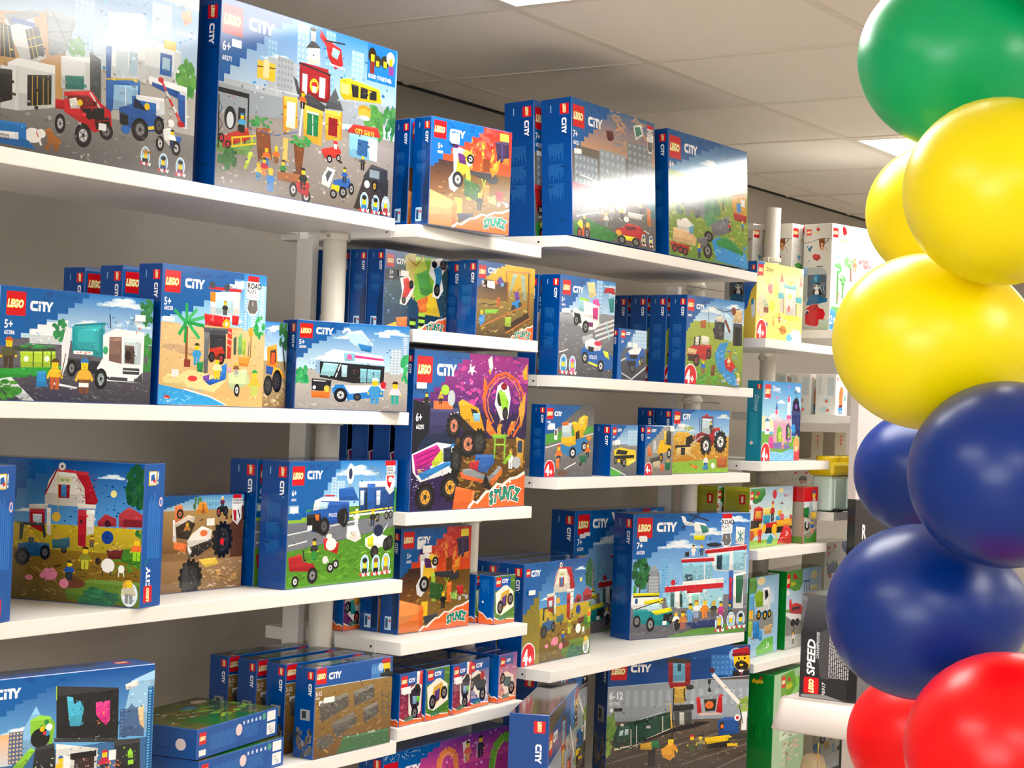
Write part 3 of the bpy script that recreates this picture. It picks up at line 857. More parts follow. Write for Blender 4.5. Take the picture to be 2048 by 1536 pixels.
r f2cf2a 23.4 63.4 30.4 71.6
r f2cf2a 11.7 72.1 18.8 75.5
l e8e4dc .9 9.8,55.1 41,58.3
w d8d8d8 6.3 80.2 3 3.4
w d8d8d8 30.9 73.8 3.1 3
o 7a2c2c 44 20.2 4.5 4
p 5a1c20 39.2,16.9 47.1,16.1 48.7,21.5 42,24.2
p eef0ef 72.4,6.9 83,4 85.9,11.6 75.5,18
p 4a8a7a 74.3,7.9 80.7,6.1 83.5,11.3 76.5,14.9
R 90.3 2.6 8.8
r e8e4dc 53.1 61.4 62.3 75.4
r 9ab0bc 50.7 60.8 54.2 74.8
p 6a4a2e 64.1,60.3 85.4,59.9 87.3,71.2 66.1,72.8
r d8a23a 70.3 60.2 78.5 68.7
r e8d8a8 78.6 62.2 82.1 69.3
p 2f7f8a 90.4,63.5 99,63.7 99.7,75.2 90,75.1
p d87a2a 89.5,68 94.4,68.7 94,81.8 89.1,81
s 3a2a2a c8b89a 50.8 54.8 95.2 76.1 40 1.1 .8
m c8a08a 8a6a6a 7a3a2a 34 85.8 12.3
m e8d0c8 888 c8a 38.7 89.3 12.3
m aaa 888 ddd 45 82.9 13.8
m d8a05a 864 a33 48.5 75.4 11.1
m e2b83a 222 eee 57.4 81.2 12.5
m 222 222 e2c23a 81.6 74.9 8.5
p f4d23a 5,91.2 8,88.1 18.9,89.3 19.2,93.4 10.7,95.9
p e8622c 7.5,95 19.1,92 19.6,98.8 11,99.9
w d8542a 7.7 97.6 3 3.7
w 999 16.2 97.2 3.4 4.3
m 444 333 f2f2ee 13.2 94.2 10.7
p c2262c 48.9,90.7 65.6,82.8 79.8,83.7 87.2,88.4 78.2,96.7 55,96.9
p f2e02a 52.5,93 75.6,92.8 74.6,95.8 55,96.9
p 7a1418 63.4,84.5 75.1,84.4 72.9,87.5 61.3,88.3
w 888 57.3 96.6 5 3.6
w 888 74.7 96.5 5.1 3.6
o e8a23a 53.5 91.5 3.6 1.9
o f2f2ec 63.1 80.3 3.2 2.2
p e8e8e4 65,74.4 83.9,73.8 81.8,78.4 65.3,78.6
B 222 333 84.2 98.1 8.5
B 222 333 93.8 98 8.5
@safari
bg 7a9a3e
g 2f6fae 8ac0e6 0 0 100 37.5
c 88.8 18.7 22.4
c 51.8 18.8 16.6
g 9ab04a 6a8a34 0 32.2 100 100
s b8c860 5a8230 -1.6 35.4 99.8 99.2 130 3.1 .7
s d8c070 8aa040 32.2 41.7 99.8 87.8 50 2.4 .6
J 64.8 32.2
L 1.5 4.6 13.4
C 19.2 8 16
t fff 1.3 24.8 5.3 6+
f 3f7a52 62a070 52.4 55.8 10.7 13.7 50
f 2e5a3c 487a4c 14.9 55.4 6.7 10.4 24
p 8e9094 16.7,49.1 30,42.4 39.7,45.5 42.3,63.4 31.9,66.4 29,59.3 27.3,67.1 20.4,66.6 18.6,57.8
p a4a6aa 30.3,45.4 39.7,45.5 39,51.7 31.1,55.9
l 8e9094 1.5 39.9,48.5 43.2,60.2 41.3,66.6
p 6e7074 31.3,58.9 38.4,59.4 37.7,65.6 31.9,65.7
p 7a7c80 51.1,69.8 60.3,63.9 74.5,58.7 78,70.7 68.5,75.2 54.2,78.6
f 5a5c60 8e9096 70.3 67.1 7.3 6.2 16
p b8342c .7,88.8 24.6,90.2 22.7,96.4 3.5,95.9
s d8d8d8 7a1a1a 2.3 91.8 22.5 96.2 10 1.3 .9
p e8c08a 5.4,77.7 25.9,77.9 33.3,83 31.4,89.3 4,88.3
p f2ede2 9.4,71.2 20.5,68.1 30.1,72.8 28.3,79.1 10,78.6
p 6aa8c8 23.4,75.2 30.1,72.8 29.4,78.9 25,81
w b02a2a 6.7 94 3.3 3.2
w b02a2a 13.5 94.6 3.4 3.3
w b02a2a 19.2 95.4 3.4 3.3
w 888 46.8 91.1 5.6 6.7
w 666 48.3 79.4 5.7 4.6
p 6a6c70 33.3,83 47.1,79.6 45.4,87.5 36.3,91.7
m 2a6ab8 234 e2c23a 36.4 98.5 12.1
p 2f8fd0 52.1,82 61.4,77.7 96.9,87.2 100,100.3 58.2,98.2
s 7ec4ea 1f6fb8 55.3 80.5 96.9 99.1 40 2.4 .6
p 2a8a4a 58,81.2 71,76.4 94.4,87.5 92.1,90.2 74.3,86.9 59.6,85.6
s 5ac04a 1f6a3a 59.6 77.4 91.4 91.4 26 1.5 .6
p e0a83a 78.2,42.5 97.8,36.2 98.4,58.4 82,59.2
p b02a24 80.4,54.7 99.4,55.1 97.4,61.7 82.2,60.7
r 4a8ac8 85 45.7 91.3 53.5
r f2f0e8 90.9 41.7 96.5 47.9
l 8a2a1c 1 78.1,41.7 99.1,36
l 6a4a2a 1.7 66.9,55.1 67.5,47.3
f 3f8a3a 5aaa4a 67.5 47.3 4.8 3.1 10
p c23a5c 51.4,43.6 67.9,37.8 70.6,40.5 54,45.5
l 6aa83a 1.4 87.4,78.9 87.4,69.4
l 6aa83a 1.4 92.5,79.8 92.6,71.9
m c23 222 222 75.5 71.1 7.7
m 3a7ac0 654 eee 92.9 68.7 8.6
m 6a4 864 a62 26.3 68.8 7.5
@recycle
bg 63616a
g 1d7cc8 bfe0f2 0 0 100 44.2
c 79.2 6.2 21.3
c 56 28.2 16.4
c 86.8 24.8 17.3
b 8fbde2 b4d4ec 78.4 25.2 88.4 37 4 3
b 86b6de a8cdea 83.3 17.2 86.9 36.8 2 5
p eef3f6 18.5,37.8 25.5,29.6 33.3,28.8 42.4,25.9 42.9,48.5 18.7,48.9
s b8d4e6 9cc0da 19.9 38.4 41.4 47.8 16 .9 1.3
f 1f7a4a 3f9a5a 38.6 35.7 5.3 9.4 30
f 1c6a3a 3a8a4a 96.7 11.9 5.9 11.8 30
f 2c7a34 4a9a4a 95.7 55.7 5.9 18 30
g 57545c 3c3a44 0 69.1 100 100
p 2fa03c .7,72.6 39.2,67.9 39.3,75.5 .8,81.8
p cfd4d6 .8,81.8 8.3,79.5 23.9,101.2 17.5,101.5 .9,87.3
s 6e6c74 46444e 8.4 74.8 95.8 100.1 90 1.8 .6
p e8e8ea 34.1,82.6 50.3,86.5 49,88.1 32.9,84.6
f 2f7a2c 5a9a3a 5.9 90.8 7.5 8.4 30
J 55.4 52.4
L 3.7 4 11.8
C 18.2 11.1 14.5
t fff 3.1 29.4 7.2 5+
t fff 3.1 38.5 3.7 60386
r 3a4a3a 8 52.4 35 56.1
p b4d63a 13.1,56.8 35,54.9 35.9,69.1 13.9,70.7
l 2a3a2a .6 21.3,56.1 21.5,70.1
l 2a3a2a .6 27.2,55.6 27.4,69.7
l 2a3a2a .6 32.4,55.2 32.6,69.3
o f2f6ea 17 63 1.5 2.6
o f2f6ea 29.9 62 1.6 2.6
f 2f8a4a 4aaa5a 23.2 51.3 10.3 2.2 16
p e8ecee 41.2,31.7 45.3,33.1 43.1,63.8 39.4,79.4 38.9,48.9
p 1fa3ac 45.2,31.2 67,26.6 66.3,58.1 45.7,55
p 37b8c0 49.3,33.6 62.9,30.3 63.1,51.6 49,50.9
l 17828c .7 46.6,32 46.7,54.9
l 17828c .7 64.9,28.2 64.9,57.2
p 128892 45.2,31.2 47.2,29.1 67,25 67.3,27.3
r f4f2f0 46.7 53 59.3 56.1
s d8322c e84a3c 47.3 53.2 58.7 55.3 5 1 1
p 2a2c34 43.1,60 66.4,62 63.9,73.9 43.3,71.4
p f4f4f4 65.8,36.8 74.1,30.1 94.3,31.9 94.2,80 69.6,79.5 62.4,68.2 66.3,58.1
p 8a6a5e 70.1,38.3 78.5,37.5 79.2,63 70.3,60.7
p c9d8dc 80,38.3 92.3,38.5 92.3,63 80.6,62.9
p 5a4640 80.9,45.1 87.4,45.5 87.9,62.4 81.3,61.8
o 2e2420 83.3 54.8 2.3 4.7
l f4f4f4 .7 79.2,35.4 79.5,65
r 3a3a40 80.1 66.5 91.7 72.5
l dddddd .5 80.5,69.2 91.3,69.3
p 4a4c54 69.6,78.5 94.2,80 93.9,69.9 89.7,76.2 72.4,75.3
r f2f2f2 83.6 74.5 88.2 78.9
o 3aa870 67.8 51.1 1.7 3.9
s e87a2a c85a1a 47.2 25.7 94.1 31.5 7 .5 1.9
l 222 .5 70,17 70.7,30.4
w 888 45.9 69.3 3 7.7
w 9aa 65.4 77.8 4.2 9.8
m f0c02a c2602a 5a3a1c 35.3 89.2 27.8
m e8b23a 7a4a2a 2a7ac0 54.3 92.1 32.2
r f6f6f2 51 82.3 57.4 86.2
p 2f8fd0 24.2,73.7 29.4,72.8 30.5,86.6 23.7,87.9
m 5a5a3a 4a3a2a c9642a 6.3 72.2 27.8
l 6a3a1c .5 39.4,77.5 41.7,56.3
@beach
bg e0bb80
g 1b86d0 a8d8f2 0 0 100 41
c 73.4 9.3 24.7
c 60.3 34.1 24
c 25.5 42.8 19
b 7fc0e6 f2f8fb 77.2 5.6 82.4 48.3 1 22
b 9ad0ee f2f8fb 83.5 7.7 100.3 47.5 2 20
g e6c48c d2a868 0 42.8 100 100
s efd2a0 c89a5c 1.5 50.4 98.6 95.3 90 2.3 .4
p c8a880 5.6,54.6 38,60.1 38.3,66 .4,59.3
p 2f9ad8 -0.5,85.5 22.7,88.9 47.6,93.9 63.4,99.3 0,100
s 8ad0ee 1f7fc4 1 87.5 39.8 99.1 40 2.4 .4
l eaf6fa .8 22.6,88.2 47.5,93.1 63.4,99
J 77 37.4
L 2.1 3.9 14.2
C 20.5 8.3 18.4
t fff 2.2 23.4 5.4 5+
t fff 2.4 29.5 2.8 60328
r f6f6f4 1.7 36.9 12.3 40.3
R 81 1.2 13.5
f 1f9a4a 44bb66 94.4 39.5 5.4 7.9 20
l 8a4a22 2.2 24.1,66.8 23.6,42.9
l 4ab870 2.4 22.4,40 46.3,33.6
l 2aa85a 2.4 22.4,40 11.5,31.7
l 2aa85a 2.7 23.4,39.1 16.4,49.4
l 38b464 2.7 23.4,39.1 35.6,51.2
l 2aa85a 2.6 23.4,39.1 22.6,26.3
l 44bb66 2.3 23.4,39.1 32.4,30.1
l 1f9a4a 2.4 23.4,39.9 39.9,41.8
l 1f9a4a 2.3 22.4,40 22.4,55
p e8ecee 44.4,16.7 73.6,14.1 73.3,31.5 45.3,33.7
p bfe0ee 49.6,20.9 67.7,19.4 67.2,30.4 50.2,31.8
r ef8a24 44.6 16.1 49.5 23.4
r f2a53a 68.7 15.9 73.8 20.6
r d8222a 43.3 12.2 74.5 14.4
p d8222a 39.4,32.6 64.3,33.8 63.6,41.6 40.8,40.9
s f4f0e8 f4f0e8 41.6 33.2 62.4 40.9 9 .3 3.1
p d8222a 66.2,32.1 73.4,32.3 72.6,39.4 66.5,39.1
p f0ece4 66.5,16.3 73.7,16 73.3,31.5 67.2,32
o 44474c 46.1 11 2.8 2.5
o 44474c 60.2 12.1 2.8 2.5
l 44474c .7 45,8.8 49.2,13.1
l 44474c .7 59.1,9 65.3,11.6
m 333 333 b98a3a 59.2 32.6 10.9
o f2b41a 61.1 39 3.6 3.7
o e8dcc0 61.1 39 1.6 1.7
p 5a5e66 39,42.6 66.7,42.2 65.8,46.1 40.1,46.3
p 6a6e74 40.1,46.3 45,46 44.7,76.2 40.8,76.4
p 34363c 44.9,44.5 60.7,44.1 61.7,64.8 46,65.6
p d8382a 62.6,41.7 66.7,42.2 66.7,64.5 62.7,64.7
l f4f0e8 .5 62.8,44.8 66.5,46.1
l f4f0e8 .5 62.6,49.4 66.5,50.7
l f4f0e8 .5 62.8,54 66.3,55.4
p c2301e 45.6,58.1 57.3,55.9 60.5,60.3 51.9,65.3 46,64.1
l 2a2a2e .8 49.5,57.1 49.1,50.3 59.9,48.1
w 333 47.9 64 3.1 3.9
w c33 56.8 65.1 3.5 4.2
p 4a5a4a 68.6,49 71.6,47.3 71.6,61.2 69.2,61.3
p 7ab870 73,48.7 76.9,43.8 77.6,60.9 73.6,61.1
p a8c83a 77.6,50 80.8,48.2 80.7,62.2 78,60.8
l 8a5a2a .9 85.9,63.5 86.2,43.2
o f2a83a 85.8 43.5 2.5 3.8
l 3a4a5a .7 83.8,62.1 84.4,51.1
m 3a9ad0 3a9ad0 333 33.8 70.8 16.3
p 1f8a4a 33.7,68.5 40.4,67.7 39.9,76.4 35.1,76.3
r 8a3a2a 22.2 66.8 28 72.4
p e6cf8a 2.8,81 9,77.8 23.9,78.6 26.1,84.4 18.9,87.6 4.9,85.2
s 8a5a2a f0e6d0 4.6 76.9 24.9 84.1 26 .9 .6
r e6e2dc 11.2 74.4 17.8 79.8
p e8d494 16.4,79 27.4,74 64.4,79.8 51.2,90 26.2,86.6
s f2e2ac d2b870 20.4 75 58.5 88.2 30 1.1 .4
p 1f5fc0 42.1,82.2 58.4,77.1 62.4,79.9 47.1,85
p 2a7fd8 56.1,71.1 62.9,67.8 62.4,79.9 57.5,78.6
m f2e8b0 f0c81a 4a2a10 53.6 80.3 16.4
o d83a3c 30.6 80.5 4.5 2.1
p 7a4ab0 40,78.6 46.6,76.8 46,82.1 41.1,81.5
p cfe0a8 64.2,75.3 82.1,71.4 86.6,81.9 70.8,88.6 65.7,85.8
p e89a3a 73.6,62.6 85.8,61.9 84.1,69.8 75,69.4
w f0f0ee 73.7 87.7 2.8 4.8
m d8b83a b8c85a 1f9a4a 91.1 91.6 19.7
p f0a8b8 63,70.8 68,71.3 67.2,75.1 63.8,74.5
m 8a5a3a aaa d8b8a0 72.2 76.4 10.6
o b8342c 7.7 94.5 2.9 1.4
s f4ece4 d8b8a8 1.2 94.5 12 98.1 8 1.1 .5
@loader
bg a8926a
g 2f86cc d8ecf4 0 0 100 45.5
c 85.7 6.3 16.5
b 8fb6dc a8c8e4 73.8 9.6 80 24 2 5
f 1f5a34 3a7a3a 95.3 12.6 6.2 19.3 30
g b09a70 8a6a42 0 57.4 100 100
s d8c4a0 7a5a3a 72.7 66.7 101.7 98.3 70 2.3 1.2
p f2962a 74.4,29.1 86.6,25.5 88.8,52 75.5,55.5
p 3a2a22 78.7,33.5 85.8,31.6 86.5,47.3 79.4,49.1
r e8542a 80.1 35.6 84.9 50
p 1f4f9a 74.3,50.7 87.9,54.5 82,62.2 74.1,60.4
p f2a82a 83.6,52.4 92,54.1 98.7,63.4 90.5,66.4 82,62.2
l 2a2c30 1.5 93.7,22.4 98.4,56.1
w 333 77.4 74.7 5.7 12.1
w 2a2a2c 88.5 69 6.2 13.3
r f6f6f4 77.2 5.6 85 11.1
@van
bg b9b2ac
g 1b7ecb c9e8f6 0 0 100 54.4
c 84.2 8 19.5
c 49.1 15.4 21
c 23.6 41.5 17.4
c 34.9 6.7 13.9
b 8fb8dc eef4f8 93.6 12.1 99.9 44 1 12
b b8c8d4 e6eef2 83.3 27.4 93.1 56.9 3 9
b 8fb4d6 a8c8e2 61.3 36.5 64.9 56 2 4
b 8fb4d6 a8c8e2 16.9 44.3 21.2 58.8 2 4
f 1f9a5a 44bb70 6 66.9 5.2 16.9 30
f 1f9a5a 44bb70 98.6 48.8 5.3 17.2 26
f 2a9a4a 50b85a 86.1 79.1 14.2 4.9 30
g bdb6b0 9a948e 0 71.5 100 100
s d0cac4 9a948e 2.4 78.9 97 100.9 40 2.6 .6
J 45.2 43.1
L 2.2 3.2 11
C 16.1 6.8 15.3
t fff 1.9 21.6 5.5 5+
t fff 2.1 28.4 2.9 60384
r f6f6f4 71.9 7.6 82.1 13.9
p bfe4f4 42.9,11 55.9,7.6 66.9,22.7 66.3,33.8 57.4,31.9 45.7,20.5
p 2f86cc 52.8,22.5 66.1,25.2 65.4,32.6 56.5,30.8
l f4f4f4 2 39.4,11.2 43.6,6 47.3,11.9
l e8eef2 .7 42.9,11 55.9,7.6 66.9,23.9
p f8f8f6 25.2,35.3 32,30.7 76.1,35.6 77.2,45.3 21.9,44.5 22.7,40.4
p e83a8a 49.6,36.1 77,39.2 77.1,41.6 49.7,39.3
p 8ad0e8 40.8,34.3 51.3,33.6 50.7,43.4 42,44
o e86aa8 46.2 38.8 2.4 3.4
p 22242a 20.2,45.4 78.2,47.7 77.8,67.4 50.5,69 20.7,63.6
p a8dce8 23.7,46.9 36.8,47.5 32.8,61.6 21,61.1
l f4f4f4 1 38.6,47.4 34.6,62.7
p bfe6f0 39.5,48.3 44.7,48.7 44.2,62.1 39.8,61.9
p 8ac8d8 56.2,51.6 74.7,52.3 74.2,67.1 56.6,67.4
l 22242a .7 62.4,51.2 62.4,67.8
l 22242a .7 68.5,52 68.6,67.4
s c23a3a 3a8a5a 50.2 51.8 55.5 64 8 .7 1.1
p 26282e 13.8,65.2 31.2,66.6 29.8,80.1 14.1,78.6
l e8e8e8 .7 15.1,67.6 26,68.1
p ef7a2a 13.3,79.8 29.8,78.8 30,87.3 14.4,87
o f2c84a 27.1 76.6 2.4 3.9
o f2f2f2 16.3 75.5 1.4 2.2
p f4f4f4 31.4,72.7 78.7,69.8 78.2,83.3 45.8,88.9 33.4,82.3
p 2a82d0 31.5,76.3 34.8,71.2 41.8,70.8 47.3,81.4 78,75.9 78.2,83.3 45.8,88.9 42,76.9 36.7,76 33.4,83.5
w eee 39.5 83.1 5.9 8.3
w 555 54.4 84.7 3.5 4.4
m 3f9ad8 3f9ad8 d8e6ee 70.1 91.9 30.6
o c23 77.5 69.8 2.5 4.4
m e8dce8 2aa89a 4a2a22 88.6 91.8 27
@twist
bg 1c3f5a
g 2a5a5a 1a3a5a 0 0 100 82.9
s 6a9ac8 1a3a4a -0.7 26 100 85.8 130 1.1 1
p 8ac83a 28.9,3 84,2 77,74 48.1,59.9
p c8e05a 35.1,4.6 59.5,3.3 74.1,34.9 52.6,35.6
p 5aa84a 48.8,25.8 66.7,17.8 78.7,55.2 56.7,50.7
p f2d03a 57.2,58.5 78,44.8 89.8,77.4 61.6,76.3
p d8c86a 28.8,.5 47,.2 45,60.3 34,33.3
l b8862a 1.6 35.3,7.2 48.1,15.5 59.3,.8
p e8742c 51.1,59.4 69.1,51.4 64.5,73.2 55.3,74.6
s f2c23a e85a2a 51.5 55.4 69.9 71.1 12 1.1 2.1
J 34.6 31.2
p 1c2a3a -1.5,24.6 21,21.1 21.9,35.2 -0.7,38.7
L 2.4 5.2 11.4
C 17.2 8.8 15
t fff 7.5 24.5 5.8 5+
t fff 7.1 32.3 2.6 60299
r f6f6f6 21.5 24.6 32 31.2
p ffffff 23.3,33.6 36.8,28.9 46.8,41.7 41.6,55.6 33.2,67.4 23.9,66.2 27.4,49.9
p d8382c 27.9,34.2 35.4,31.7 43.8,42.2 36.9,53.7 29.8,62.6 26.6,60.5 30.1,44.3
w 333 41.2 40 3.6 5.7
w 333 30.3 61.2 3.3 4.7
p ffffff 71.8,4 88.5,0 98.5,8.8 88.9,24.7 93.3,42.4 84.9,54.3 75.4,51.8 77,31.8 68.6,22.7
p 2a8ac8 75.8,16.3 87.7,9.2 90.4,24.5 85.6,43.6 79.3,41.9 79.7,26.2
o 1c2030 76.9 9.6 4.3 5.1
w 555 91.4 8.7 5.5 6.7
w 555 82.5 42.8 4.9 8.3
p e87a2c 56.3,66.5 67.1,66.2 67.6,72.8 55.2,73.3
s 8ac83a 1c1c1c 53 74.6 65.9 95.1 1 .3 .3
r a8d83a 54 74.5 64.7 79.3
r 1c1c1c 54.3 79.3 65 83.2
r a8d83a 54.6 83.3 64.7 87.7
r 1c1c1c 54.9 87.7 65 91.9
r a8d83a 54.5 92 64.7 96.5
r 1c1c1c 40.6 82.7 50.4 86.6
r a8d83a 40.9 86.7 50 91.4
r 1c1c1c 41.1 91.4 50.3 95.1
p f27a3c 18.9,84 36.6,81.4 36.5,94.6 24.4,97.7
p f2b03a 4.3,95.4 19.2,89.2 24.4,97.7 4.6,100.6
S 52 78
@blade
bg 8a6a24
g e8c23a c89a2a 0 0 100 39.1
g a88a3a 4a3418 0 34.7 100 100
s d8b85a 5a3f1a 1.7 29.4 95.3 99.1 90 3.6 1.1
g 4a3430 7a5a2a 0 24.2 52.8 50.8
J 46 35.8
L 1.6 5.7 12.4
C 17.2 7.6 15.7
t fff 6.9 25.8 5 5+
t fff 8.1 31.5 2.7 60298
r f6f6f6 18.7 28.9 29.7 35.3
p e8843a 23.1,25.6 33.6,22.3 35.9,27.9 25.3,30.6
p 6a4a9a 32,24.4 38.5,16.8 45.5,25.3 38.1,31.7
p 7ab0d8 39.4,26.1 45.5,26.1 44.5,30.8 39.9,31.4
l b8622a 1.6 48.1,10.2 54.2,49.8
l b8622a 1.6 90.4,7.2 91.6,77.7
l d89a5a 1.8 47,9.8 91.2,7.1
l 3a2a1a 1.3 88.6,7.5 89.3,72.6
p a8b8a0 59.9,12.6 68.8,10.1 56.9,38.7 53.7,44.5
p a8b8a0 74.3,10.7 81.8,12.4 84.9,45.9 79.2,43.9
p c8622a 34,46.5 38.6,45.9 39,58.5 33.2,58.5
l 222 .8 2.6,59.1 13.2,56.4 22.3,58 32.9,55.3
p 8ac83a 13.9,64.4 37.2,62.3 35.8,67.1 14.5,71.1
m 2a6ab8 223a6a a8c83a 8.6 86.7 21.4
p 4a9ae0 4.2,77.8 14.5,71.1 13.6,82.1 6.8,87
p 6a3fa0 63.9,36.4 71,34.1 73.8,44.6 67,49.5
p 2a86d0 59.8,50.5 73.9,45.9 78.4,54.9 62.6,61
w 444 63.5 59.5 4 5.4
w 444 74.6 52.6 2.9 3.8
p 3a2218 46.6,86.1 88.3,61.8 94.7,71.9 54.6,93.3
l b8742a 1.8 6.9,88.3 87.2,51
l b8742a 1.8 50.9,93.7 94.5,69.2
p a8c83a 49,72.2 59.8,70.8 59.2,84.5 49.4,84.4
w 222 67.8 78 .4 .3
S 62 80
@show
bg 2a1a4a
g a82a8a 3a1f6a 0 0 100 37.8
s e84aa0 5a2a8a 32.8 .3 98.4 32.2 80 2.4 1.5
s fff f8c8e8 34.5 2.9 98.4 28.2 50 .5 .3
g 1c2f5a 14203a 0 32.1 38.6 69.9
s f2c8f0 8a3aa0 33.3 11.6 68.7 35.2 40 .4 .3
p 3a3a6a 9,36.1 37.5,35.5 38.6,50.9 8.6,52.3
g 6a4a1c 4a3012 36.9 54.7 100 100
s b98a3c 3a2410 33.5 58.7 98.6 95.4 120 2.2 .7
s ffffff 9ab0d0 -0.9 61 20.2 93.3 90 .5 .3
p ffffff 46,6.5 47.6,8.8 50.5,7.6 49.4,10.3 52.6,12.1 49,11.6 48.3,14.3 46.7,11.7 43.8,12.5 45.9,10.5
J 45.5 30.1
p 101424 -2.7,30.1 13.9,34.7 13.4,51 5.8,58.5 .3,70.9 .5,100.3 0,100.2 -5,30.2
L 2.1 3.9 12.4
C 18.1 7.9 16.6
t fff 2.5 39.3 5 6+
t fff 3 46.4 2.7 60295
r f6f6f6 2 21.1 8.1 24.2
r e8743c 16.3 31.3 32.6 36.4
s 1c1c22 3a3a44 6.9 23.3 23.4 33.4 14 1 1
m 222 222 333 10.4 36 10
m c8a83a 222 333 22.1 33.2 8.9
o a8d83a 25.6 24.2 3.4 3.3
o c0c8cc 31.1 29.2 3.1 5.1
l e2642c 1.6 63,20.3 69.9,13.4 79,11 88.8,15.3 95.1,23.3 96.7,34.2 93.6,45.2 87.5,53.3
l e2642c 1.6 63,20.3 60,28.4 61.5,37.6 66.5,45.4
l f28a4a .7 65,22.3 71,15.8 79.2,13.3 87,17.5 92.3,24.8 93.9,34.3 90.6,43.8 84.5,51.3
l f28a4a .7 65,22.3 62.7,29 64.1,36.9 69.2,44.1
l c2401c .4 63,20.3 71,15.8 69.9,13.4 79.2,13.3 88.8,15.3 92.3,24.8 95.8,28.8 93.9,34.3 93.6,45.2
p f2722c 59,13.9 62,19 60.9,29.7 59.7,37.6 58.1,27.1
p f2a83a 91.9,34.3 98,23.2 97.9,36.9 94.7,47.9
p f2b23a 94.2,9.6 98.7,3.9 99.4,14.9 95.5,15.1
p f2822c 62.6,41.5 66.5,45.4 72.5,52 67.1,53.4 62.3,49.4
p f2722c 81.6,50.7 85,43.9 89.6,42.5 86.3,49.3 83.7,53.3
s f2c84a e8602a 63.1 42.7 88.1 53.4 24 .8 1.5
p ffffff 71.3,20 75.7,17.2 81.5,19.7 83.9,27.7 82,41.3 75.5,42.7 69.3,32.1
o 1c1c1c 74.6 28 3.3 5.4
p 9ad83a 72.4,22.7 78,23.8 82.2,30.5 81,41.3 77,37.3 74.7,30.7
o 8a1c2a 77.4 20.1 3 2.4
w 333 79.3 37.9 2.6 4.3
p eef0f2 61.9,3.1 65.4,.2 66.8,8.2 64.3,12.3
p f2a83a 62.3,9.7 65.1,9.6 64.4,13.6
l 8ac83a 1.4 70.8,54.7 70.8,67.9
l 8ac83a 1.4 80,54.7 80,68
p 8ac83a 68.4,52.1 81.7,52 81,54.7 68.6,54.7
l a8e04a .7 71.4,58.7 79.9,58.7
p f2a83a 72.9,45.4 75.6,44 76.1,52 72.5,52
p f0a81c 37.2,31.6 40.6,29.6 55,35.1 59.3,45.5 61.5,50.8 56.2,52.1 46.9,45.7 39.6,40.6
p 2a2420 47.9,35.2 53.3,36.4 56.3,40.3 51.1,43
p 8ac8e0 49.9,38.5 56.1,38.3 56.5,43.6 51.2,43.7
p 2a2420 37.7,38 45.1,45.7 56.3,53.4 53.1,58.6 42,50.9
t 1c1c1c 42.8 42.5 2.8 YD7
l f2f2f2 .5 28.7,44.6 30.9,39.4 37.7,38
W e86 34 46.8 5.8 7.9
W e86 46.9 58.4 7.7 8.3
W 333 56.5 57.3 6.1 8.4
p ffffff .2,64.7 20.4,57.3 32.3,58.6 39.4,62.5 40.9,72.7 33.5,76.4 7.5,82.1 1.4,75.8
p c81a8a 1.2,65.3 20.5,58.6 25.9,64.9 23.7,68.7 4,77.7
l 7a1058 .5 3.2,67.2 22.3,60.5
l 7a1058 .5 4.2,70.3 23.3,63.4
l 7a1058 .5 4.4,73.4 24,66.4
p c8d83a 16.3,69.8 24.8,61.1 26.2,68.7 18.3,73.6
p 8a2a8a 2.9,74.6 14.8,71.1 15.8,74.2 4.8,77.7
t e8c83a 5.3 74 2 BEAST
p 2a82c8 5.5,77.1 31.3,68.8 33.1,71.3 9,80.9
l 2a82c8 1.3 30.7,61.1 34,58.6 36.8,62.4
p 1c2a44 25.7,61.1 32.3,59.9 33.8,68.8 26.3,70
W e8a02a 12.2 91.5 7.5 8.7
W e8a02a 32.5 85.9 7.4 8.6
W 333 36.7 68.8 4.4 8.9
p 2a62b0 53.5,65.1 69.7,65.3 70.9,70.6 63.2,77 54.2,75.5
p c22a34 48.6,70.3 57.3,69.1 56,75.6 48.8,74.1
p e8662c 40.3,76.6 47.2,75.4 67.2,82.3 67.3,85 42.3,80.4
p 8a9094 41.9,74.7 48.8,74.1 68.9,80.4 67.2,83 43.9,77.9
p e8762c 67.1,81 77.5,73.3 78.7,77.3 69.2,86.3
p 9aa0a4 66.1,79.7 75.7,72.6 77.6,74.6 68.9,81.7
p 221c1c 63.2,77 69.4,89 60.2,86.1
p ea6a2c 37.5,85.4 54.2,88.5 50.6,100.6 35.1,99.9
p f08a4a 54.2,88.5 53,96.2 50.6,100.6 51.6,89.7
m eee eee c84 86 74.8 13.4
p 9ad83a 78.3,70.7 87.1,62.7 86.4,66.8 81.2,72
p d8a23a 90.3,53.3 98.1,56 97.4,75 92.3,69.5
r 1c3a5a 92.1 56 96.5 64.1
o b8bcc0 91.4 70.8 4.2 4
S 50 78
@icecream
bg 5c5d63
g 3f86c8 b8d8ee 0 0 100 34.2
b 8fbce2 c8def0 64.7 .5 75.9 40.8 2 10
b 9cc4e6 c8e0f0 87.4 3.4 101.7 39.3 2 9
g 8f9096 4a4b50 0 34.5 100 100
s 9a9ba0 55565c -2 36.1 103.5 98.7 90 3.6 .5
g b8bcc4 77787e 0 36.3 44.5 50.1
l dcdcdc 2 61.9,49.2 100.7,39
l dcdcdc 2 63.7,53.1 101.3,43.8
l dcdcdc 2.1 65.6,57.7 101.8,48.5
l dcdcdc 2.1 68.9,62.2 102.3,53.3
J 51.3 37.6
L 3.6 4.7 14.1
C 21.8 9.4 19
t fff 2.4 21.9 4.6 5+
t fff 3 28.5 2.1 60314
r f6f6f4 3.1 33.5 13.8 37.6
p e8d89a 46.4,4.5 60.1,2.7 64.3,16.3 53.5,20.2
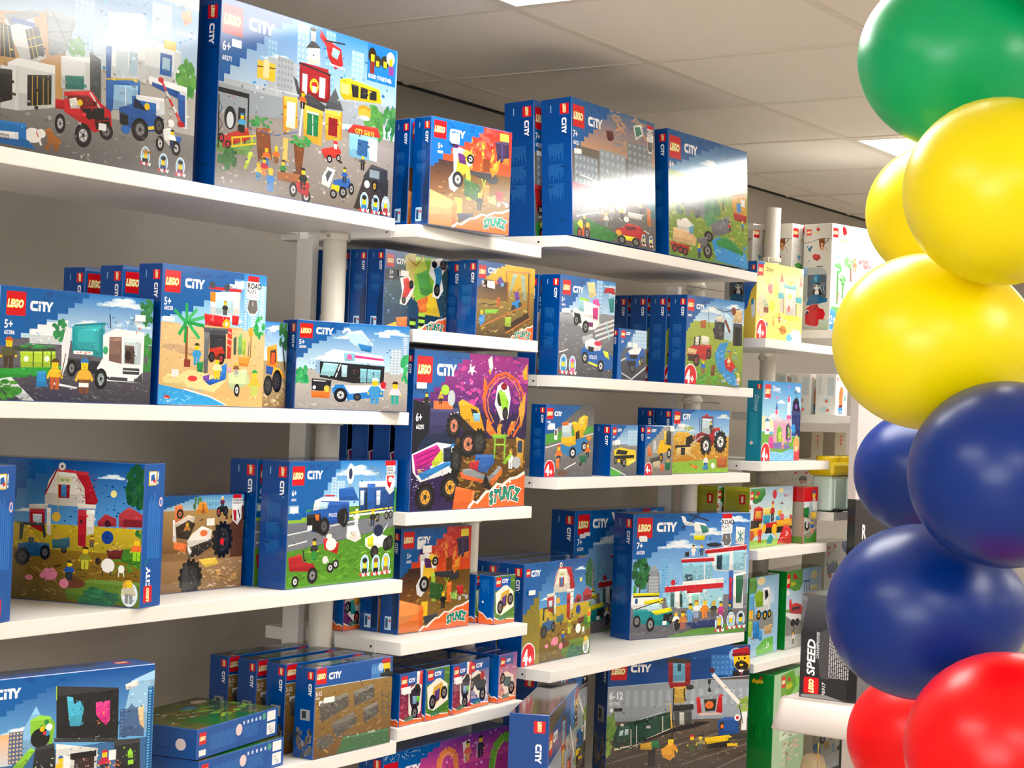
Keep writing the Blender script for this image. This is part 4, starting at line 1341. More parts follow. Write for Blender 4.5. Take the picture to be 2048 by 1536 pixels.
s f4e8c0 c8b070 48.5 3.8 63.1 17.6 14 1.9 1.1
p e84a9a 57.8,21.4 67.4,19.2 72.3,26.7 64.3,30.3
o e85aa8 64.5 24.1 6.1 3.1
p f0f0ee 24.3,31.4 43.7,33.2 63.5,36.6 72.7,43.9 64.9,50.6 45.6,53.3 28.3,45 22.2,37.7
p 1c2a30 24.7,36 35.7,36.8 39.4,45.9 28.6,48.1
p a8d83a 34.2,20 50.8,21.1 51.1,24.2 34.5,23
p 9acfd8 33,22.4 42.7,23.2 43.3,34.8 33.3,33.6
p f2f2f0 41.3,22.6 70.9,26.8 71.3,44 42.7,37.9
p d83a8a 58.6,29.1 68.3,28.5 68.2,41 59.6,40
r 7a2a6a 49.1 44.2 60.2 48.9
w 888 46.6 49.4 6.1 6.5
w 888 29.5 43.4 4.9 5.5
p c02a34 80.3,7.4 97.1,5.4 100.3,13 86.4,11.6 78,13
p d8dce0 77.1,4.5 97.1,5.4 97.2,6.2 77.3,6.1
p 2a8a8a 87,17.9 98.2,15.5 98.5,31.3 91.3,31.7
p b8bcc4 40.7,59.8 59.8,55.6 60.4,61.9 44.2,67.5
l 9ad0d8 2.1 85.4,43.1 91.5,60.2
s eee 888 .5 62.9 27.5 72.1 7 2.2 1.2
p 1f62b0 39.2,74 46.9,67.3 75.2,69 99.1,77.5 99,90.3 83.3,92.6 65.7,87 42.9,83.3
p f2f2f0 46.6,64.2 60.2,60.3 77.7,65.7 75.5,72.2 55.9,73.2 47.2,70.5
o d83a5c 70.6 65.3 7.3 2.5
p 1c2430 52.6,68.6 64,69.6 61.6,74.5 53.2,74.1
t f6f6f6 55.8 77.9 3.5 POLICE
l e2e24a 2.1 54.2,85.1 71.5,88.3
p e2e84a 79.8,72 89.9,73.1 93.6,80.9 84.7,78.1
w ddd 47.4 80.7 5.6 6
w ddd 77.2 88.1 6.3 6.4
B 2f8ac8 2f8ac8 9.4 98.8 18.7
B e86a9a e86a9a 25.5 99 18
l dddddd 1 1.3,77.4 17.2,73.5
@chase
bg 5a6a80
g 4a7ab0 8ab0d8 0 0 100 36.4
b a8c8e4 d0e2f2 47.6 -1 98.2 35.4 5 5
g 5a5f6a 2a2d36 0 36.8 100 100
l c8ccd4 3.2 9.5,63.5 93.7,34.4
l c8ccd4 3.1 45.5,101 101.9,72.1
l c8ccd4 2.3 12.6,87.4 45.1,98.1
J 56.8 57.8
p 1563b0 -7,39.4 6.2,38.7 14.4,100.4 1.6,100.8
L 7.5 2.9 14.8
C 25 5.8 15.5
t fff 9.4 21.9 6.1 5+
r f6f6f6 31.2 25.5 46.5 34.5
p 1f5cae 23.8,50.5 49.4,36.6 88.1,34.7 95.1,53.6 64.2,76.6 37.6,77.5
p f4f4f2 33.8,43.7 54.7,34.7 82.5,34.9 72.5,48.3 39.8,49.7
p 101820 39.8,49.7 69.8,48.4 65.1,58 40.7,57.5
p 1a2430 30.6,62.6 62.7,61.3 61.2,73.6 34.6,74.6
p e2e24a 73.6,60.8 89.7,55.4 90.4,64.8 77.1,70
w 666 50.8 77 9.6 10.2
w 888 84.5 60.3 6.6 8.7
@rescue
bg 8aa83c
g 2f86cc c8e4f4 0 0 100 28
c 43.5 13.8 27.7
c 81.8 7.1 20.9
g a8b84a 6a8a2c 0 28.2 100 100
s c8cf5a 5a8a2a .1 28.3 97.2 99.6 150 3 .8
s 3f9a34 6ab83a 18.2 72.1 54.9 100.1 40 3.2 1.1
J 45.3 40.5
L .7 3.6 11
C 15.3 8.7 13.3
r d8e0f0 1.5 21.3 8 23.7
l 3a4a3a .9 36,14.4 38.4,34.3
l 3a4a3a .8 45.8,10 63.9,14.1 92.4,8.2
p b8622a 23,27.2 32.9,25.6 32.2,35.6 23.5,35.3
p 3c3c40 47.9,24.5 64.5,25.2 64.3,47.2 47.8,46.3
f 55565a 2a2a2e 55.9 33.1 9.1 12.8 26
p e8e0d0 48.9,20.8 61.5,18 63.2,26.2 49.2,26.3
p 3c3c40 81.3,25.8 97,25.7 98.1,51.6 81.2,52.5
r 1c1c20 84.6 30.9 93.7 51.2
p e0bf8a 81.9,10.9 95.1,9.9 97,24.7 81.2,24.9
s c8a06a f0dcb0 81 11.3 95.4 24.4 12 1.8 1.1
p c8e4f4 65.2,14 81.1,22.1 79.7,48.1 65.4,45.3
l 7a3a2c 3.4 65.6,23.2 75.3,37.3
o 8a4a3a 80.7 11.9 4.2 4.8
p 2f8fd4 58.1,51.2 74.5,48.4 68.6,57.8 66.5,66.9 85.2,84.1 96.1,99.8 78.1,98.6 54.6,80 50,64.2
s 7ec4ea 1f6fb8 54.4 55.9 89.9 97 46 2.3 .9
s ffffff 9ad4f0 62.5 79.1 90.4 96.9 20 2 .6
p c81f28 66.7,70.5 76.7,66.4 87.4,76.8 80,84.3 69.6,79.4
l d83a34 1.5 76.7,66.4 77.6,59.1
m e8d8c0 c84 a62 75.1 77.3 12.5
p c02a26 2.2,61.5 11.4,55.7 43.2,53.8 43.8,64.5 34.3,72.1 2.6,68.4
p 2a2a2e 13.2,46.7 24.1,44.2 23.6,55.8 12.6,56.5
p e8e4d8 15.7,46.5 21.7,45.3 21.1,55.1 15,55.5
p f0ead8 25.3,44.1 39,45.1 38.2,54.1 25.9,53.9
p 3a1c1c 3.7,66.6 19.4,67.6 17.4,74.7 4.2,73.6
p e0c08a 3.2,59.6 19,60.5 16.9,65.9 2.4,65.8
w 9a2a2a 18.5 72.9 5.3 7
w 9a2a2a 39.3 64.8 4.4 6
m 2a6ac0 864 a62 30.4 88.1 17.4
p 7a4a2a 44.5,76.9 51.4,76.6 50.6,89 43.9,89.3
m f0d8b8 eb8 f8e08a 93.5 98.1 13.4
f 3f8f34 6ab84a 28.4 95.2 9.7 4.5 22
4 9 91 10
@mixer
bg 706f6f
g 5a5a58 7c7b79 0 0 100 44
p 4f9a3c -1,40.5 99,27.8 99.5,36.7 0,55.4
s 6ab84a 3a8a34 -0.8 35.3 99.8 48.4 40 2.6 .9
g 7a7978 5c5b5c 0 57.1 100 100
l d8d8d4 1.4 .3,59.7 99.6,38.9
s 8a8988 5c5b5c 1.7 61.4 98.8 98.1 60 3.2 .6
l e0e0dc 1.4 40.4,89.5 64.2,80.8
J 70.6 40.5
L 1.2 4.3 12.7
C 16.5 8.9 15.4
r c8d8ec 2 22.7 9.2 24.9
r f6f6f6 3.1 28.5 14.2 34.9
r f0f0ee 17.4 33.2 23.8 48.3
r 555 18.5 34.7 22.3 42.3
p 2a7ab4 31.6,52.9 44.3,50.6 86.6,43.5 89.2,58.9 62,72.1 49,72.2 33.1,65.8
p f2bc1c 31.7,44.3 47,41.9 61.8,43.8 62.5,54.7 48.1,58.1 32.3,54
p c8dce0 32.5,26.9 52.4,24.3 53,44 33.7,45.3
l f2bc1c 2.4 58.9,24.2 60.5,48.2
p f2bc1c 52.3,23.3 62.1,22 79.9,43.6 63.7,48.2
p e8742c 31.3,24.8 45.7,22.3 46.1,27.7 32.6,28.7
p f4c01c 62.5,28.5 68.4,17.4 78,12.8 86.5,14.8 85.6,28.1 78,39.2 66.7,43.8
p f8d860 68.5,19.6 78.1,15 77.2,26 69.2,30.6
p 3a2a1c 61.4,37.3 69.5,35 70.2,45.9 62.1,48.2
w eee 56.7 66.7 7.2 8.2
w eee 80.8 57.8 6 7
m e8742c 234 c23 27.7 80.9 25.7
p e87a3a 23.5,74.5 29.8,74.4 29.2,89.4 22.8,88.4
m e8742c 234 c23 88.4 74.2 21.9
p 1f6a4a 70.1,71 88.2,69.8 85.5,80.8 74,80.8
w 333 74.1 83 2.6 2.6
o 6a4a3a 36 95.4 11.5 3.9
s 8a6a4a 4a3024 26.5 92.7 47.3 99.1 14 1.6 .7
p d88a3a 83.1,41.3 96.6,43.4 93.6,50 85.2,47.9
4 10 90 10
@cab
bg 8a929a
g 4f8cc4 b8d8ee 0 0 100 37.6
b a8cfe8 c8e2f2 62.1 10 98.2 43.7 4 5
g 8a8c8c 5c5e60 0 40.6 100 100
p 4faa3c -1.3,83.1 37.5,89.7 44.4,100.7 0,100
l dddddd 2.1 1.7,83.2 62.4,101
J 53.9 40.6
r 1563b0 -5.5 0 3.2 52.7
L 4.4 4.4 14.5
C 22.1 7.3 15.8
t fff 6.2 21 5.1 4+
r f6f6f6 3.9 30.9 21.4 40
p f0d02a 10.8,49.7 33.8,43.6 69.9,48.3 94.2,49.9 96.2,71.7 66.7,80.8 15.4,71.1
p 1c2024 25.3,48.2 64.2,51.4 58.8,59.1 17.2,57.3
p 1a1a1c 11.6,60.3 89,59.2 89.6,65.5 15.1,68
p 22242a 35.5,65.1 53.9,71.4 51.7,80.6 36.5,77.4
l f2f2a0 2.1 66.2,74.6 93,70.2
w 888 18.2 69.5 6.5 8
w 999 51.2 74.4 8.4 9.3
@digger
bg 8a8078
g a8a49e 7a746e 0 0 100 100
s b8b0a8 6a625a 2.9 6.8 98.6 97.9 50 3.9 1.1
J 61.5 45.8
L 3.3 3.4 12.8
C 19.8 6.8 17.4
r c8d8ec 4.3 22.7 14.6 26
p e8742c 10.2,42.7 15.8,42.8 23.2,61.6 9.3,61.5
p c8ccd0 28.8,30 34.5,30 42.1,55.6 25.4,55.4
p eab81c 51.7,30.1 91.9,23.7 92.8,49.6 64.7,55.7 44.5,49.3
p 3a3c40 64.9,10.2 91.4,10.2 92.4,40 66.4,36.6
p e8c84a 64.9,10.2 73.7,10.2 73.9,36.7 66.3,35
p eab81c 46.6,39.8 64.1,46.3 53.8,61.9 42.1,55.6
p 4a4844 15.5,67.6 48.2,61.8 54.4,71.1 21.8,76.8
w d8a82a 56.8 65 7.8 9.2
w ccc 86.2 55.9 8 10.7
p c8b89a 27,73.8 54.4,71.1 55.4,86.1 30.8,85.8
p e8643c 57.6,77.2 65.9,77.3 69.5,92.2 55.8,92.1
m 864 2a6a4a e83 83.2 92.4 23.6
p 1f6a4a 71.3,74.3 93.6,74.5 91.4,89.6 74.8,89.4
4 12 88 12
@tractor
bg c8a23a
g 2a86d4 b8dcf2 0 0 100 46.6
c 89.5 9.5 16.4
c 20.4 29.7 26.3
g d8a83a b87a1c 0 41.7 100 81.3
s f0cc6a b8862a 3 44.2 97.4 81.3 90 3 1.1
p e2b03a 3.6,39.4 10,34.6 28.5,36.9 37,51.5 2.7,54
s f2d06a c89a2a 3.8 35.7 34.1 52.8 30 2.1 1
p 8ab83a -0.4,83.2 99.5,76.6 100.6,100.8 0,99.3
s a8d04a 6a9a2a 1.1 83.7 98.8 98.7 50 2.7 .9
f 8aa83a a8c04a 25.7 29.6 10.6 3.4 14
l a8c0a0 .6 84.9,29.2 85.5,44.1
J 37.9 34.6
L 2.7 3.5 10.4
C 17.1 6.9 13.6
t fff 1.9 22.1 5 5+
r f6f6f6 8.5 22.5 18.9 27.8
p 8a1820 36.7,41.7 49.8,34.4 71.7,41.6 72.3,56.5 53.2,54 36.9,49.1
p b01e26 64.4,29.4 82,26.8 83.6,31.7 74.1,34.2 72.2,54 64,54
p c8dce4 50.3,12.4 67.9,14.6 67.4,36.7 51.2,35.6
l 22242a 1.1 50.3,11.2 49.9,36.8
l 22242a 1.1 69.2,13.4 71.4,34.2
r a01c24 50.3 9.9 70.5 12.8
r c23 55.5 6.3 60.9 9.9
m 3a3c44 333 864 66.6 36.7 19.7
l b8bcc0 1.3 23.6,46.7 41.8,36.8 37.2,56.4
p 1c1c1e 23.5,44.2 33.9,39.3 36.9,49.1 29.2,56.4 23.9,56.4
l c8ccd0 1.1 31.8,56.4 50.1,41.7 60.9,44.1
p 1c1c1e 5.4,56.4 31.8,55.2 32,61.3 8.3,66.2
p e8c880 8.1,60.1 33.2,58.9 32.3,71.2 8.5,72.3
r 2a241c 15.7 60.1 22.8 71.6
W eee 58.7 56.5 9.2 15.8
W eee 84.4 50.3 11 16.9
w 333 37.5 66.3 .3 .2
l 2a2a2e .9 47.1,34.4 46.3,12.5
m e8e4dc 2a5aa8 864 59.4 95.1 27.7
p b8602a 78.7,76.5 98,75.4 98.8,91.8 79.9,92.9
s d83a2a 4a8a2a 80 74 96.7 79.1 10 1.2 1.1
p e87a2a 32.8,86.1 46.4,89.9 43.8,93.7 34.3,89.8
l 3a8a2a .9 30.1,84.8 34.2,87.3
o f2f2f0 72.2 87.7 2.8 3.5
p f2f2f0 69.5,89 76.4,87.8 75.2,93.6 70.6,93.5
p 3f86b8 54.5,88.8 64.1,88.9 64.3,95.2 54.7,95.1
@barn
bg 8a7a24
g 0d4f9a 5aa0d8 22.1 0 100 46.8
c 82.1 10 10.4
c 31.2 36.6 8.4
g c8ac24 9a8a20 23.4 45.4 100 69
s d8c040 a88a20 27.2 45.3 101.9 63.3 60 1.8 .6
g 8a6a1c 5a4a18 24.4 63.5 100 100
s b08a3a 4a3a14 28.2 69.1 98.3 99.7 80 2.3 .7
p 3f7a24 79.3,62.2 100.9,57.6 100.3,71.4 86.4,68.5
s 5a9a2c 2c5a1c 81.9 61.1 101.3 77.6 40 1.5 .7
p 5a7a20 56.8,89.2 70.7,82.4 100.7,82.3 99.9,99.6 57.1,97.6
f 174f3a 2f7a4a 76.4 95.7 11.6 6.2 50
f 174a2c 2c6a34 96.7 16.6 6.8 13.7 50
f 2c6a34 4a8a3c 100.7 49.3 4 6.9 20
p a83238 73.9,41.8 78.4,35.9 84.8,38.9 85,44.4 74.3,45.2
o 4a1a20 79.8 42.7 1.8 2.5
p b03a3e 86.2,36 92,30 102.5,36.8 102.5,43.7 86.5,44.7
r 7a2228 89 38.8 100.4 44
o f0e08a 82.8 21.7 1.8 2.5
J 46.6 48.8
L 2.5 4.8 5.6
C 9.4 6.7 13.3
p f0eadc 42.2,26 44.2,14.6 48.1,7.3 59.9,6.6 65.5,18.7 66.6,31.9 52.5,32.2 42.4,31.6
p b81f2a 48.1,8 49.8,5.8 66.9,7.5 74,27.9 71.2,30.9 66.6,31.2 65.5,18.7 59.9,8.7
s d84048 8a1420 60.3 7.6 72.5 29.8 60 .5 .3
l a01822 .9 42.2,24.6 48.7,7.3
o e8e4dc 51.9 4.3 2.1 2.8
o 333 51.9 4.3 .7 1
r 9a1c26 50 17.1 56.9 26.6
p 3f8ac8 51.8,17.6 54.9,17.4 55,25.8 52,25.6
r e8e4b0 49.7 11.8 58.3 15.6
t 2a7a2a 51.2 13 1.7 NATUR
l e2b83a .3 49.5,7.2 50.7,40.8
o e2b83a 49.5 40.2 2.6 3.4
p e8e2d4 32.9,32.3 44.2,31.4 44.3,34.9 33,35.8
p b81f2a 33.4,35.8 42.5,35.1 43.1,52.6 33.8,47.7
p cfe0ea 35.5,39.1 40.9,39 40.9,45.7 35.8,45.9
p f0eadc 61.8,30.2 72.9,30 72.7,32.8 62,33.6
p b81f2a 62.2,34.3 67.3,34.2 67.6,60.4 62.9,59.4
p f0eadc 67.2,33.9 72.2,33.6 71.9,50.3 67.9,52
p f0eadc 43.7,34.3 46.1,34.1 46.7,53.7 44.3,52.5
r 3a2020 63.7 41.1 65.1 43.9
p 1f5a8a 27.3,60.9 34.4,58.9 45.8,59.4 46.6,67.7 27.6,70.8
p 2a3a3a 27.9,45.3 42.3,44.9 43.8,53.9 42.7,56.8 41.2,47.1 30.4,47.3 29.6,57.9 27.8,58.1
m d8a83a 456 b87a3a 35.1 60.3 11.2
W 444 30 69.9 4.3 5.9
W 666 43.6 65.9 2.8 4.8
w 555 54.8 62.8 1.6 2.8
p 3a6a7a 47.4,56.4 58,54.2 58.2,61.2 48.2,62.7
o c8a03a 51.1 53.6 2.4 2.5
m 8a5a3a 444 5a3a2a 71.1 60.1 8.3
o 1c3f8a 80.1 52.4 3.5 4.7
p 6a2c22 79.8,61.4 89.6,59.9 88.7,66.9 81.2,67.5
s e8b8a8 c88a78 80.3 56.9 89 61.4 12 .9 .6
m e8742c 9ad02a c9a03a 97.3 67.5 15.8
m 8a8a2c c8c83a 4a2a1a 67.5 75.7 16
o f2efe8 81 72 3.9 5
o 3a2c28 75.1 69.4 1.6 2.5
l 3a2c28 .6 78,76.1 78.1,79.6
l 3a2c28 .6 82.6,75.7 82.7,79.2
o f2efe8 88.9 73.8 1.8 2.8
l f2efe8 .5 87.6,75.3 87.4,79.4
l f2efe8 .5 90.1,75 90.5,79.1
o 6a3a22 60.3 86.1 8.2 3.6
o e887a0 46.9 80.6 4.5 4.5
o e887a0 42.4 82.2 1.4 2
l d8748c .8 44.8,84 44.7,86.4
l d8748c .8 50.2,83.5 50.2,85.9
o e887a0 55.6 86.8 2.8 3.3
o e887a0 34.7 84.3 2.4 2
m 2a5ab0 234 333 58.4 84.2 13.9
o dce8ee 94.1 91.2 4.8 8.5
o d8a83a 93 85.8 3 4.7
m c8c0a0 888 e8b83a 93.7 97.5 16.5
4 9 91 9
@barnside
bg 0054a6
r f2c21c 19.1 4.9 59.1 14.9
p ffffff 23,5.7 54.5,5.6 55.2,14.3 25.3,14.1
p 1a5ab0 29.4,7.9 45.6,6.6 50.9,10.8 30.5,12
r c23 41.2 10.8 52.9 12.9
t f2f2f2 62.8 5.3 8.4 !
r 1f74c8 23.3 25.8 29.1 65.9
r 1f74c8 31.8 21.7 37.6 66
r 1f74c8 41.3 24.6 47.1 66.2
r 1f74c8 49.8 19.8 55.6 66.3
r 1f74c8 59.7 26.2 65.6 66.4
r 1f74c8 69.1 27.7 74.9 66.6
r 1f74c8 78.8 32 84.7 66.7
o f4c8c8 84.5 26.8 8.4 3.4
o 1f74c8 84.5 26.8 5 2
p 1a8a5a 9.8,71 28.8,65.8 29.2,67.2 10.2,72.3
C 22.8 88.7 0 U
L 13.7 96.9 0 U
@offroad
bg 8a6844
g 4a9ad8 c8e0ea 0 0 100 19.3
b 6ab0dc 9acce8 53.7 3 70.8 15.6 5 2
g b8945a 7a5430 0 15.1 100 59
s d8b88a 6a4a2c 23.2 21.8 99.3 59.7 60 2.5 .9
s 6a4028 4a2c1c 80 14.5 101.9 82.8 50 1.8 2.8
p 5a3520 81.4,33.3 99.4,19.2 100.8,79.1 86.7,69.6
g a07c54 80603c 0 67.3 100 100
s d8c09a 8a6c48 21.1 67.9 99.2 103.7 70 2.7 .7
J 47.7 15.2
f 2c6a34 4a8a3c 47.1 8.8 4.5 8.3 16
p ee9a2c 48.9,6.8 56.5,7 59.8,18.7 44.7,18.7
p b86a1c 52.7,7.3 53.6,7.4 56,18.7 51.2,18.8
s c89a4a 7a5a2a 42.8 17.3 61.7 20.5 10 1.1 .5
w c43 71.2 18.1 2.7 5.5
w 333 78.8 17.3 3.1 5.5
p 222 71.9,11.8 78.6,12 77.9,18.3 72.1,18.1
m 7a2a4a 234 eee 74.9 14 12.7
r d8121e 87 -0.3 96.7 4
r fff 86.2 4 98.3 11.5
t 222 86.9 4.5 2.8 WORKING
t 222 87 8.1 1.9 SUSPENSION
p fff 86.4,11.2 97.1,11 97.7,25.5 93,32.8 87,27.2
p b8141e 87.5,16.6 91.4,16.7 91.9,29.5 88.9,27.3
l 222 1.1 93.4,15.8 95.7,25.4
p f2884c 22.1,10 29.4,8.2 31.5,14.4 33.9,29 22.8,28.5
w e86 28 18.4 3.7 5
p e8dccc 21.9,28.5 37.3,19.9 44.8,22.2 43.1,27.4 26.6,32.8
p 3a2c22 23,32.7 37.5,25.1 45.1,29.5 38.2,45.8 25.2,43.1
m c87a3a 333 864 36.2 41.6 14.6
p f2ece2 20.5,24.3 22.7,24.4 25.4,49.3 21.3,47
p ef7a3c 22,47.1 36.5,49.9 35,59.2 22.3,54.3
p f4ede2 36.4,47.8 41.7,39.8 52.7,32 64.2,36.7 62.7,47.1 49.6,50.6 40.4,54.3
o e8743c 54.9 39.8 4.2 3.4
p 2a2626 39.5,54.2 62.7,47.1 64.9,53.6 50.1,63.2 39.9,64.6
s d8ccbc 2a2020 40.4 48.6 63.1 63.3 16 .9 .8
p f4ede2 37.4,50 42.4,58.6 39.8,62.6 37.7,56.2
l 4a4642 1.4 60.8,47 68.6,51.7
l 4a4642 1.4 38.8,60.4 42.1,75.2
W 222226 76.2 47.8 10.6 17.8
o 1c1c20 70.8 47.6 3.8 14.8
o d8222a 75.9 49.9 2.3 3.8
W 2c2c30 41.9 85.6 11.6 17.5
o 3a3c40 36 85.2 3.7 14.6
p e8c04a 50.3,67.4 69.2,66.4 73.3,73 58.1,76.3
p c89a5a 69.7,79.1 75.5,79.5 77.8,90.3 72,89.9
p c89a5a 87.3,86.7 95,83 93.4,91.4 87.6,93.1
s c8a878 6a4a30 62.2 77.6 95.1 92.5 40 1.9 .7
r f4f2ea 57.8 24.4 66.6 32
@command
bg 5a8a2c
g 1f86d4 a8d8f2 0 0 100 37.2
c 20.8 31.2 23.2
c 60.5 8 25
b 9cc8e6 d0e6f4 36.6 12.5 42.2 30.3 2 7
b a8cee8 d0e6f4 42.3 15.9 49.7 30.6 3 6
f 1f7a44 3fa05a 17.6 37.4 7.1 5.7 24
f 2a7a3a 4a9a44 94.2 32.3 7.1 10.2 30
p 8ab83a -1.3,41.3 15.8,37.4 18.2,50.1 -0.6,55.2
g 6e7480 55575f 0 48.4 100 71
p 74787f -0.5,56.8 99.8,44.4 99.2,56.2 .2,70.7
l d8dce0 .7 -0.5,57.5 62.3,49.2
l d8dce0 .8 .8,66.1 17.1,63.3
p 4f8a24 .2,70.7 47.9,64.6 99.2,56.2 100,100 .8,99.8
s 6aa830 3a6a1c 2.4 71 97.5 96.7 150 3.2 .7
s 7ab83c 4a7a20 67 56.9 97.8 83.5 40 2.6 .7
J 44.9 45.9
r 8fb4c8 .2 34.5 8.8 40.8
r f2f4f4 1.6 35.8 8.2 40.3
L 2.3 3.6 10.5
C 15.2 7.3 13.8
t fff 2.5 22.4 4.5 6+
t fff 2.3 29 1.9 60315
o e8ecee 54.5 10.4 3.4 8.6
o 2a3a5a 54.5 10.4 1.7 4.6
l 8a9094 .9 55.2,18.6 53.5,22.6
s 5a6a74 8a949a 72.1 4 85.1 12.5 24 1.4 .8
p 1f5fb4 44.1,22.4 57.2,21.1 63.5,32.8 44.5,32.1
p e8ecee 62.8,17.1 98.6,17.1 97.9,23.1 63.1,22.9
p 14488c 63,22.1 97.8,22.2 97.6,42.6 63.9,42.7
p cfe4ee 64.1,24.6 68,24.7 67.9,36.3 64.7,37
p 1c2c3c 68.8,22.3 74.7,21.6 75.5,40.8 69.7,41.3
p d8e4ea 79.8,25.1 83.8,24.9 83.7,37 80.3,37.1
p 1f5fb4 70.7,19 78.5,19.2 78.5,41.7 71.6,41.4
l e2d83a .9 35.9,43.8 96.5,40
l f2f4f4 1.1 36,46.2 96.6,42.6
w 888 81.7 47.7 2 3.7
w 888 90.7 46.5 2 3.7
w 888 94.7 45.9 2 3.7
p f4f6f6 22.6,31.3 29.7,28.4 44.4,29.7 44.6,33.8 26.3,33.8
p 1a55a8 16,40.5 26.5,37.8 26.2,31.4 54,33.3 54.7,48.8 36.2,51.1 22.1,56.6 16.6,53.1
p bfe0ec 26.2,32.2 35.4,33.1 33.8,38.1 24.8,38.5
p e8ecee 22.6,31.3 28,31.5 26.6,38.6 21.2,39.2
l c23a3a .9 31.5,27.6 40.6,27.9
p 16181c 16.1,42.1 28.5,41.9 29.3,58.6 16.6,53.1
r f2f2ee 16.9 50.9 21 54.8
p e8742c 23.2,42.4 26.8,42.6 27,47.4 24.3,47.2
t f4f4f4 35.8 42.2 2.6 POLICE
W 555 31.7 52.4 4.4 7
W 555 49.9 46.1 3.4 7.2
o 1c1c20 47 45.2 3.7 6.5
m 2a2a2a 345 c9a03a 77.1 55 15
m f2f2f0 eee f2f2f0 61.5 52.5 13.1
p f4f2ee 53,53.6 62.5,52.5 66.8,64.2 61.2,67.1 52.5,63.3
r d8d0c0 56.2 58 61.9 63.7
m 333 2a8a3a 222 23.7 78.7 17.3
p b01e26 1.3,75.3 12.3,73.1 14.4,79.5 23.3,81.8 27.2,88.4 2.7,86.2
s 3a1a1a d8383c 2.4 77.4 12.8 85.1 14 .7 .8
l 333 1 13.9,70.1 15.3,79.6
w ddd 7.9 94.7 3.1 4.6
w 888 22.9 91.1 4.6 6.6
p c81f28 31.6,61.9 46.1,66.1 44.7,75.6 32.6,70.7
o f2ece0 38.8 67.2 4.8 5.1
o f2ece0 36.7 60.7 2.6 2.2
o d8d8d0 33.9 79.5 2.5 3.2
w ddd 38.8 86.3 3.3 4.1
w ddd 43.6 83.8 3 3.8
p f4f6f2 70.7,64.5 80.3,60.1 92.4,64.2 94.8,71.1 77,74.8 71,71.1
p d8e23a 72.7,64.6 78.4,62.5 78.9,73.3 72.9,71.2
l eee .8 86.3,62.2 92,54.1
o 1c2a4a 83.2 58.7 4.8 5
w 333 80 76.7 3.9 5.6
w 333 91.7 70.9 3.6 5.7
W 333 94.7 69.4 3.2 5.7
r d8121e 87.8 -0.1 98 4.2
r fff 89.1 4.2 97.9 12.7
t 222 90 5.4 3.4 EGG
t 222 88.5 9.3 2.4 LAUNCHER
p fff 88.7,12.7 98.1,12.8 96.9,25.6 93,28.9 88.7,23.7
p d8121e 89.5,12.7 97.2,12.8 92.8,23.8 90.2,20.3
o f2ece0 93.5 16.1 2.4 2.4
B 1f3a2a 222 71.1 96.5 17.2
B 222 8a5a2a 81.9 96.6 16.5
B 8a6a4a e8b83a 91.8 96.2 16.7
@hospital
bg 77747c
g 1668c0 9acdf0 0 0 100 67.7
c 38.4 25.1 22
c 63.4 15.2 19.2
c 87.1 5.1 16.2
b 6aacdc 8cc4e6 23.8 36 28.5 63.7 3 12
b 7ab6e0 98cae8 30.2 40.7 34.8 63.9 3 10
b 8abce0 a2cce8 19.4 45.6 24.1 63.5 3 6
b 6aa8d8 86bce0 7.5 57.3 26 69.2 8 4
p 8e949c 12.2,48.2 15.8,41.7 19.6,41.8 22.6,48.6 22.9,65 12.8,63.1
b 9aa0a8 c8ccd0 14.1 49.9 21.8 63.3 4 5
f 1a4a2c 2f7a44 6.7 46.5 6.5 11.3 50
l 4a3a2a 1 6.4,56.9 6.8,65.8
f 2a6a3c 4a9a50 .7 65.5 3.8 7.4 20
g 6c6a72 5a5860 0 79.6 100 100
s 84828a 5a5860 1 82.5 98.2 101.9 70 3.1 .4
p 5a8a3a 30.6,99.4 74.1,91.2 98.2,95.4 97.6,101.4 43.1,101.5
J 53.3 35.9
L 2.9 2.8 12.4
C 18.9 6.8 16.9
t fff 3 22.6 5.1 7+
t fff 3 29.3 2.8 60330
r f4f2ee 5.2 18.5 11.4 22
R 74.9 .5 10.5
l 2a2c34 .9 40.2,11.6 54.9,.5
l 2a2c34 .9 45.3,.3 63,6.1
p f4f6f4 39.1,1.7 42.2,2.5 44,6.3 52,8.1 51.3,10.3 42.5,9.4 40.5,6.3
p f2f4f0 51.1,6.5 59.9,8.3 64.1,13.7 61.9,18.2 52.3,18 50.5,11.8
p 3f8a7a 55.2,8.9 61.6,10.6 63.4,15.2 57.9,16.6
p e2d81a 50,17.9 60.3,18.2 59.6,22 50.9,21.7
r 222a30 45.8 30.7 46.3 34.4
p f2f2ee 87.4,11.3 95.5,12.3 95.2,26.9 87.5,25.9
l 1f8a8a .8 89.1,15.9 94.2,23
l 1f8a8a .8 89.4,22.8 94,16.1
l 1f8a8a .8 91.5,14.8 91.8,24
o 2a2c30 68.6 26 6.7 1.8
s eef 9cf 62.1 22.7 76.5 24.9 10 .8 .6
p e8eef0 61.6,31.2 97.6,27.7 97.6,50.7 69.3,47.3
p 8ac8dc 70.5,34.5 82.5,33.3 82.2,47.8 70.9,46.6
p 1f3a4a 71.3,35.3 76.1,34.7 75.7,47.3 71.4,45.9
p 9ad0e2 85.6,31.2 96.9,30 96.7,48.3 86.2,47.9
s 3a6a7a cfe8ee 86.7 32.9 96.4 46.6 16 1.1 1.1
p c81f2c 60.7,29.6 97.6,26.2 97.7,30.8 60.9,33.4
l f4f4f4 .5 60.7,30.1 97.6,26.9
l f0eee8 .8 83.6,32.6 83,47.8
p c81f2c 40.5,36.5 68.9,35.9 69.1,39.7 40.6,40
l f4f4f4 .5 40.5,37 68.9,36.4
p 8ac4d8 41.4,40.3 67.5,40 67.3,56.3 42.8,56.1
p 3a5a64 44.1,49.4 50.4,49.7 50.7,55.7 44.4,55.4
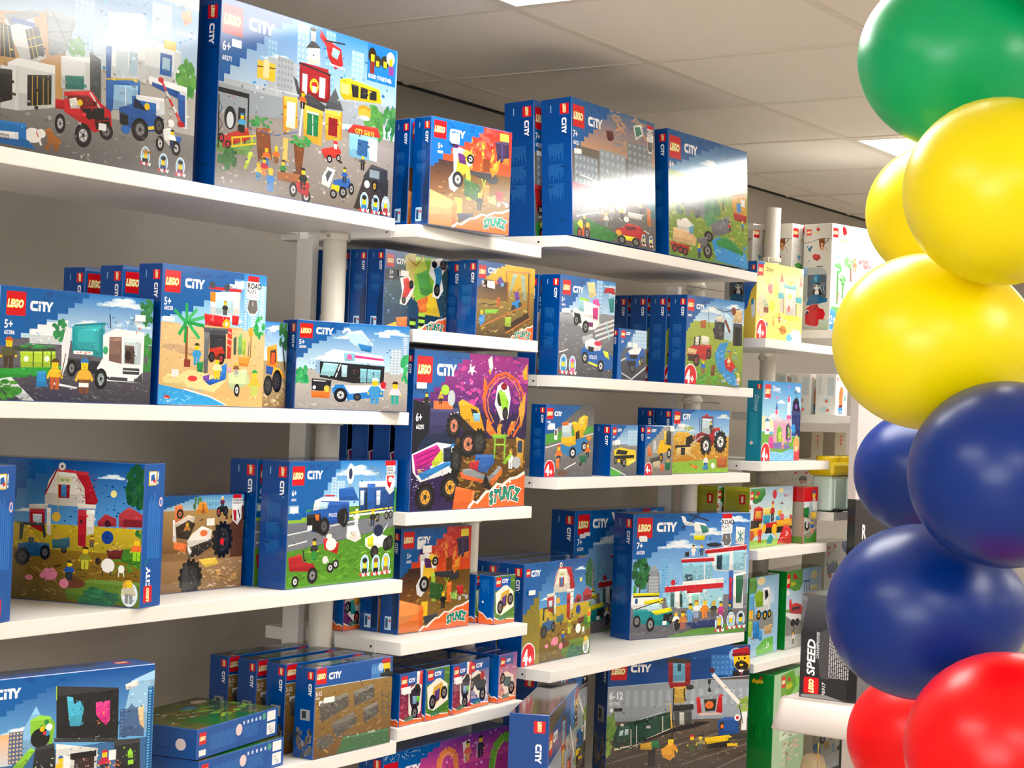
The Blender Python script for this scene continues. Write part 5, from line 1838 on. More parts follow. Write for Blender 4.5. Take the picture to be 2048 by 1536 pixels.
s 4a7a84 c8e2ea 44 40.8 67 55.1 18 1.3 1.2
l f0eee8 .8 60.3,40.2 60.9,55.8
m eee eee 222 50.6 34.6 9.1
m 2a5a8a 444 c63 57.7 34.8 9.1
r 2a2c30 43.5 31.4 46.9 35.2
p f0eee8 42.8,55.4 77.6,53.7 77.8,59.8 41.4,59.8
p c81f2c 27.3,59.2 77.7,57.5 77.9,62 27.5,63.7
l f4f4f4 .5 27.6,58.8 77.7,57.5
p 9ccfde 28.3,63.7 77.9,62.5 77.7,79.4 29.6,75.7
p 4a6a6a 32.2,63.9 35.3,64 35.8,76 32.7,75.8
p 2a4a4a 40,64.2 42.3,64 42.8,76.3 40.5,76.2
s 6a9a9a d8eef0 34 63.4 76.6 76.9 30 1.4 1.4
p f2f0ea 36.1,63.3 40,63.2 40.5,76.2 36.6,76
p c2303a 46.2,63 59.6,62 59.7,65.1 46.3,65.2
p f2f0ea 47.9,65.3 57.3,65 57.8,77 48.3,76.5
p 8ad0c0 50.3,66.2 56.6,66.1 57,76.9 50.7,76.6
p 2458a4 82.2,47.8 86.2,47.9 86.4,54 86.5,81.3 83.3,81.1
p c81f2c 83.2,53.9 85.3,54 85.4,72.2 83.3,72.1
p eef0f0 86.3,51 97.6,49.9 96.1,80.2 87.3,79.8
p 2c6a4a 88.8,52.6 96,52.1 94.4,75.6 89.5,75.4
p 8a9098 95.2,51.3 99.2,51.5 99.4,80.4 96.1,80.2
o c81f2c 34.2 55.8 1.9 2.4
p f4f4ee -0.8,65.5 1.4,64.1 23,66.5 23.4,75.4 15.7,76.5 1.9,75.9 -0.5,72.9
p e8e01c 1.3,62.9 22.9,63.5 23,65.8 1.4,65.3
l 222 .8 1.2,65.9 23,66.2
p 118a90 1.9,75.9 15.7,76.5 34.3,77.4 35.5,86.3 31.8,90.6 17.9,89.9 2.4,86.2
p bfe0e6 11,72.6 24.8,72.5 26.6,78.5 14.3,78
p f0e41c 10.1,69.6 26.2,68.1 26.3,71.8 11,72.6
p f0e41c 16.6,78.1 32.7,75.8 34.4,78.9 20.6,81.5
l 2a2c30 .6 3.5,76 26.2,69.6
r 20242a 26.9 80.9 32.3 87.5
r f2f2f2 26.4 86.7 29.8 89.7
o 1f5a8a 4.2 69.4 1.2 2.4
w 888 5.1 85.6 3.1 5
w 999 16.3 88.7 3.4 5.9
w 555 33.1 84.7 1.9 4.5
m f4f4f2 9ac 888 37.7 92.4 13.3
w 222 38.7 90.2 2.5 4.5
m c87a3a a65 6a3a1c 43.6 94.2 14.8
m 5aa0d8 5aa0d8 222 49.6 88.5 14.9
m e8eef0 9ac a62 54.7 85.8 14.9
m e8862c e8862c e8b83a 62.1 86.1 15
m 3a3a3a 555 c9a03a 70 85.8 13.5
m c6408a b3307a 333 76.3 86.8 13.5
w 333 84.6 81.2 1.9 5.1
m 3a6a9a 456 222 84.2 84.2 9
p 2a3a6a 45.7,89.8 74,87.4 74.2,94.2 52.2,94.6
B 5a3a2a e2b83a 75.2 98.7 13.5
B 9ac8d8 f0e0c8 85.5 97 13.5
B 4a8a9a 222 94.3 96.7 13.6
@train
bg 5a4a3c
g b8c0c8 8a9298 0 27.9 100 59.4
b 9aa2aa aeb6be -0.6 26.5 102.8 53.7 18 1
g 5e5044 3f342c 0 56.5 100 100
s 8a7660 3a2f28 -0.5 59.4 101.6 108 110 2.7 .6
p 004690 -0.2,11.8 102.7,-0.4 102.8,22.9 -0.3,30.8
g 2a6ab8 004690 55.8 0 87.3 11.3
b 3a78c0 5a92d0 72.1 7.1 88.3 23 5 4
L 1.7 11.9 11
C 15.3 13.6 14.3
l b8ccdc .4 -0.5,30.4 102.7,23.6
t ffffff 1.3 34.4 5.1 6-12
t e8e8e8 1.3 41.4 2.5 60198
o f4f4f4 3 47.8 1.2 1.7
r 2a2a2a 4.5 46.2 10.5 48.8
f 5a8a3a 88a84a 2.7 60.4 3.9 9.9 40
f 6a8a2c 98b84a .6 74.4 3.1 8.5 30
f 7a9a3c a8b858 98.2 46.7 5.5 5.8 30
o 9cc4ea 90 7.3 5.4 5.5
p f9c41c 88.2,6.6 99.5,6.1 100.6,16.3 98.6,19.9 91.1,19.2 88.6,16
p b81f2c 87.2,3.7 98.7,1 100.3,7.6 88,8.7
p 8a1420 86.6,6.6 100.9,5.4 100.5,7.9 87.4,8.7
o 222 91.9 10.3 .7 1
o 222 96.2 10.1 .7 1
l 4a2c10 .6 90.8,8.5 92.8,7.7
l 4a2c10 .6 95.2,7.7 97.3,8.2
p 2a2018 88.9,15.3 90.9,12.4 93.8,11.5 97,13 99.4,15.5 98.6,19.4 91.1,18.9
o f9c41c 94 15.4 1.4 .9
p 1c1c22 87.7,20 100.4,19.2 101.5,23.6 87.9,23.9
p f4f4f4 91.8,19.3 95.9,19.1 94,23.4
p c23 93.2,20.7 94.6,20.5 94.2,23.4 93.2,23.3
p 4a4038 40,10.6 42.6,8.5 57.2,10.2 57.3,14.5 40.7,12.7
p a01c26 41.4,12.8 44.7,12.1 45.2,29.3 41.9,28.4
p a01c26 53.3,13 57.3,13.1 57.6,29.6 53.8,28.8
p 6ab0d0 44.7,12.8 53.3,13.5 53.8,26.6 45.2,27.1
p 1f4a5a 48,13.6 50.7,13.7 50.6,19.4 48.2,19.3
p a01c26 41.9,27.7 56.5,28.1 56,33.1 43.4,32.1
p d8b04a 45.3,31.4 54.6,30.9 54.3,43.8 46.4,43.6
l 2a2420 .9 46,32.1 46,70.7
l 2a2420 .9 53.3,32.3 54.3,42.4
s 2a2420 e8c86a 44.9 32.2 54.8 43.7 26 .5 .6
l e8b83a .8 43.7,43.5 45.7,63.5
o 3a3430 57.3 31.7 2.9 2
p 2a2c2c 45.8,45 60.4,44.7 60.5,49 45.9,50
p 4a4c4a 46.6,50 59.2,49 59.6,61.2 47.6,60.7
p c8c8bc 50.6,50.8 53.9,51 54.2,60.3 50.9,60.1
l f0ece4 2.5 73.6,22.1 93.4,45.1
s 9a9a94 c8c4bc 74 23.1 93 44.8 12 .5 .4
o 5a1c2c 72.9 19.2 1.9 2
l 2a2a2e .5 71.1,25.7 71.4,35.7
o 2a2a2e 71.2 27.8 1.2 2
o 2a2a2e 71.4 34.3 1.2 1.7
p c81f28 62.2,39.8 64.8,39.1 66.6,51.4 63.3,52.7
p c81f28 78.2,38.1 80.6,37.5 81.4,51.9 76.7,53.2
p 9aa4a8 64.1,38.4 78.9,36.7 78.3,40.3 64.9,40.6
p 2a2420 67.6,41.4 77,40.9 75.9,50.3 69.2,50.8
o e8742c 71.8 45.8 3 2.9
p d8b8a8 63.3,52 78.7,51.8 81.4,53.3 65.3,53.9
p 1f4a3a 7.8,59.2 18,56.8 44,49.9 44.5,64.9 19.9,75.3 14.8,77.9 5.8,76.1 4.8,67.6
p 163a2e 18,56.8 44,49.9 44,52 18.8,59.6
s c8d0cc 3a6a5a 21.9 53 38.9 57.2 12 .9 .4
l c8d0d4 .5 22.5,55.5 38.7,50.4
p 2a5a48 9.1,60.7 15.5,59.5 17.2,69.5 6.9,71.9
p c8dce0 9.2,63.5 11.8,62.9 11.3,67.1 8.7,67.4
p c8dce0 12.8,62.5 15.4,62.3 15.1,66.6 12.5,66.8
o e8e4d8 10.7 59.1 1.3 1.1
l d8d4c8 .5 16.9,62.4 17.4,78
l d8d4c8 .5 20.7,59.7 21.3,76.7
l d8d4c8 .5 38.8,53.3 39.3,69
l e8e0c0 1.2 5.8,77.5 18.6,75.2 44.4,63.5
t f2f2ee 27.5 60.3 2 000
p 15151a 5.8,78.9 44.5,66.3 63,62.7 73.5,58.8 62.8,58.4 44.4,63.5 11,77.7
s 6a5a4a 15151a 7 67 44.8 82.6 40 1.2 .5
l 3a3430 .7 -0.4,85.6 100.7,59.8
l 8a7a68 .4 -0.3,88.5 100.8,62.7
l 3a3430 .8 53.2,88.1 102.5,73
l 8a7a68 .4 53.3,91 102.6,75.9
l 3a3430 .8 45.9,107.8 101.4,81.6
l 8a7a68 .4 51.2,108 101.5,84.5
p 1f4f94 78.2,58.3 82.9,55.6 93,55.9 94.2,71.2 79.3,70.6
p 2a2c34 79.6,59.1 83,58.5 82.5,64.9 79.8,65.6
o e8742c 81.5 62.7 1.1 1.7
o f2f2ee 92.4 56.3 2.2 2.6
o c22 92.4 56.3 1.1 1.4
r f0ece6 95.5 51.7 99.3 66.2
l 2a2420 .6 93.4,46.5 96.6,61.1
p 3a3a34 78,69.8 102.3,67.9 102.2,72.2 78.8,73.4
p e8c01c 69.7,70.9 87.4,69.5 85.6,75.2 70.8,76
p 2a2420 71.4,76 87.5,73.8 87.7,78.1 71.6,79.6
l e8c01c .9 69.7,70.9 69.8,74.5
r e8c01c 85.6 76 93.1 78.2
m 5a4a3a 4a5a3a c23 60.3 81.3 12.9
m 9a8a5a 5a5a4a 333 66.2 80.1 11.5
p 2a7a4a 30.9,72.2 36.8,71.7 37,77.4 30.4,77.1
p d8a83a 23.8,74 31.6,72.9 31.8,78.6 23.9,78.3
r 2a2420 29.4 78.6 34.6 91.4
m e8962c 333 333 45.2 87.7 18.6
p e8a22c 38.4,78.9 46.1,73.5 48.4,83.6 45.2,87.7 39.9,84.7
@tracks
bg 7a5a30
g 9a7a40 6a4a24 0 9.2 100 100
s a8844a 5a4020 -2 25 97.6 101.1 90 3.4 1
p 00509f -0.6,-1.8 100.5,-0.6 100.4,23.1 -1.2,20.8
b 3a7ac0 6aa2d8 71.3 4.6 87.3 21.3 5 1
l c8d8e4 .6 -1.2,20.8 100.3,22.4
L .8 .2 12.5
C 16.2 6.3 16
t f2f2f0 .7 25.4 4.7 5-12
t e0e0dc .6 31.8 2.3 60205
r f6f6f4 5.2 36.2 17.3 41.4
o b8d0e8 83.9 9.6 3.7 4.8
p f9cf1e 86.4,4.9 96.2,4.5 97.4,15.4 88.7,16
p b81f2c 84.6,1 96,-0.3 98.1,6.1 85.6,5.9
p 2a2018 88.5,12.5 96.5,12.9 95.4,18.1 90.1,17
p 222 83.4,16.6 99.4,17.4 100.4,23.1 83.6,20.9
p 5a5650 5,42.4 40.9,33.4 43,47.7 8.8,60.3
s 3a3834 8a8680 6.5 36.9 41.9 60.1 60 1.6 .7
p 8a857c 6.1,39.2 39.5,32 42.3,36 7.7,44.1
s 2a2826 3a3834 9.7 33.5 38.7 42.8 5 1.6 1.1
p 5a5650 48.4,36.1 74.7,28.5 76.7,42.9 50.9,49.3
s 3a3834 8a8680 48.9 30.6 75.4 49.3 50 1.6 .7
p 8a857c 48.2,32.5 73.4,27.8 77,31.3 49.5,37.4
s 2a2826 3a3834 52.5 29.5 72.4 35.4 5 1.6 1.1
p 5a5650 61.8,58.3 81,50.7 82.8,62.5 65.1,71.5
s 3a3834 8a8680 63.2 53.5 81.6 69.7 36 1.6 .7
p 8a857c 61.6,53.7 79.6,49.2 82.4,52.1 63.1,58.6
p 5a5650 22.1,66.3 50.1,58.3 54.5,68.3 28.2,81.1
s 3a3834 8a8680 23.5 60.4 53.5 81 50 1.6 .7
p 77726a 21.9,64 48.6,55.7 52.8,61.1 24.9,70.3
p 5a5650 3.6,78.4 20.1,75 27.1,85.4 8.3,91.7
s 3a3834 8a8680 5.1 76.2 25.9 91 36 1.6 .7
l 5a5650 .8 86.1,36.6 88.3,68.2
l 5a5650 .8 95,39.5 97,69.9
l 5a5650 .8 85.9,42.4 96.6,46.8
l 5a5650 .8 86.2,49.4 96.8,53.8
l 5a5650 .8 86.5,56.4 97.1,60.8
l 5a5650 .8 86.8,63.3 97.4,67.7
p 3f6a44 29.3,99.7 37.2,81.8 98,82.7 98.7,100.2
p 55805a 37.2,82.5 98,83.4 98.1,85.6 36.6,84.6
s 7a9a7a 2a4a34 38.8 86.7 96.1 100.3 24 2.1 1
t d8e4d8 42.3 81.7 2.1 4x
t d8e4d8 55.2 81.6 2.1 4x
t d8e4d8 69.5 81.7 2.1 8x FLEXIBLE
p 00509f 0,100 100,100 100.1,101.8 .1,101.8
@gaming
bg 3a6a9a
g 0052a4 6aaee0 0 0 100 50.3
c 23.7 35.5 17.2
p 8ac0e8 19.9,46.6 31.8,19.7 41.4,43.6 26.5,52.9
p 9ac8e8 80.2,44.5 86.1,9.6 101.6,3.3 101.9,47.9
g f0b87a c8d0d8 0 36.1 19.9 56.8
b 5a6a8a f0c88a 17.7 35.1 25.2 56 4 8
b 3a5a8a 6a8ab0 79.9 28.8 91.9 48.2 5 8
p 4a6a94 84.4,28.7 86.6,25.5 89.2,29.4 94.4,41.2 94.7,49.6 80.3,47.2
p f2d0a0 90.4,29.5 93.9,27.3 94.5,44 92,40.8
b 1f5a9a 6ac8e0 96.3 15.3 101.6 72.7 2 30
J 57.9 29.1
C 9.1 6.2 14.3
p 232427 42.6,8 78.5,13.5 79.2,49.1 43.6,42.6
s 1a1b1d 34353a 44.1 11.1 78.5 45.6 80 .5 .5
l a8d83a .5 42.6,8 42.9,17.4
p 4ab8d8 48.7,15.5 52.1,16.6 52.9,21.4 56.2,19.2 58.7,24.9 56.8,36.7 51.1,35.9 49.7,26.3
s 1f6a9a 8ae0f0 49.7 17.6 58.7 35.7 26 .7 .7
p e0308a 65.4,21.9 73.5,21.6 74,35.3 71.8,38.4 68.2,34.4 65.7,30
s f2a83a e0308a 65.6 21.1 73.8 36.8 26 .7 .7
p 3a3c40 42.4,42.5 79.1,48.4 79.2,51.2 42.5,45.1
s e8e8e8 4a4c50 51.4 44 78 48.1 9 .8 .4
p 8ac83a 28.9,28.5 34.2,26 39.7,27.5 42.7,33.2 41.5,46.3 32.7,46.1 29.2,37.7
o 1c1c1c 34.7 41.2 5.3 6.6
o 2a8a4a 37.9 31.2 1.3 1.9
o 2a8a4a 35.3 34.7 1.3 1.9
o f2c21c 35.6 35.4 1.3 1.9
o f0f0ee 39.4 34.7 1.8 2.4
o 3a8ac8 38.5 38.5 1.3 1.9
o e23a3a 37 38.3 1 1.3
p 8ac83a 20.3,58.3 29.5,46.9 32.3,48.7 24.6,61.7
p 2a2c30 32.2,47.4 42.6,45.8 43.8,65.2 31.1,62.9
s 8ac83a f2f2f2 32 54.7 41.9 61.3 10 .8 .7
p d8d8d4 43.7,46.6 67.6,53.3 67.1,70.8 43.8,66.5
r 3a2a2a 54.3 57.4 65.7 69.6
s e86a2c 3ac 54.8 58.7 65.2 68.2 12 .7 .9
m f0c02a 333 2a5ab0 46.7 69.7 14.7
r eee 48 55.7 52 65
r 1c1c1c 51.8 54.6 66.7 58.6
p 2a2c30 76.8,49.4 92.3,50.6 93.2,75.6 78.8,73
s 8ad83a 3a3a3a 80.8 53.6 91.6 73 7 .8 .8
p 9ad83a 85.4,59.1 86.8,56.6 88.4,59.6 88.6,63.8 85.6,63.2
r 9ad83a 85.7 64.9 89 68
m c22a4a 333 c22a4a 71.8 71.7 16.4
r eee 74.2 56.1 78.4 63
s e86a3a f2a86a 71.5 62.9 80.9 68.4 16 1.1 .5
p f2f0ec 82.4,11.9 89.9,9.2 90.3,13.6 83,15.8
@stunt1
bg 6a3040
g 4a2a4a a83a4a 0 0 100 100
s d86a7a 3a2030 4.8 23.7 98.1 86.2 40 9.3 1.3
p d8383c 76.6,-0.4 101.9,.2 101.6,35.8 83.3,37.9
p f0e8e0 71.9,-0.1 86,.5 83.1,34.2 71.7,29.4
r 0052a4 -4.2 -0.6 72.7 22.4
L 3.3 4.2 28.2
C 36.6 11.1 29.5
r f6f6f6 4.7 26 45.8 38.5
p e8e4dc 36.4,33.8 73.2,22.1 96.6,27.9 94.5,78.6 59.4,97.1 39.8,78
p 3a2a3a 41.4,38 73.4,25.9 92.4,35 84.9,67.1 58,75.8 45.9,60.4
o 1c1c20 75.6 32.8 13.1 9
w 877 67.4 80.1 15.6 14.3
p 8ac 56.1,46.6 74.7,48.2 73.7,62.6 57,61.3
p 6ac83a 74.7,48.2 88.5,49.3 84.5,59.9 75.3,59.2
Z 38 88
@stunt2
bg 4a7a2c
s 8aac4a 2a5a20 3.7 4.8 103.3 98.4 60 10.4 1.4
s fff d8e8a8 4.1 46.7 101.1 89.2 12 2.4 4.2
r 0052a4 -1.5 3.7 75.8 29.9
L 5.4 3 24.1
C 34.1 7.1 31.5
p f4ead8 3.5,34.7 39.6,22.4 57.7,20.2 91.3,34.4 95.6,67 72.3,73.4 34,82.9 9.3,76.4
p d8a83a 31.4,37.1 67.6,28.6 79.6,53.2 43,70.8 23.4,64.8
p 5a3a7a 36.6,45.5 59.4,39.5 56.9,63.6 37.9,66.1
o f0e8d8 46.4 26.8 12.9 6.1
w 988 77.5 51 14.3 13
w 877 28.2 65.3 14.5 14.4
Z 40 86
@stunt3
bg 3a4a7a
g 2a4a8a c8b8c8 0 0 100 100
s 8a9ac8 2a2a5a 2.5 25.4 101.7 93.4 40 9.9 1.4
r 0052a4 -3.9 4.5 101.8 21.5
L 4.6 4.6 22.6
C 31.9 7.4 33.6
p f4ead8 5.8,29.5 37.5,20.8 77.9,35.6 92.8,82 62.4,90.6 21.3,61.4
p 2a2c30 10.7,37.4 47.7,29.2 84.2,48.2 81.3,72.3 40.5,63.6
o b02a2a 65.7 34.6 12.1 9.5
w 988 13.2 49 12.9 13
w 988 69.2 75 16.5 14.9
p 2a5ab0 3.6,78.8 51.5,81 100,100 4.5,96.7
Z 38 90
@stunt4
bg a83a5a
g 8a4a9a e8a87a 0 0 100 100
s f0a0b0 7a2a4a .8 24.8 99.2 95.6 36 14.1 1.4
r 3a5a9a -5.6 2.7 78.3 22.3
L 7.7 6.4 25
C 39.9 10.9 23.9
p f4d8c8 5.6,40.8 39.3,36 82.7,47.5 88.3,87.1 40.4,94.3
p 4a5a5a 20,45.9 69.1,50.2 65.3,73.2 29.6,66.1
w a87 72.4 73.9 17 14.2
w a87 20.5 49.8 13.9 11.7
Z 38 88
@stunt5
bg 6a1c5a
s c84a9a 2a1030 -14.1 13.3 95.3 98.8 60 6.2 2.4
s fff fff -10.1 17.4 89.9 82.5 8 1.4 2.4
p e8e0d8 3.2,39.5 45,34.1 84.8,50.9 83.2,85.5 59.9,91.9 15,66.4
p 1c1c24 13,44.2 31.7,43.4 38.5,66.1 19.2,60.7
p 2a9a9a 31.5,41.4 50.3,40.5 57.8,69.4 34.1,69.8
p e8a84a 44.8,32.1 78.7,36.2 70.5,52 46.7,52.5
w c44 60.9 77.8 12.5 14.3
w 888 16.3 54.5 12.2 12.1
Z 38 88
@rings
bg b83a8a
g 7a3a9a d84a8a 0 0 100 22
s f0a0d0 7a2a7a 36.4 -3.8 98.6 25.7 70 .8 .9
s fff fff 37.6 -4.9 60.1 5.2 10 .4 .4
J 42.2 28.4
s cfe0ee fff -0.5 6.7 30.8 1.1 60 .3 .3
L .4 7 10.2
C 15.5 12.3 12
l ef8a4a 3.8 41.5,23.4 42.5,12.2 48.3,8 54.4,12.3 56.5,27.3
l f8b07a .7 43,23.7 44.8,12.8 49.1,9.6 53.2,13.5
l 7ab83a 4.8 84.7,34.8 87.1,16 94.9,8.2 101.6,10.5
l a8d85a 1 87.1,35.4 89.6,18.1 95.8,10.6
p f4e0e0 60.2,5.1 66.2,3.6 66.7,16.9 62.3,21.6
m e86a5a d84 222 64.6 20.7 16.2
m 3a3a4a 333 222 75.4 20.5 17.9
l d8c8e8 .6 72.3,19.7 72.5,6.6
@lowbarn
bg 4a5a24
s 8a6a3a 2a5a1c 0 0 100 100 120 4.5 3
s f0e8d8 6a6a60 5 20 50 70 14 5 2
s d8452c c88a2a 20 30 70 80 20 3 2
p 1f6a24 20,60 60,70 80,100 20,100
s 9ac83a 3f8a2a 50 20 100 80 40 4.5 3
o d8b8b0 85 18 8 7
o 2a7ac0 60 30 8 5
@yellowcastle
bg f4e48a
g f6e88a f8dc6a 0 0 100 100
s fff2b0 f0cc4a 6.6 58.9 99.3 99.4 60 3.4 .7
p 2f6fc0 -0.8,-0.7 14.4,-1.1 14.5,1.4 2.9,19.2 .4,19.5
p fff 96.9,-3.3 101.5,-0.2 101.1,18.4 94.1,.8
L 1.4 3.2 11
t 8a6a3a 18.6 5.2 5.9 Disney
l d8b88a .3 2.7,23.5 9.4,23.9
l d8b88a .3 2.9,26.9 9.6,27.3
o e8d0a8 12.1 56.9 12.4 14.9
f 8ab88a 5a9a6a 19.9 52.9 5 4.3 14
f f2d8c8 e8a8a8 4.9 60.8 3.4 6.6 12
r 8a4a2a 15.4 57.9 25.4 65.4
o f2c81c 23 25.4 4.6 4.4
o e84a3c 28.6 33.4 6.2 6.8
o f2d81c 39.5 32.2 7.4 10.4
o f4dc3c 32.8 55.2 6.2 6.8
p e86a5a 51.8,8 56.5,21.6 48.4,22.5
p e86a5a 94.9,8.1 99.2,24.1 91.3,24.1
r c8b8a8 50.1 22.1 56 62
r 8a8078 56.5 40.9 58.6 63.4
r 2aa0a8 45.2 36.3 57.3 44.1
r c8b8a8 92.6 24.6 98.4 65.9
r 2aa0a8 83.9 38.6 97.7 46.7
r 8a8078 84.3 47.2 87.2 64.9
p 2aa0a8 58,23.2 61.3,22.9 61.3,25 66.3,24.8 66.3,23 70.4,22.9 70.5,25 79,24.8 78.9,22.7 84.6,22.8 84.9,30.2 58.2,29.4
p d8cfc0 59.6,30.1 84,30.8 83.3,66.8 61.9,64.9
o f2b01c 71.2 21.7 6.7 3.6
o f4e04a 71.1 39.6 3.9 4.2
r d8382c 67.6 52.1 71.4 59.9
f e8d81c c8d83a 68 67.9 27.4 3.1 26
m e2484a a33 7a3a2a 49.5 76 11.8
m e8b83a c85 a62 36.7 81.8 11.6
m 8a6ab0 a86 eee 22.9 85.9 11.5
s 7ac8e0 e8d8f0 41.3 64 59.9 74.2 12 2.4 1.2
o c8802a 57.9 85.7 7.5 5.8
l 8a4a1c .9 47.2,83.7 66.1,86.9
p f2f2f0 72,100.3 71.6,90.1 82.4,82.6 93.8,83.7 99.7,90.4 100,99.1
o 5ab8e0 71.8 95.2 6 5.1
s 3a2a2a f2f2f0 75.8 84.1 96.9 98 8 1.7 1.2
4 12 89 10
@tealcastle
bg 6ab8e0
g 1a86d0 a8dcf0 0 0 100 44.7
g a8dcf0 e8f0d8 0 44.8 100 63
c 28.5 43.5 23.3
c 47.4 25.2 16.8
p f2e8b8 -1.1,42.5 28.8,48.4 49.2,49.7 49.7,56.4 -0.3,60.3
L 5 3.7 15.1
t ffffff 25.4 5.2 6.6 Disney
r fff 84 4.5 94.4 9.3
r c8e4f4 4.3 20.7 14 22.3
p 6aae3a -0.8,63.6 50.7,69.8 99.9,69.4 98.8,76.3 52.2,90.2 .3,85.2
s 9ad04a 4a8a2c .5 64.8 96.8 85.1 50 3.1 .7
p 7a6ab0 17.3,78.4 51.2,76.5 72.5,81.6 79.9,85 34.6,85.1
p 1f2f6a 75.6,35.9 100.2,37 99.9,69.4 78.4,67.8
s 3a5ab0 141f4a 78.9 39 98.3 67.7 36 2.5 1
p 3a2a5a 77.3,35.9 78,24.3 86.1,17.6 93.6,23.9 100.2,37
p 5ab0d8 83.8,19.3 86.5,11 90.7,19.1
p 1c1c3a 79.8,25.1 84.5,19.2 90.7,19.1 95.6,25.5 93,35.5 80.8,35.8
o 8a5ac0 87.2 29.9 2.8 3.3
p 3a7ac0 33,35.3 35.5,22.3 39.7,35.1
o e85aa0 36.3 20.4 2.7 1.3
r f0d8e0 31.7 35.2 41.7 45
o e04a90 35.9 38.2 2.7 3.3
p 6ab8e0 65.5,18.2 67.8,6 71.3,18
o c84aa0 67.7 4.9 2.7 1.3
r f2eaf0 64.1 18.1 72.4 44.4
o e04a90 67.4 21.4 3.1 3.9
r e85aa0 63.2 41.9 74.6 46.9
p e8a0c0 28.8,48.4 73.1,47.6 79.1,76.4 30.6,76.7
p f0c8d8 32.3,50 35.3,45 45.4,44.8 52.6,49.7 69.7,47.7 70.1,52.7 32.5,53.3
p 7ab83a 39.1,76.6 38,59.8 44.4,53.9 51.6,59.7 52.9,76.5
p c8e05a 42.6,76.6 43.5,64.8 50.2,63 51.2,76.5
p 3a3a5a 63.2,74.8 61.7,56.2 68.2,51.1 74,57.7 75.3,73
p 9ac86a 67.6,73 67.6,56.1 72.4,59.4 73.4,71.3
r f0f4f4 7.9 50.3 19.4 66.8
p 2a8ac0 5.8,50.5 12.8,45.5 21.6,50.2
r e04a90 11.3 60.1 18.9 62.6
p e8489a 17.5,83.4 18.5,70 25,67.5 30.4,73.3 31.2,85.1
m f2a8b8 e86 f0d860 55.3 85.1 13.7
m 8a5aa0 a6c 6a3a2a 68.8 79.9 13.8
l 6a9a2a 1.5 .3,85.2 45.1,88.5 83.3,83.3 99.9,76.3
p 7ac0e4 .4,86.8 52.2,90.2 87,85 99.6,85 100.1,100.5 0,100
s c8e8f6 5aa8d8 4.7 88.5 87.8 98.9 50 2.1 .7
p f0a868 82.7,76.4 90.6,66 98.4,72.8 100,100 86.6,99.9
p e8505a 87,85 99.6,85 100,100 84.8,99.9
o f6c8a0 91.3 85 5 3.8
p 3a9ae0 73.8,56 84.1,52.5 88.5,62.6 81.9,67.8
4 11 91 11
@toddlertrain
bg b8d4ea
g a8cdea d8e8d8 0 0 100 51.4
o f4e8a8 70.7 7.2 6.6 4.1
p 9ac84a -1.5,86.4 103.1,91.1 100.6,101.1 -0.1,101
s b8d85a d8e8a8 .7 60.5 99.8 98.5 40 2.7 .8
p 2f8a2c -0.2,2.2 33.8,1.6 34.6,12.4 25.5,23.3 13.1,27.7 6.1,24.1 5,8.4
L 1 6.5 7
t f6dc1c 10.6 11.7 5.3 duplo
p d8222a 14.8,10.3 17.5,5 21,8.9 22.4,13.6 14.1,12.6
p d8222a -2.6,28.6 1.1,27.1 4,35.4 .4,35.3
r f6f6f6 .2 20.8 6.1 27.2
l d8b84a .6 38.6,3.2 38.1,15.7
o d8384a 56.1 13.1 5 7.7
l e0e4e8 .3 56,19.6 55.8,32.8
t c22a3a 78.5 13.8 4.9 MICKEY
t c22a3a 84 6.3 1.4 Disney
l 5a6a9a .4 74,25.2 74.3,51.2
o 8a3a5a 74 29.4 3.1 1.7
p c82028 10.2,34.1 20.2,31.2 29.9,35 29.3,59.2 20.7,64 8.4,57.9
p e8a83a 13.5,39.2 27.1,39.9 26.5,52 12.7,51.1
p 2a1c1c 3.7,54.1 28.9,55.6 25.5,71.7 3.5,71.9
p f2a81c 3.1,68.2 25.8,66.2 30.7,73.9 .9,88.5
o b8441c 5.5 79.4 7.2 8.2
s e8c02a d8742c 4.5 67.6 33.2 86.1 12 2.3 1.3
p f0dc7a 31.1,35.1 47.6,35.8 47.3,47.9 30.6,47
p 3a9ab8 30.6,47 47.8,47.9 45.6,62.1 31.2,61.1
p c82028 36.4,61.5 63,59.5 63,72.5 36.1,70.6
p f2b01c 63,57.7 101.3,54.5 102.1,69.5 63,70.6
p 2a2420 36.2,68.7 102.1,69.5 96.8,80.7 35.8,78
o f2b82a 33.6 68.6 4.7 7.3
o f2b82a 57.6 72.1 6 9.4
l f2b82a 1.9 53.6,66.2 64.4,88
p 2a9a9a 40.8,89.9 49.3,79.1 56,87.3 51.7,96.8 42,95.9
p f2b01c 65.7,41.9 73.6,40.5 73.8,51.1 65.7,50.7
p e85a6a 71,47.4 79.1,47.9 79.3,58.7 71.1,58.2
p 4aa0d0 60.4,50.4 69.7,50.9 69.8,58.1 60.4,57.5
p c81f28 92.8,50.4 98.4,50.7 99.3,58.1 94.5,57.8
m c8342c 222 c23 52.3 58.9 34.3
m e2382c c23 f0c040 24.5 92.4 33
p d8202a 64.4,97.9 79.5,69.9 86.4,66.6 98,75 102.1,101.2
t fff 85.3 77.9 8.5 2+
s fff f8c8c8 71.4 87.2 87.1 91.2 8 2 .6
@toddlertractor
bg a8a498
g c8d8e0 8a9aa8 0 22.6 100 49
r d8e4ec 6.5 24.6 38.4 41.5
r f2f4f4 66.8 26.3 99 42.4
r d8141e -64.8 -1.9 100.5 25.5
t f2f2f0 -15.4 17.5 4.1 CO
g a89f90 8a8478 0 45.2 100 100
l c8c8b8 2.9 5.5,82.4 100.6,72.8
p 3f8a2a 6.3,99.2 16.5,91.9 44.7,92.4 65.8,89.1 83.2,81.9 99.1,78.4 100,100.9
s 5aaa3c 2c6a20 12.9 87 97.9 98.2 50 5.3 .9
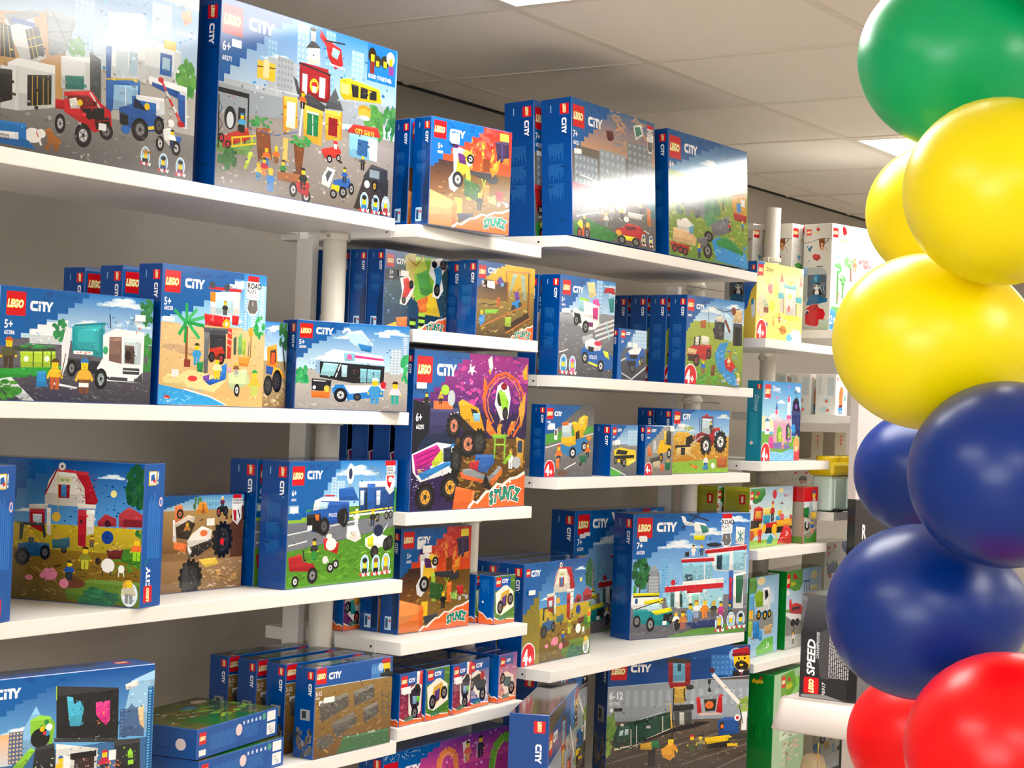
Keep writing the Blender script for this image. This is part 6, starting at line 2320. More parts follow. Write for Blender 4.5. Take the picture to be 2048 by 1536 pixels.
p 1f7a3a -0.4,35.5 38.5,35.1 40.6,41.8 35.9,54.8 .5,52.4
s 2f9a4a 135a2a 3.6 36.8 37.2 52.7 18 2.1 2.8
r f0f0ec 1.3 31.9 20.7 36.1
p f0c21c 57.4,44.8 95.8,44.4 95.7,57.6 59,57.1
l e8b010 2 57.4,46.1 95.9,46
s 2a2420 4a3a3a 65.4 40.8 94 44.6 10 2.9 .8
w 888 65.1 59 3.6 2.6
w 888 91.1 59.5 3.6 2.6
W eee 28.7 67.8 16.3 9.4
p c8c8c0 7.6,54.4 50.2,58.8 46.9,64.4 8,61.9
o f6cf3a 71.3 13.9 11.4 5.7
p 2458a8 62.1,8.1 72.6,4.4 81.7,8.3 80.1,11.1 64,11
o 222 67.7 13.5 1.4 .9
o 222 75.9 13.6 1.4 .9
p e8b8a0 62.6,19.4 84,19.7 87.9,25.4 59.3,25.1
l 3a2a2a 2.6 51.4,8 55.3,15.6 66.4,23.3
l 3a2a2a 2 58.5,7.1 58.9,15.6
m 2a5ab0 e88a5a 2a5ab0 66.2 83.5 24.4
l 3a3a3a 1.6 21.4,85.5 28.4,84.7
@gtruck
bg 9ac0dc
g 8abce4 c8dcec 0 0 84.9 35.6
o f2e0a8 38.3 5.7 13.7 5.1
p 8a8c84 -19.2,47 82.3,47.2 84.3,67.2 -17.4,66.2
p 5a9a3a -16.3,-0.6 19.5,-0.3 25.8,11.7 21.4,19.2 4.2,27.6 -14,22.5
L -14.6 6.2 0
t f4dc1c -16.3 9.9 5 duplo
p c82028 -8.1,5.6 -4.8,3 .6,6.2 4.1,10.7 -8.2,9.9
p 5aa8d8 -14.2,20.6 16.2,18.8 19.2,50 -11.6,47.6
p 8ab42a 16.6,22.7 31.5,16 47.7,21 46.8,38.6 23.2,37.8
p eef2ee 44.5,14.9 65.6,14.3 71.8,22.6 71.6,48.3 29.3,47 28.5,39.1 46.8,38.6
p 1c2024 50.1,18.2 60.7,17.9 64.1,26.1 54,31.2
p 3a8ab8 29.1,45 74,44.6 74.4,49.5 29.5,48.9
W f2c21c 33 48.2 6.8 5.9
W f2c21c 54.2 49.9 6.9 5.9
W f2c21c 69 49.1 5.4 5.2
r f0b01c .8 40.4 13.7 51.1
p 9ac03a -3.4,54 11.9,54.3 11.3,74.5 -4.1,73.1
p 2a82c8 14.6,55.5 35.4,56.2 37.6,78.8 15.6,76.8
p 4a9ad8 36.4,67 47.2,69.9 47.3,81.6 36.7,80.7
p c8a878 51.9,64.4 81.2,62.9 79.6,74.7 55.6,74.6
l 8a7a4a .9 58.8,53.2 65.3,65.6
f 6a5a2a 8a6a3a 15.7 77.8 7.3 2.7 8
p 6ab84a 28.2,89.6 53.5,80.2 85.4,79.2 86.3,99.1 29.2,99.4
t fff 61.9 84.9 7.5 2+
s fff d8f0c8 43.8 85.9 59.7 92.9 10 2.1 .6
@plane
bg b8bcb8
g 8abcec d8e4ec 0 0 100 54.4
o f2e4a0 77.6 10 9.2 5.8
o f2f6fa 2.1 27.8 7.7 3.6
p 5a9a3a -8.5,-0.8 43.1,-0.2 44.6,18.1 36.4,26.4 21.2,26.8 -0.6,19.7 -6.8,21
L -4.4 3.5 13.2
t f4dc1c 11.6 12.9 6 duplo
p c82028 17.4,5.5 21.6,2.9 26.1,6.3 30.9,11.8 16.5,10.4
l 2a5a9a 1.5 46.6,16.3 64.6,17
l 2a5a9a 1.3 48.9,16.5 50,30.8
l 2a5a9a 1.3 55.6,17.2 56.7,31.5
l 2a5a9a 1.3 63.2,16.9 64.2,30.2
p f0e8a0 65.1,24.2 88,24.4 88.5,30.7 70.1,29.8
p 8a8a84 -6.8,48.5 90.1,51.5 92.9,87 -4.3,82.3
p d8323c 8.3,36.4 13.3,36 16,43.2 26.7,42.4 42.3,46.2 47.2,52.8 43.3,58.4 14.9,56 7.7,46.3
p 3a1c20 16.3,47.2 38,47.7 38.4,51.8 16.7,51.3
p f2f0ee -6.7,50.5 14.8,55 43.3,59.4 43.9,66.5 19.9,65.6 -6.4,53.5
w 333 20 67.6 6.1 4.8
w 333 32.2 68.1 6.2 4.9
p 7aa83a -6.8,48.5 10.1,49.5 10.3,52.5 -6.6,51.5
s 6a3a24 3a2a20 3.8 70.8 25.3 86.9 12 2.6 1.6
s f2f0e8 e8d8c0 -4.2 77.7 47.9 95.8 16 2.6 1.6
m e8e4dc 765 642 22.2 95.8 18.2
@tallgreen
bg a8c8a0
g 7ac83a d8e8d8 21.5 7.2 100 58.4
p 6aa83a 20,1.9 60.9,.3 70.2,14.6 53.7,21 34.8,24.5 22.5,21.9
L 22.5 3.4 12.1
t f4dc1c 37.7 9.5 5.4 duplo
p d8402a 41.2,6.5 46.8,5 52.2,8.9 41.4,8.5
s 8a6a3a e8e0c8 25.6 18.5 92.9 81.1 60 5 .8
s e8a8a0 c8d8c0 25.1 33.3 93.9 81 50 5 1.1
@pandafront
bg e9e6df
g f6f5f2 f2efe8 0 0 60.8 26.9
L .7 3.8 6.9
t f0d01c 10.7 12 4.3 duplo
p d8121e 12.7,4 14.2,-0.1 18,3.3 18.8,7.5 14.7,10.2 13.4,7.4
r c8b8b0 1.6 18.9 5.1 19.4
r d8c8c0 1.8 21.2 9.9 21.7
g 8ab0e0 d8e4f0 29 0 60.7 14.7
s e8b8b8 a8b8d0 38.8 1.9 60.8 14.1 14 1.2 1.3
g f6f4ee b8ccb0 0 25.2 63.5 100
f 3f9a3c 5ac05a 8.6 41 4.7 4.3 24
f 3f9a3c 5ac05a 15 52.3 4 4.3 20
l 4a9a3a 2.1 8.4,44.9 8.5,75.7
l 4a9a3a 1.9 15.7,54.4 15.3,69.9
f 7ac04a 4a9a4a 23.1 34.7 5.9 5.2 26
l 8a5a3a 1.9 25.1,39.6 25.8,52.6
p 7ab8e0 6.3,29.7 8.5,28.6 11,30 8.8,34.5
m c87a4a a86 a62 30.1 43.4 13.8
f c88a8a 9a6a6a 43.6 34.2 8.5 4.3 26
l c87a4a 1.2 10.3,63.5 9,73.1
p 6ab84a 1.6,78 62,80.7 63.1,102.7 .3,99.4
p 3f9ad8 -0.3,99.4 -1.6,84.2 1.7,79.7 6.4,81 9.7,100.4
t ffffff .3 86.6 7.6 2+
@pandaside
bg e0ddd4
L 7.9 4.6 18.1
t e8cc1c 32.7 6.7 2.2 duplo
p d8121e 42.3,4.4 48.7,2.8 57,4.8 53.9,6.8 45.7,6.4
l 3a3630 1.4 -1.3,17.7 25.3,17 51.4,14.3 74.2,13.6 98.6,14.7
p 8a4a2a 53,14.3 75.8,13.6 74.7,18.7 71.9,22.7 65.6,25.1 58.8,23.5 55.1,18.7
o e0a878 66 23.1 6.6 2.1
o e0a878 65 19.5 5.2 1.6
l 6a3a20 2.5 74.7,18.7 87.4,15.6 85.6,14
l d89a70 2.5 75,21.1 85.4,26.8
p 2a6a94 10.5,20.2 22.2,21 33.8,20.6 27.4,23.4 24.3,26.7 17.5,25
o e8f0f0 19 21.6 3.3 1
p c81f24 31.2,29.9 41,27.9 59.4,29.5 62.3,32.4 50,35.2 36.5,33.2
s e04048 8a1218 33 28.7 59.6 34.4 14 2.7 .4
p 9aa8a8 15.1,37.7 18.2,34 24.9,34
r 3a3630 48.8 39.7 72.1 40.6
p b8bcbc -1.6,41 63.8,40.7 84.2,44.7 88.7,49.6 89.1,73.2 .3,73.6
p 5a6470 17.5,48 84.5,48 86.3,69.8 19,70.1
p 2a7aa8 28.2,56.4 37.7,48 57.8,47.2 64.9,51.3 58.7,56.3 33.4,57.2
p 5ab8d8 43.1,51.3 49.6,49.7 51.8,54.7 45.1,55.5
o eef0f0 51.5 59.3 10.8 2.9
o 1c1c1c 44.7 58.9 3 1
o 1c1c1c 57.2 58.9 3 1
o 1c1c1c 53.6 56.8 11.5 .8
p 1c1c1c 33.9,63.2 45.7,62.3 69.4,63 69.9,67.3 35.9,67.4
o f2f2f0 52.7 65.2 7.5 2.9
p 1f6a9c 15.9,75.3 29.1,67.4 52.8,66.5 76.9,69.8 92.1,70.6 89.2,74 53.7,75.9 16,77
l cfe4ea 1.5 69.6,64.7 65.7,59.7 72,55.5
l cfe4ea 1.5 79.8,65.5 75.9,60.5 78.1,56.3
p d8121e 12.8,81.3 29.8,76.9 57.1,75.9 60.9,79.3 78.1,80.9 85.3,85.2 79.1,90.5 55.6,96.9 31.3,96.2 13.7,94.5
p a00c16 47,77.7 57.2,76.3 59.1,78.9 44,82
o f2f2f0 19.9 83.1 6.9 1.9
o 1c1c1c 20.6 83.7 4.8 1.4
s ec2a34 b00c18 16.9 84.6 79 95.1 14 5.2 .8
g d0d8c8 b8d0b0 62.3 90.5 100 100
p 9ac4e8 -3.3,40.6 17,40.7 17.5,48 -1.1,49.8
@figfront
bg f2f0ea
L 6.1 6.7 11.2
t f0b82a 25.7 9.9 4.6 duplo
o dfe8e8 21.6 70.4 18.5 34.9
p ee8a4a 31.6,36 42.1,29.5 58.3,30.3 64.4,40.7 59.5,53.4 57.8,75.8 32.8,79.7 26.8,60.7 27.6,45.3
s c85a2a f2a86a 27.8 32.4 62.8 76.1 16 3.3 1.4
o 3a2018 38.9 46.4 2.2 1.5
o 3a2018 50.9 45.9 2.2 1.5
p 8a2a2a 28.3,75 57.7,74.2 56.4,82.4 27.3,83.1
p 3f9ad8 20.7,81.6 59.8,80.6 53.1,97.4 30.5,97.8
o f2f2f0 41.6 91.9 5.1 4
p a8d0d0 64.9,50 87.1,46.1 88.2,61.9 71.4,65.7
t 8a8a8a 85.1 81.7 9.3 1
@figside
bg e6e5de
s d6d8d2 e2e2da 8.2 3.9 87.4 52.3 30 4.6 3
r cfd4d0 11.4 7.3 27.7 49.3
r c8d0d0 57.3 6.6 90.8 52.3
o c0d8d8 54.3 64.2 15.7 7.1
o e87a6a 54.4 66.5 7.9 4.1
o c0d8d8 43.8 87.6 25.8 7.6
o e86a5a 62 89.3 7.8 4.1
@smallduplo
bg cfc4a6
L 43 10.2 20
t c8a03a 31.8 52.2 11.6 duplo
p b01c1c 46.5,45.5 51.4,34.9 58,39.9 57.4,51.5 46.8,51.8
r 5a4a3a 61 71.5 66.4 74.7
s 2a2218 6a5a3a 48.5 89.9 102.4 100.7 14 3.8 3.2
@boybox
bg e4dfd2
t c89a1c 10.7 26.1 6.5 Duplo
r d8121e 34.9 28.2 39.1 34.3
r d8b8a8 41.2 28.5 44.8 34.7
r c23a4a 47.7 28.9 52 35.1
r 3a8ac8 54.2 29.7 58.7 36.2
r 3a8a4a 60.9 30.6 64.9 36.6
o 4a2c20 45.8 45.9 5.2 7.7
p c89070 41.3,48.2 50.5,48.8 48.9,55.2 42.4,54.7
s a8b848 d8c8a8 67.1 67.4 76.1 96.5 14 1.5 3.2
@speed
bg 2b2a2c
g 5a5a5c 2a2a2c 0 0 50.9 37.6
p 6a686a 0,0 9.7,3.2 4.3,21.3 .4,36.4 -1.6,33.5
p 4a494b 25.9,37.8 52,30.3 66.2,44 49.2,80.5 35.8,80
p 1c1b1d 78.5,34.5 112.4,35.3 116.7,100.1 83.7,99.9
T f4f4f4 12 78.1 8 SPEED
T cfcfcf 27.7 61.3 2.8 CHAMPIONS
Y 7.2 96 26.5
T d8d8d8 39.8 96.8 3.2 76917
p 8a8888 3.2,97.5 43.7,95.7 83.8,100.6 1.8,100.6
X b8b4b4 50.3 37.4 86.8 78.9 10
@dfarm
bg e6e0c4
s d8e0b0 c8d8c8 2 47.8 40.4 67.2 24 3.5 1.4
W fff 22.3 68.1 5.9 9.7
W fff 43.2 67.1 5.7 9.2
s 8a4a3a 3a3a34 46.8 67.3 76.9 75.8 26 2.4 1.1
p e8b42a 25.5,75.2 37.4,75.8 38.9,90 26.7,89.2
l 3a2a1c .7 30.5,78 30,84.7
m 8ab0e0 8ab0e0 e8c8a0 47.3 99.4 23.8
p 5a3020 54.3,95.9 59.4,90.4 76,96.6 76.2,102.3 61.8,104.4
p a8c8b0 61.7,81.3 69.9,82.9 69.4,93.3 62.2,92.6
m 4aa0c8 38a 3a8ac8 80.4 92.2 17.1
p e85a5a 88.1,80.3 95.6,81 96.9,89.9 90.3,88
l 6a5a2a .7 93.1,88.8 92.8,101.5
o 3f94c8 6.1 87.9 11.3 14.8
t ffffff -1 81.1 10.9 2+
@mountains
bg f0efec
L 6.4 3.8 10.7
t f0c81c 23.6 7.7 2.7 duplo
p d8121e 28.3,4.8 31.3,1.2 36.7,4.1 36.4,7.2 28.5,6.9
p 4a6ab0 57,.7 135.9,.7 138.6,24 102,23.2 65.3,12.8 55.8,6
p f6f6f6 75.1,6.8 85.1,.8 96.6,7.8 93.2,9.8 75.5,10.1
l f6f6f6 1 65.8,2.1 69.7,5.5
p 4a6ab0 4.9,20.4 15.6,26.2 28.4,20.6 43,29.8 40.2,34.9 10.2,37.4
p 3f9a6a 34.2,27.2 39.2,20.1 46.2,27.9
p 2f8a4a 37.4,40.1 35.6,24.1 44.1,24.6 47.7,40.7
o c23a3a 18.7 38.9 6.1 2.1
r a8d8e8 7.7 15 12.7 16
"""
ARTS = {}
for _l in ART_TEXT.strip().split("\n"):
    if _l[0] == "@": _c = ARTS[_l[1:]] = []
    else: _c.append(_l)
PRINT_DIM = dict(square=.6, police=.7, arena=.85, twist=.85, blade=.8, van=.78, recycle=.9, beach=.92, show=.9, pandafront=.8)   # dims whole prints on boxes that the ceiling panels overexpose
def make_art(name, W, H, seed=3):
    a = Art(W, H, seed)
    for ln in ARTS[name]:
        q = ln.split(' '); op = q[0]
        pt = lambda L: [tuple(float(v) for v in s.split(',')) for s in L]
        f = lambda i: float(q[i])
        if op == 'bg': a.rect(q[1], 0, 0, 100, 100)
        elif op == 'p': a.solid(pt(q[2:]), q[1])
        elif op == 'l': a.line(q[1], f(2), pt(q[3:]))
        elif op == 'g': a.grad(q[1], q[2], f(3), f(4), f(5), f(6))
        elif op == 's': a.scatter(q[1], q[2], f(3), f(4), f(5), f(6), f(7), f(8), f(9), quad=f(7) < 30)
        elif op == 'b': a.tower(q[1], q[2], f(3), f(4), f(5), f(6), int(q[7]), int(q[8]))
        elif op == 'r': a.rect(q[1], f(2), f(3), f(4), f(5))
        elif op == 'X':
            n = int(q[6])
            for i in range(n):
                x = f(2)+(f(4)-f(2))*i/n; y = f(3)
                while y < f(5):
                    e = y+a.rnd.uniform(2, 6); a.rect(q[1], x, y, x+(f(4)-f(2))/n*.55, min(e, f(5))); y = e+.8
        elif op == 'o': a.ell(q[1], f(2), f(3), f(4), f(5))
        elif op in 'wW' and len(op) == 1: a.wheel(f(2), f(3), f(5)*a.asp, q[1], f(4)/max(.01, f(5)*a.asp), op == 'W')
        elif op == 'f': a.blob(q[1], q[2], f(3), f(4), f(5), f(6), f(7))
        elif op == 't': a.text(q[1], f(2), f(3), f(4), ' '.join(q[5:]))
        elif op == 'T': a.text(q[1], f(2), f(3), f(4), ' '.join(q[5:]), .03, .15, rot=-90, sx=1.12)
        elif op == 'Y': a.lego(f(1), f(2), f(3), -90)
        elif op == 'm': a.fig(f(4), f(5), f(6), q[1], q[2], q[3])
        elif op == 'B': a.bust(f(3), f(4), f(5), q[1], q[2])
        elif op == 'L': a.lego(f(1), f(2), 42, -90) if q[-1] == 'U' else a.lego(f(1), f(2), f(3))
        elif op == 'C': a.city(f(1), f(2), 62, -90) if q[-1] == 'U' else a.city(f(1), f(2), f(3))
        elif op == 'J': a.jag(f(1), f(2), c=q[3] if len(q) > 3 else '0b5ea8')
        elif op == 'c': a.cloud(f(1), f(2), f(3))
        elif op == 'R': a.roadplate(f(1), f(2), f(3))
        elif op == 'S': a.stuntz(f(1), f(2))
        elif op == 'Z':
            a.poly([(0, 84), (28, 92), (60, 90), (101, 93), (101, 101), (0, 101)], 'f4ece4'); a.poly([(0, 87), (28, 94), (60, 92), (101, 95), (101, 101), (0, 101)], 'ef6a30')
            for off, c in ((.09, '2a5a48'), (0, '6aa87c')): a.text(c, 24, 86, 8, 'STUNTZ', off, .1, rot=-4, sx=.62)
        elif op == '4': a.four(f(1), f(2), f(3))
    if H*W > .02: a.bricks(260 if H*W > .08 else 150)
    elif H*W > .012: a.bricks(60)
    g = PRINT_DIM.get(name, 1)
    if g != 1: a.polys = [(n, [(q[0], q[1], q[2]*g, q[3]*g, q[4]*g) for q in p]) for n, p in a.polys]
    return a
def spine_art(kind, D, H):
    a = Art(D, H, 5)
    if kind == 'city': a.spine()
    elif kind == 'cityplain': a.spine(code=0)
    elif kind == 'stunt':
        a.spine(code=2); a.rect('b8d8ee', 26, 84, 62, 97); a.rect('27527a', 30, 86, 44, 95); a.ell('d03040', 54, 88, 6)
        for i in range(8): a.rect('06305e', 64+i*4.5, 62-i*3, 100, 100 if i < 0 else 96)
    elif kind == 'smallstunt':
        a.rect('0052a2', 0, 0, 100, 100); a.poly([(0, 74), (30, 78), (60, 88), (80, 86), (100, 90), (100, 100), (0, 100)], 'f4ece4')
        a.poly([(0, 77), (30, 81), (60, 91), (80, 89), (100, 93), (100, 100), (0, 100)], 'ef6a30'); a.ell('d8e4ee', 26, 55, 7)
        for i in range(6): a.rect('2a78c0', 12+i*9, 8, 17+i*9, 26+6*(i % 3))
    elif kind == 'teal': a.rect('1b7f98', 0, 0, 100, 100); a.rect('2a92a8', 20, 40, 75, 80); a.lego(92, 4, 30, 90); a.text('bfe0e6', 78, 18, 6, 'Disney', .0, .2, rot=90); a.ell('e8c8b8', 36, 78, 11)
    elif kind == 'yellow':
        a.rect('1560b0', 0, 0, 100, 100); a.poly([(100, 28), (60, 38), (40, 52), (30, 60), (0, 66), (0, 100), (100, 100)], 'e8c84a'); a.lego(88, 5, 34, 90)
        a.poly([(60, 55), (90, 50), (95, 70), (70, 76)], 'e8f0f2'); a.poly([(60, 50), (80, 48), (80, 56), (62, 58)], '2a8ab0')
    elif kind == 'olive':
        a.rect('8a8a18', 0, 0, 100, 100); a.rect('a09f22', 0, 0, 100, 6); a.rect('a8161c', 60, 12, 84, 28); a.rect('e8c8a8', 68, 15, 76, 25); a.poly([(60, 50), (85, 42), (90, 56), (70, 62)], 'a8161c')
    elif kind == 'green':
        a.rect('0a7a2a', 0, 0, 100, 100); a.scatter('0a6a24', '14902e', 10, 20, 90, 98, 18, 8, 12, quad=True); a.text('f2c81c', 18, 4, 3.6, 'duplo', .05); a.poly([(42, 4), (50, 1.5), (60, 4)], 'c81f28')
    elif kind == 'train':
        a.rect('00428c', 0, 0, 100, 100); a.lego(92, 3.5, 30, 90); a.city(84, 17, 48, 90); a.rect('9a9ca0', 30, 46, 80, 58); a.rect('3a3c40', 38, 48, 60, 56)
        a.scatter('3a3a38', '8a8078', 10, 70, 90, 99, 28, 8, 4)
    elif kind == 'white': 
        return make_art('figside', D, H)
    elif kind == 'pandaside': return make_art('pandaside', D, H)
    elif kind == 'cream': a.rect('d8cfb8', 0, 0, 100, 100)
    elif kind == 'redtop': a.rect('9a9286', 0, 0, 100, 100); a.rect('c8141c', 0, 0, 100, 26); a.rect('5a8a3a', 0, 88, 100, 100)
    elif kind == 'blue': a.rect('0054a6', 0, 0, 100, 100)
    elif kind == 'end':
        a.rect('0052a2', 0, 0, 100, 100); a.lego(80, 12, 26, 90); a.city(76, 32, 40, 90)
        for i in range(9): a.rect('2a78c0', 12+i*4, 34, 14+i*4, 80)
    return a
def top_art(kind, W, D):
    a = Art(W, D, 9)
    if kind == 'tracks':
        a.rect('10304c', 0, 0, 100, 100); a.scatter('2a5a48', '8aa49a', 20, 15, 75, 70, 40, 6, 14); a.rect('00509f', 0, 86, 100, 100); a.lego(4, 70, 7)
        a.scatter('4a3a5a', '28405c', 50, 5, 98, 60, 30, 5, 12)
    elif kind == 'farm': a.rect('11406e', 0, 0, 100, 100); a.scatter('0f3a60', '5a6a5a', 10, 10, 90, 80, 40, 6, 14); a.rect('0d4f94', 0, 0, 22, 100)
    elif kind == 'game': a.rect('0e55a6', 0, 0, 100, 100); a.scatter('1a2a4a', '3a5a7a', 10, 10, 70, 60, 20, 8, 16); a.lego(84, 20, 8)
    elif kind == 'stunt': a.rect('0b2d55', 0, 0, 100, 100); a.scatter('6a1c2a', '24405c', 20, 10, 95, 80, 14, 10, 20)
    elif kind == 'dark': a.rect('14161c', 0, 0, 100, 100)
    return a
# design: front art, left spine, W, H, D, base colour, top
DES = dict(
 police=('police', 'city', .580, .378, .094, None), square=('square', 'cityplain', .577, .377, .092, None),
 arena=('arena', 'stunt', .270, .245, .056, None), fire=('fire', 'city', .451, .360, .093, None), safari=('safari', 'city', .486, .363, .074, None),
 recycle=('recycle', 'city', .356, .197, .060, None), beach=('beach', 'cityplain', .296, .268, .062, None), loader=('loader', 'city', .25, .181, .052, None),
 van=('van', 'city', .285, .189, .06, None), twist=('twist', 'stunt', .262, .186, .0475, None), blade=('blade', 'city', .255, .181, .056, None),
 show=('show', 'cityplain', .490, .370, .048, None), icecream=('icecream', 'city', .271, .260, .059, None), chase=('chase', 'cityplain', .142, .139, .045, None),
 rescue=('rescue', 'city', .325, .260, .060, None), mixer=('mixer', 'city', .231, .188, .047, None), cab=('cab', 'cityplain', .147, .140, .059, None),
 digger=('digger', 'cityplain', .142, .140, .045, None), tractor=('tractor', 'city', .352, .190, .056, None), barn=('barn', 'city', .364, .266, .074, 'farm'),
 offroad=('offroad', 'city', .262, .194, .058, None), command=('command', 'city', .384, .266, .074, None), hospital=('hospital', 'city', .490, .370, .086, None),
 train=('train', 'train', .478, .398, .094, 'dark'), tracks=('tracks', 'train', .266, .191, .055, 'tracks'), gaming=('gaming', 'city', .362, .262, .072, 'game'),
 stunt1=('stunt1', 'smallstunt', .092, .119, .046, 'stunt'), stunt2=('stunt2', 'smallstunt', .096, .120, .046, 'stunt'),
 stunt3=('stunt3', 'smallstunt', .096, .117, .046, 'stunt'), stunt4=('stunt4', 'smallstunt', .092, .119, .046, 'stunt'), stunt5=('stunt5', 'smallstunt', .092, .119, .046, 'stunt'), rings=('rings', 'stunt', .52, .31, .07, None),
 lowbarn=(None, 'city', .3, .06, .22, None), yellowcastle=('yellowcastle', 'yellow', .334, .247, .046, None), tealcastle=('tealcastle', 'teal', .302, .258, .054, None),
 toddlertrain=('toddlertrain', 'olive', .380, .196, .090, None), toddlertractor=('toddlertractor', 'redtop', .118, .19, .09, None),
 gtruck=('gtruck', 'green', .243, .259, .075, 'dark'), plane=('plane', 'green', .353, .262, .070, 'dark'), tallgreen=('tallgreen', 'green', .30, .378, .092, None),
 panda=('pandafront', 'pandaside', .480, .370, .117, None), fig=('figfront', 'white', .10, .142, .076, None), smallduplo=('smallduplo', 'cream', .11, .098, .10, None),
 boybox=('boybox', 'cream', .75, .17, .085, None), dfarm=('dfarm', 'cream', .40, .2, .09, None), mountains=('mountains', 'cream', .30, .319, .09, None))
BASE = dict(tealcastle='1b7f98', yellowcastle='e8d06a', toddlertrain='8a8a18', toddlertractor='b01a1c', gtruck='0a7a2a', plane='0a7a2a', tallgreen='0a7a2a',
            panda='e8e5dc', fig='e6e5dd', smallduplo='cfc4a6', boybox='e0dccf', dfarm='d8d4bc', mountains='ecebe6')
_m = {}
def design(k):
    if k not in _m:
        fr, sp, W, H, D, top = DES[k]
        right = make_art('barnside', D, H) if k == 'barn' else None
        _m[k] = carton(k, W, H, D, make_art(fr, W, H, len(k)*7+ord(k[1])) if fr else None, spine_art(sp, D, H), right, top_art(top, W, D) if top else None, BASE.get(k, '00428c'))
    return _m[k]
_first = {}
def place(k, x, y, z, yaw, label, group=None, cat='toy box', stick=(), lean=0):
    """stick: white price stickers on the front, in percent of the face: x, y, w, h"""
    me = design(k)
    if k in _first: o = _first[k].copy(); COL.objects.link(o)
    else: o = bpy.data.objects.new('toy_box', me); COL.objects.link(o); _first[k] = o
    o.location = (x, y, z+0.0004+DES[k][4]*math.sin(math.radians(lean))); o.rotation_euler = (-math.radians(lean), 0, math.radians(yaw))
    for kk in list(o.keys()): del o[kk]
    tag(o, label, cat, group)
    W, H = DES[k][2], DES[k][3]
    for sx, sy, sw, sh in stick:
        bm = bmesh.new(); bm_box(bm, sx*W/100, -0.0052, H-(sy+sh)*H/100, (sx+sw)*W/100, -0.0045, H-sy*H/100, 0.0)
        s = link('price_sticker', fin(bm, 'sticker'), STICK, o)
    return o
def row(k, x, y, z, yaw, n, step, label, group, dx=0.0, stick=(), lean=0):
    """n more copies standing straight behind, each step further back"""
    c, s = math.cos(math.radians(yaw)), math.sin(math.radians(yaw))
    for i in range(1, n+1):
        d = i*step
        lb = label[i-1] if isinstance(label, (list, tuple)) else label
        place(k, x-s*d+c*dx*i, y+c*d+s*dx*i, z, yaw, lb, group, stick=stick, lean=lean)
# ================================================================ the boxes, bay by bay
Z_ = SZ
# --- left bay, top shelf
place('police', 1.878, 2.378, Z_['A1'], -0.5, 'largest blue-and-grey police station box, cut by the top left corner of the photo')
place('square', 2.509, 2.364, Z_['A1'], -0.2, 'large town square box with a tram, clock tower and helicopter on the front')
# --- left bay, second shelf
G = 'beach lifeguard boxes on the second left shelf'
place('recycle', 1.962, 2.330, Z_['A2'], -1.0, 'blue box with a turquoise recycling lorry on it, at the left edge', stick=((86, 16, 7, 6),))
place('beach', 2.346, 2.333, Z_['A2'], 0, 'beach lifeguard tower box with a palm tree, front of its row of three', G)
row('beach', 2.346, 2.333, Z_['A2'], 0, 2, .130, ('beach lifeguard box second in its row, only a strip of logo showing', 'rearmost of the three beach lifeguard boxes, spine in shadow'), G, dx=.024)
place('loader', 2.540, 2.400, Z_['A2'], 0, 'box with a yellow wheel loader, peeking out right of the beach lifeguard box')
place('van', 2.786, 2.372, Z_['A2'], -20, 'light blue box with a white drinks van and giant bottle, at the shelf end')
# --- left bay, third shelf
place('barn', 2.184, 2.641, Z_['A3'], -75, 'large barn box turned sideways so its blue end shows on the right', 'red barn farm boxes')
place('barn', 1.800, 2.625, Z_['A3'], -70, 'box at the left edge showing only its narrow blue end and logo', 'red barn farm boxes')
place('offroad', 2.440, 2.425, Z_['A3'], 0, 'brown box with a white off-road buggy on huge tyres, behind the barn box')
place('command', 2.726, 2.326, Z_['A3'], 1.5, 'police truck and red tractor box with an egg launcher badge', 'police truck boxes')
row('command', 2.726, 2.326, Z_['A3'], 1.5, 1, .086, 'police truck box standing in shadow behind its twin', 'police truck boxes')
# --- left bay, lowest shelf
place('gaming', 1.932, 2.312, Z_['A4'], -9.2, 'box with a big black game screen and robot, bottom left corner')
G = 'railway track boxes on the lowest left shelf'
place('tracks', 2.806, 2.301, Z_['A4'], -0.3, 'brown railway track box, frontmost of its row of four', G, stick=((9, 33, 13, 6),))
row('tracks', 2.806, 2.301, Z_['A4'], -0.3, 3, .079, ('railway track box directly behind the frontmost one', 'third railway track box counted from the front', 'rearmost railway track box against the dark'), G, dx=-.003)
# --- second bay
place('arena', 3.118, 2.284, Z_['B1'], -9, 'orange stunt arena box on the topmost short shelf, front of two', 'stunt arena boxes', stick=((22, 14, 10, 8),))
row('arena', 3.118, 2.284, Z_['B1'], -9, 1, .068, 'stunt arena box tucked behind the topmost orange one', 'stunt arena boxes')
G = 'green fire stunt boxes under the topmost short shelf'
place('twist', 3.136, 2.415, Z_['B2'], 1.5, 'green stunt box with two flying motorbikes, front of its row', G, stick=((22, 24, 12, 7),))
row('twist', 3.136, 2.415, Z_['B2'], 1.5, 3, .0495, ('green stunt box second in its row, spine only', 'green stunt box third in its row, spine only', 'rearmost green stunt box, half behind the pole'), G)
place('blade', 3.375, 2.320, Z_['B2'], 0, 'yellow stunt box with a spotlit motorbike ramp', 'yellow stunt boxes', stick=((14, 26, 12, 9),))
row('blade', 3.375, 2.320, Z_['B2'], 0, 1, .065, 'yellow stunt box hidden behind its twin, only a narrow strip showing', 'yellow stunt boxes', dx=.027)
G = 'monster truck show boxes'
place('show', 3.126, 2.312, Z_['B3'], 0.9, 'big purple and orange monster truck show box with a flaming ring, frontmost', G, stick=((1, 20.5, 8, 3.6),))
row('show', 3.126, 2.312, Z_['B3'], 0.9, 3, .068, ('monster truck show box second in its row, dark spine', 'monster truck show box third in its row, dark spine', 'rearmost monster truck show box beside the pole'), G, dx=.009)
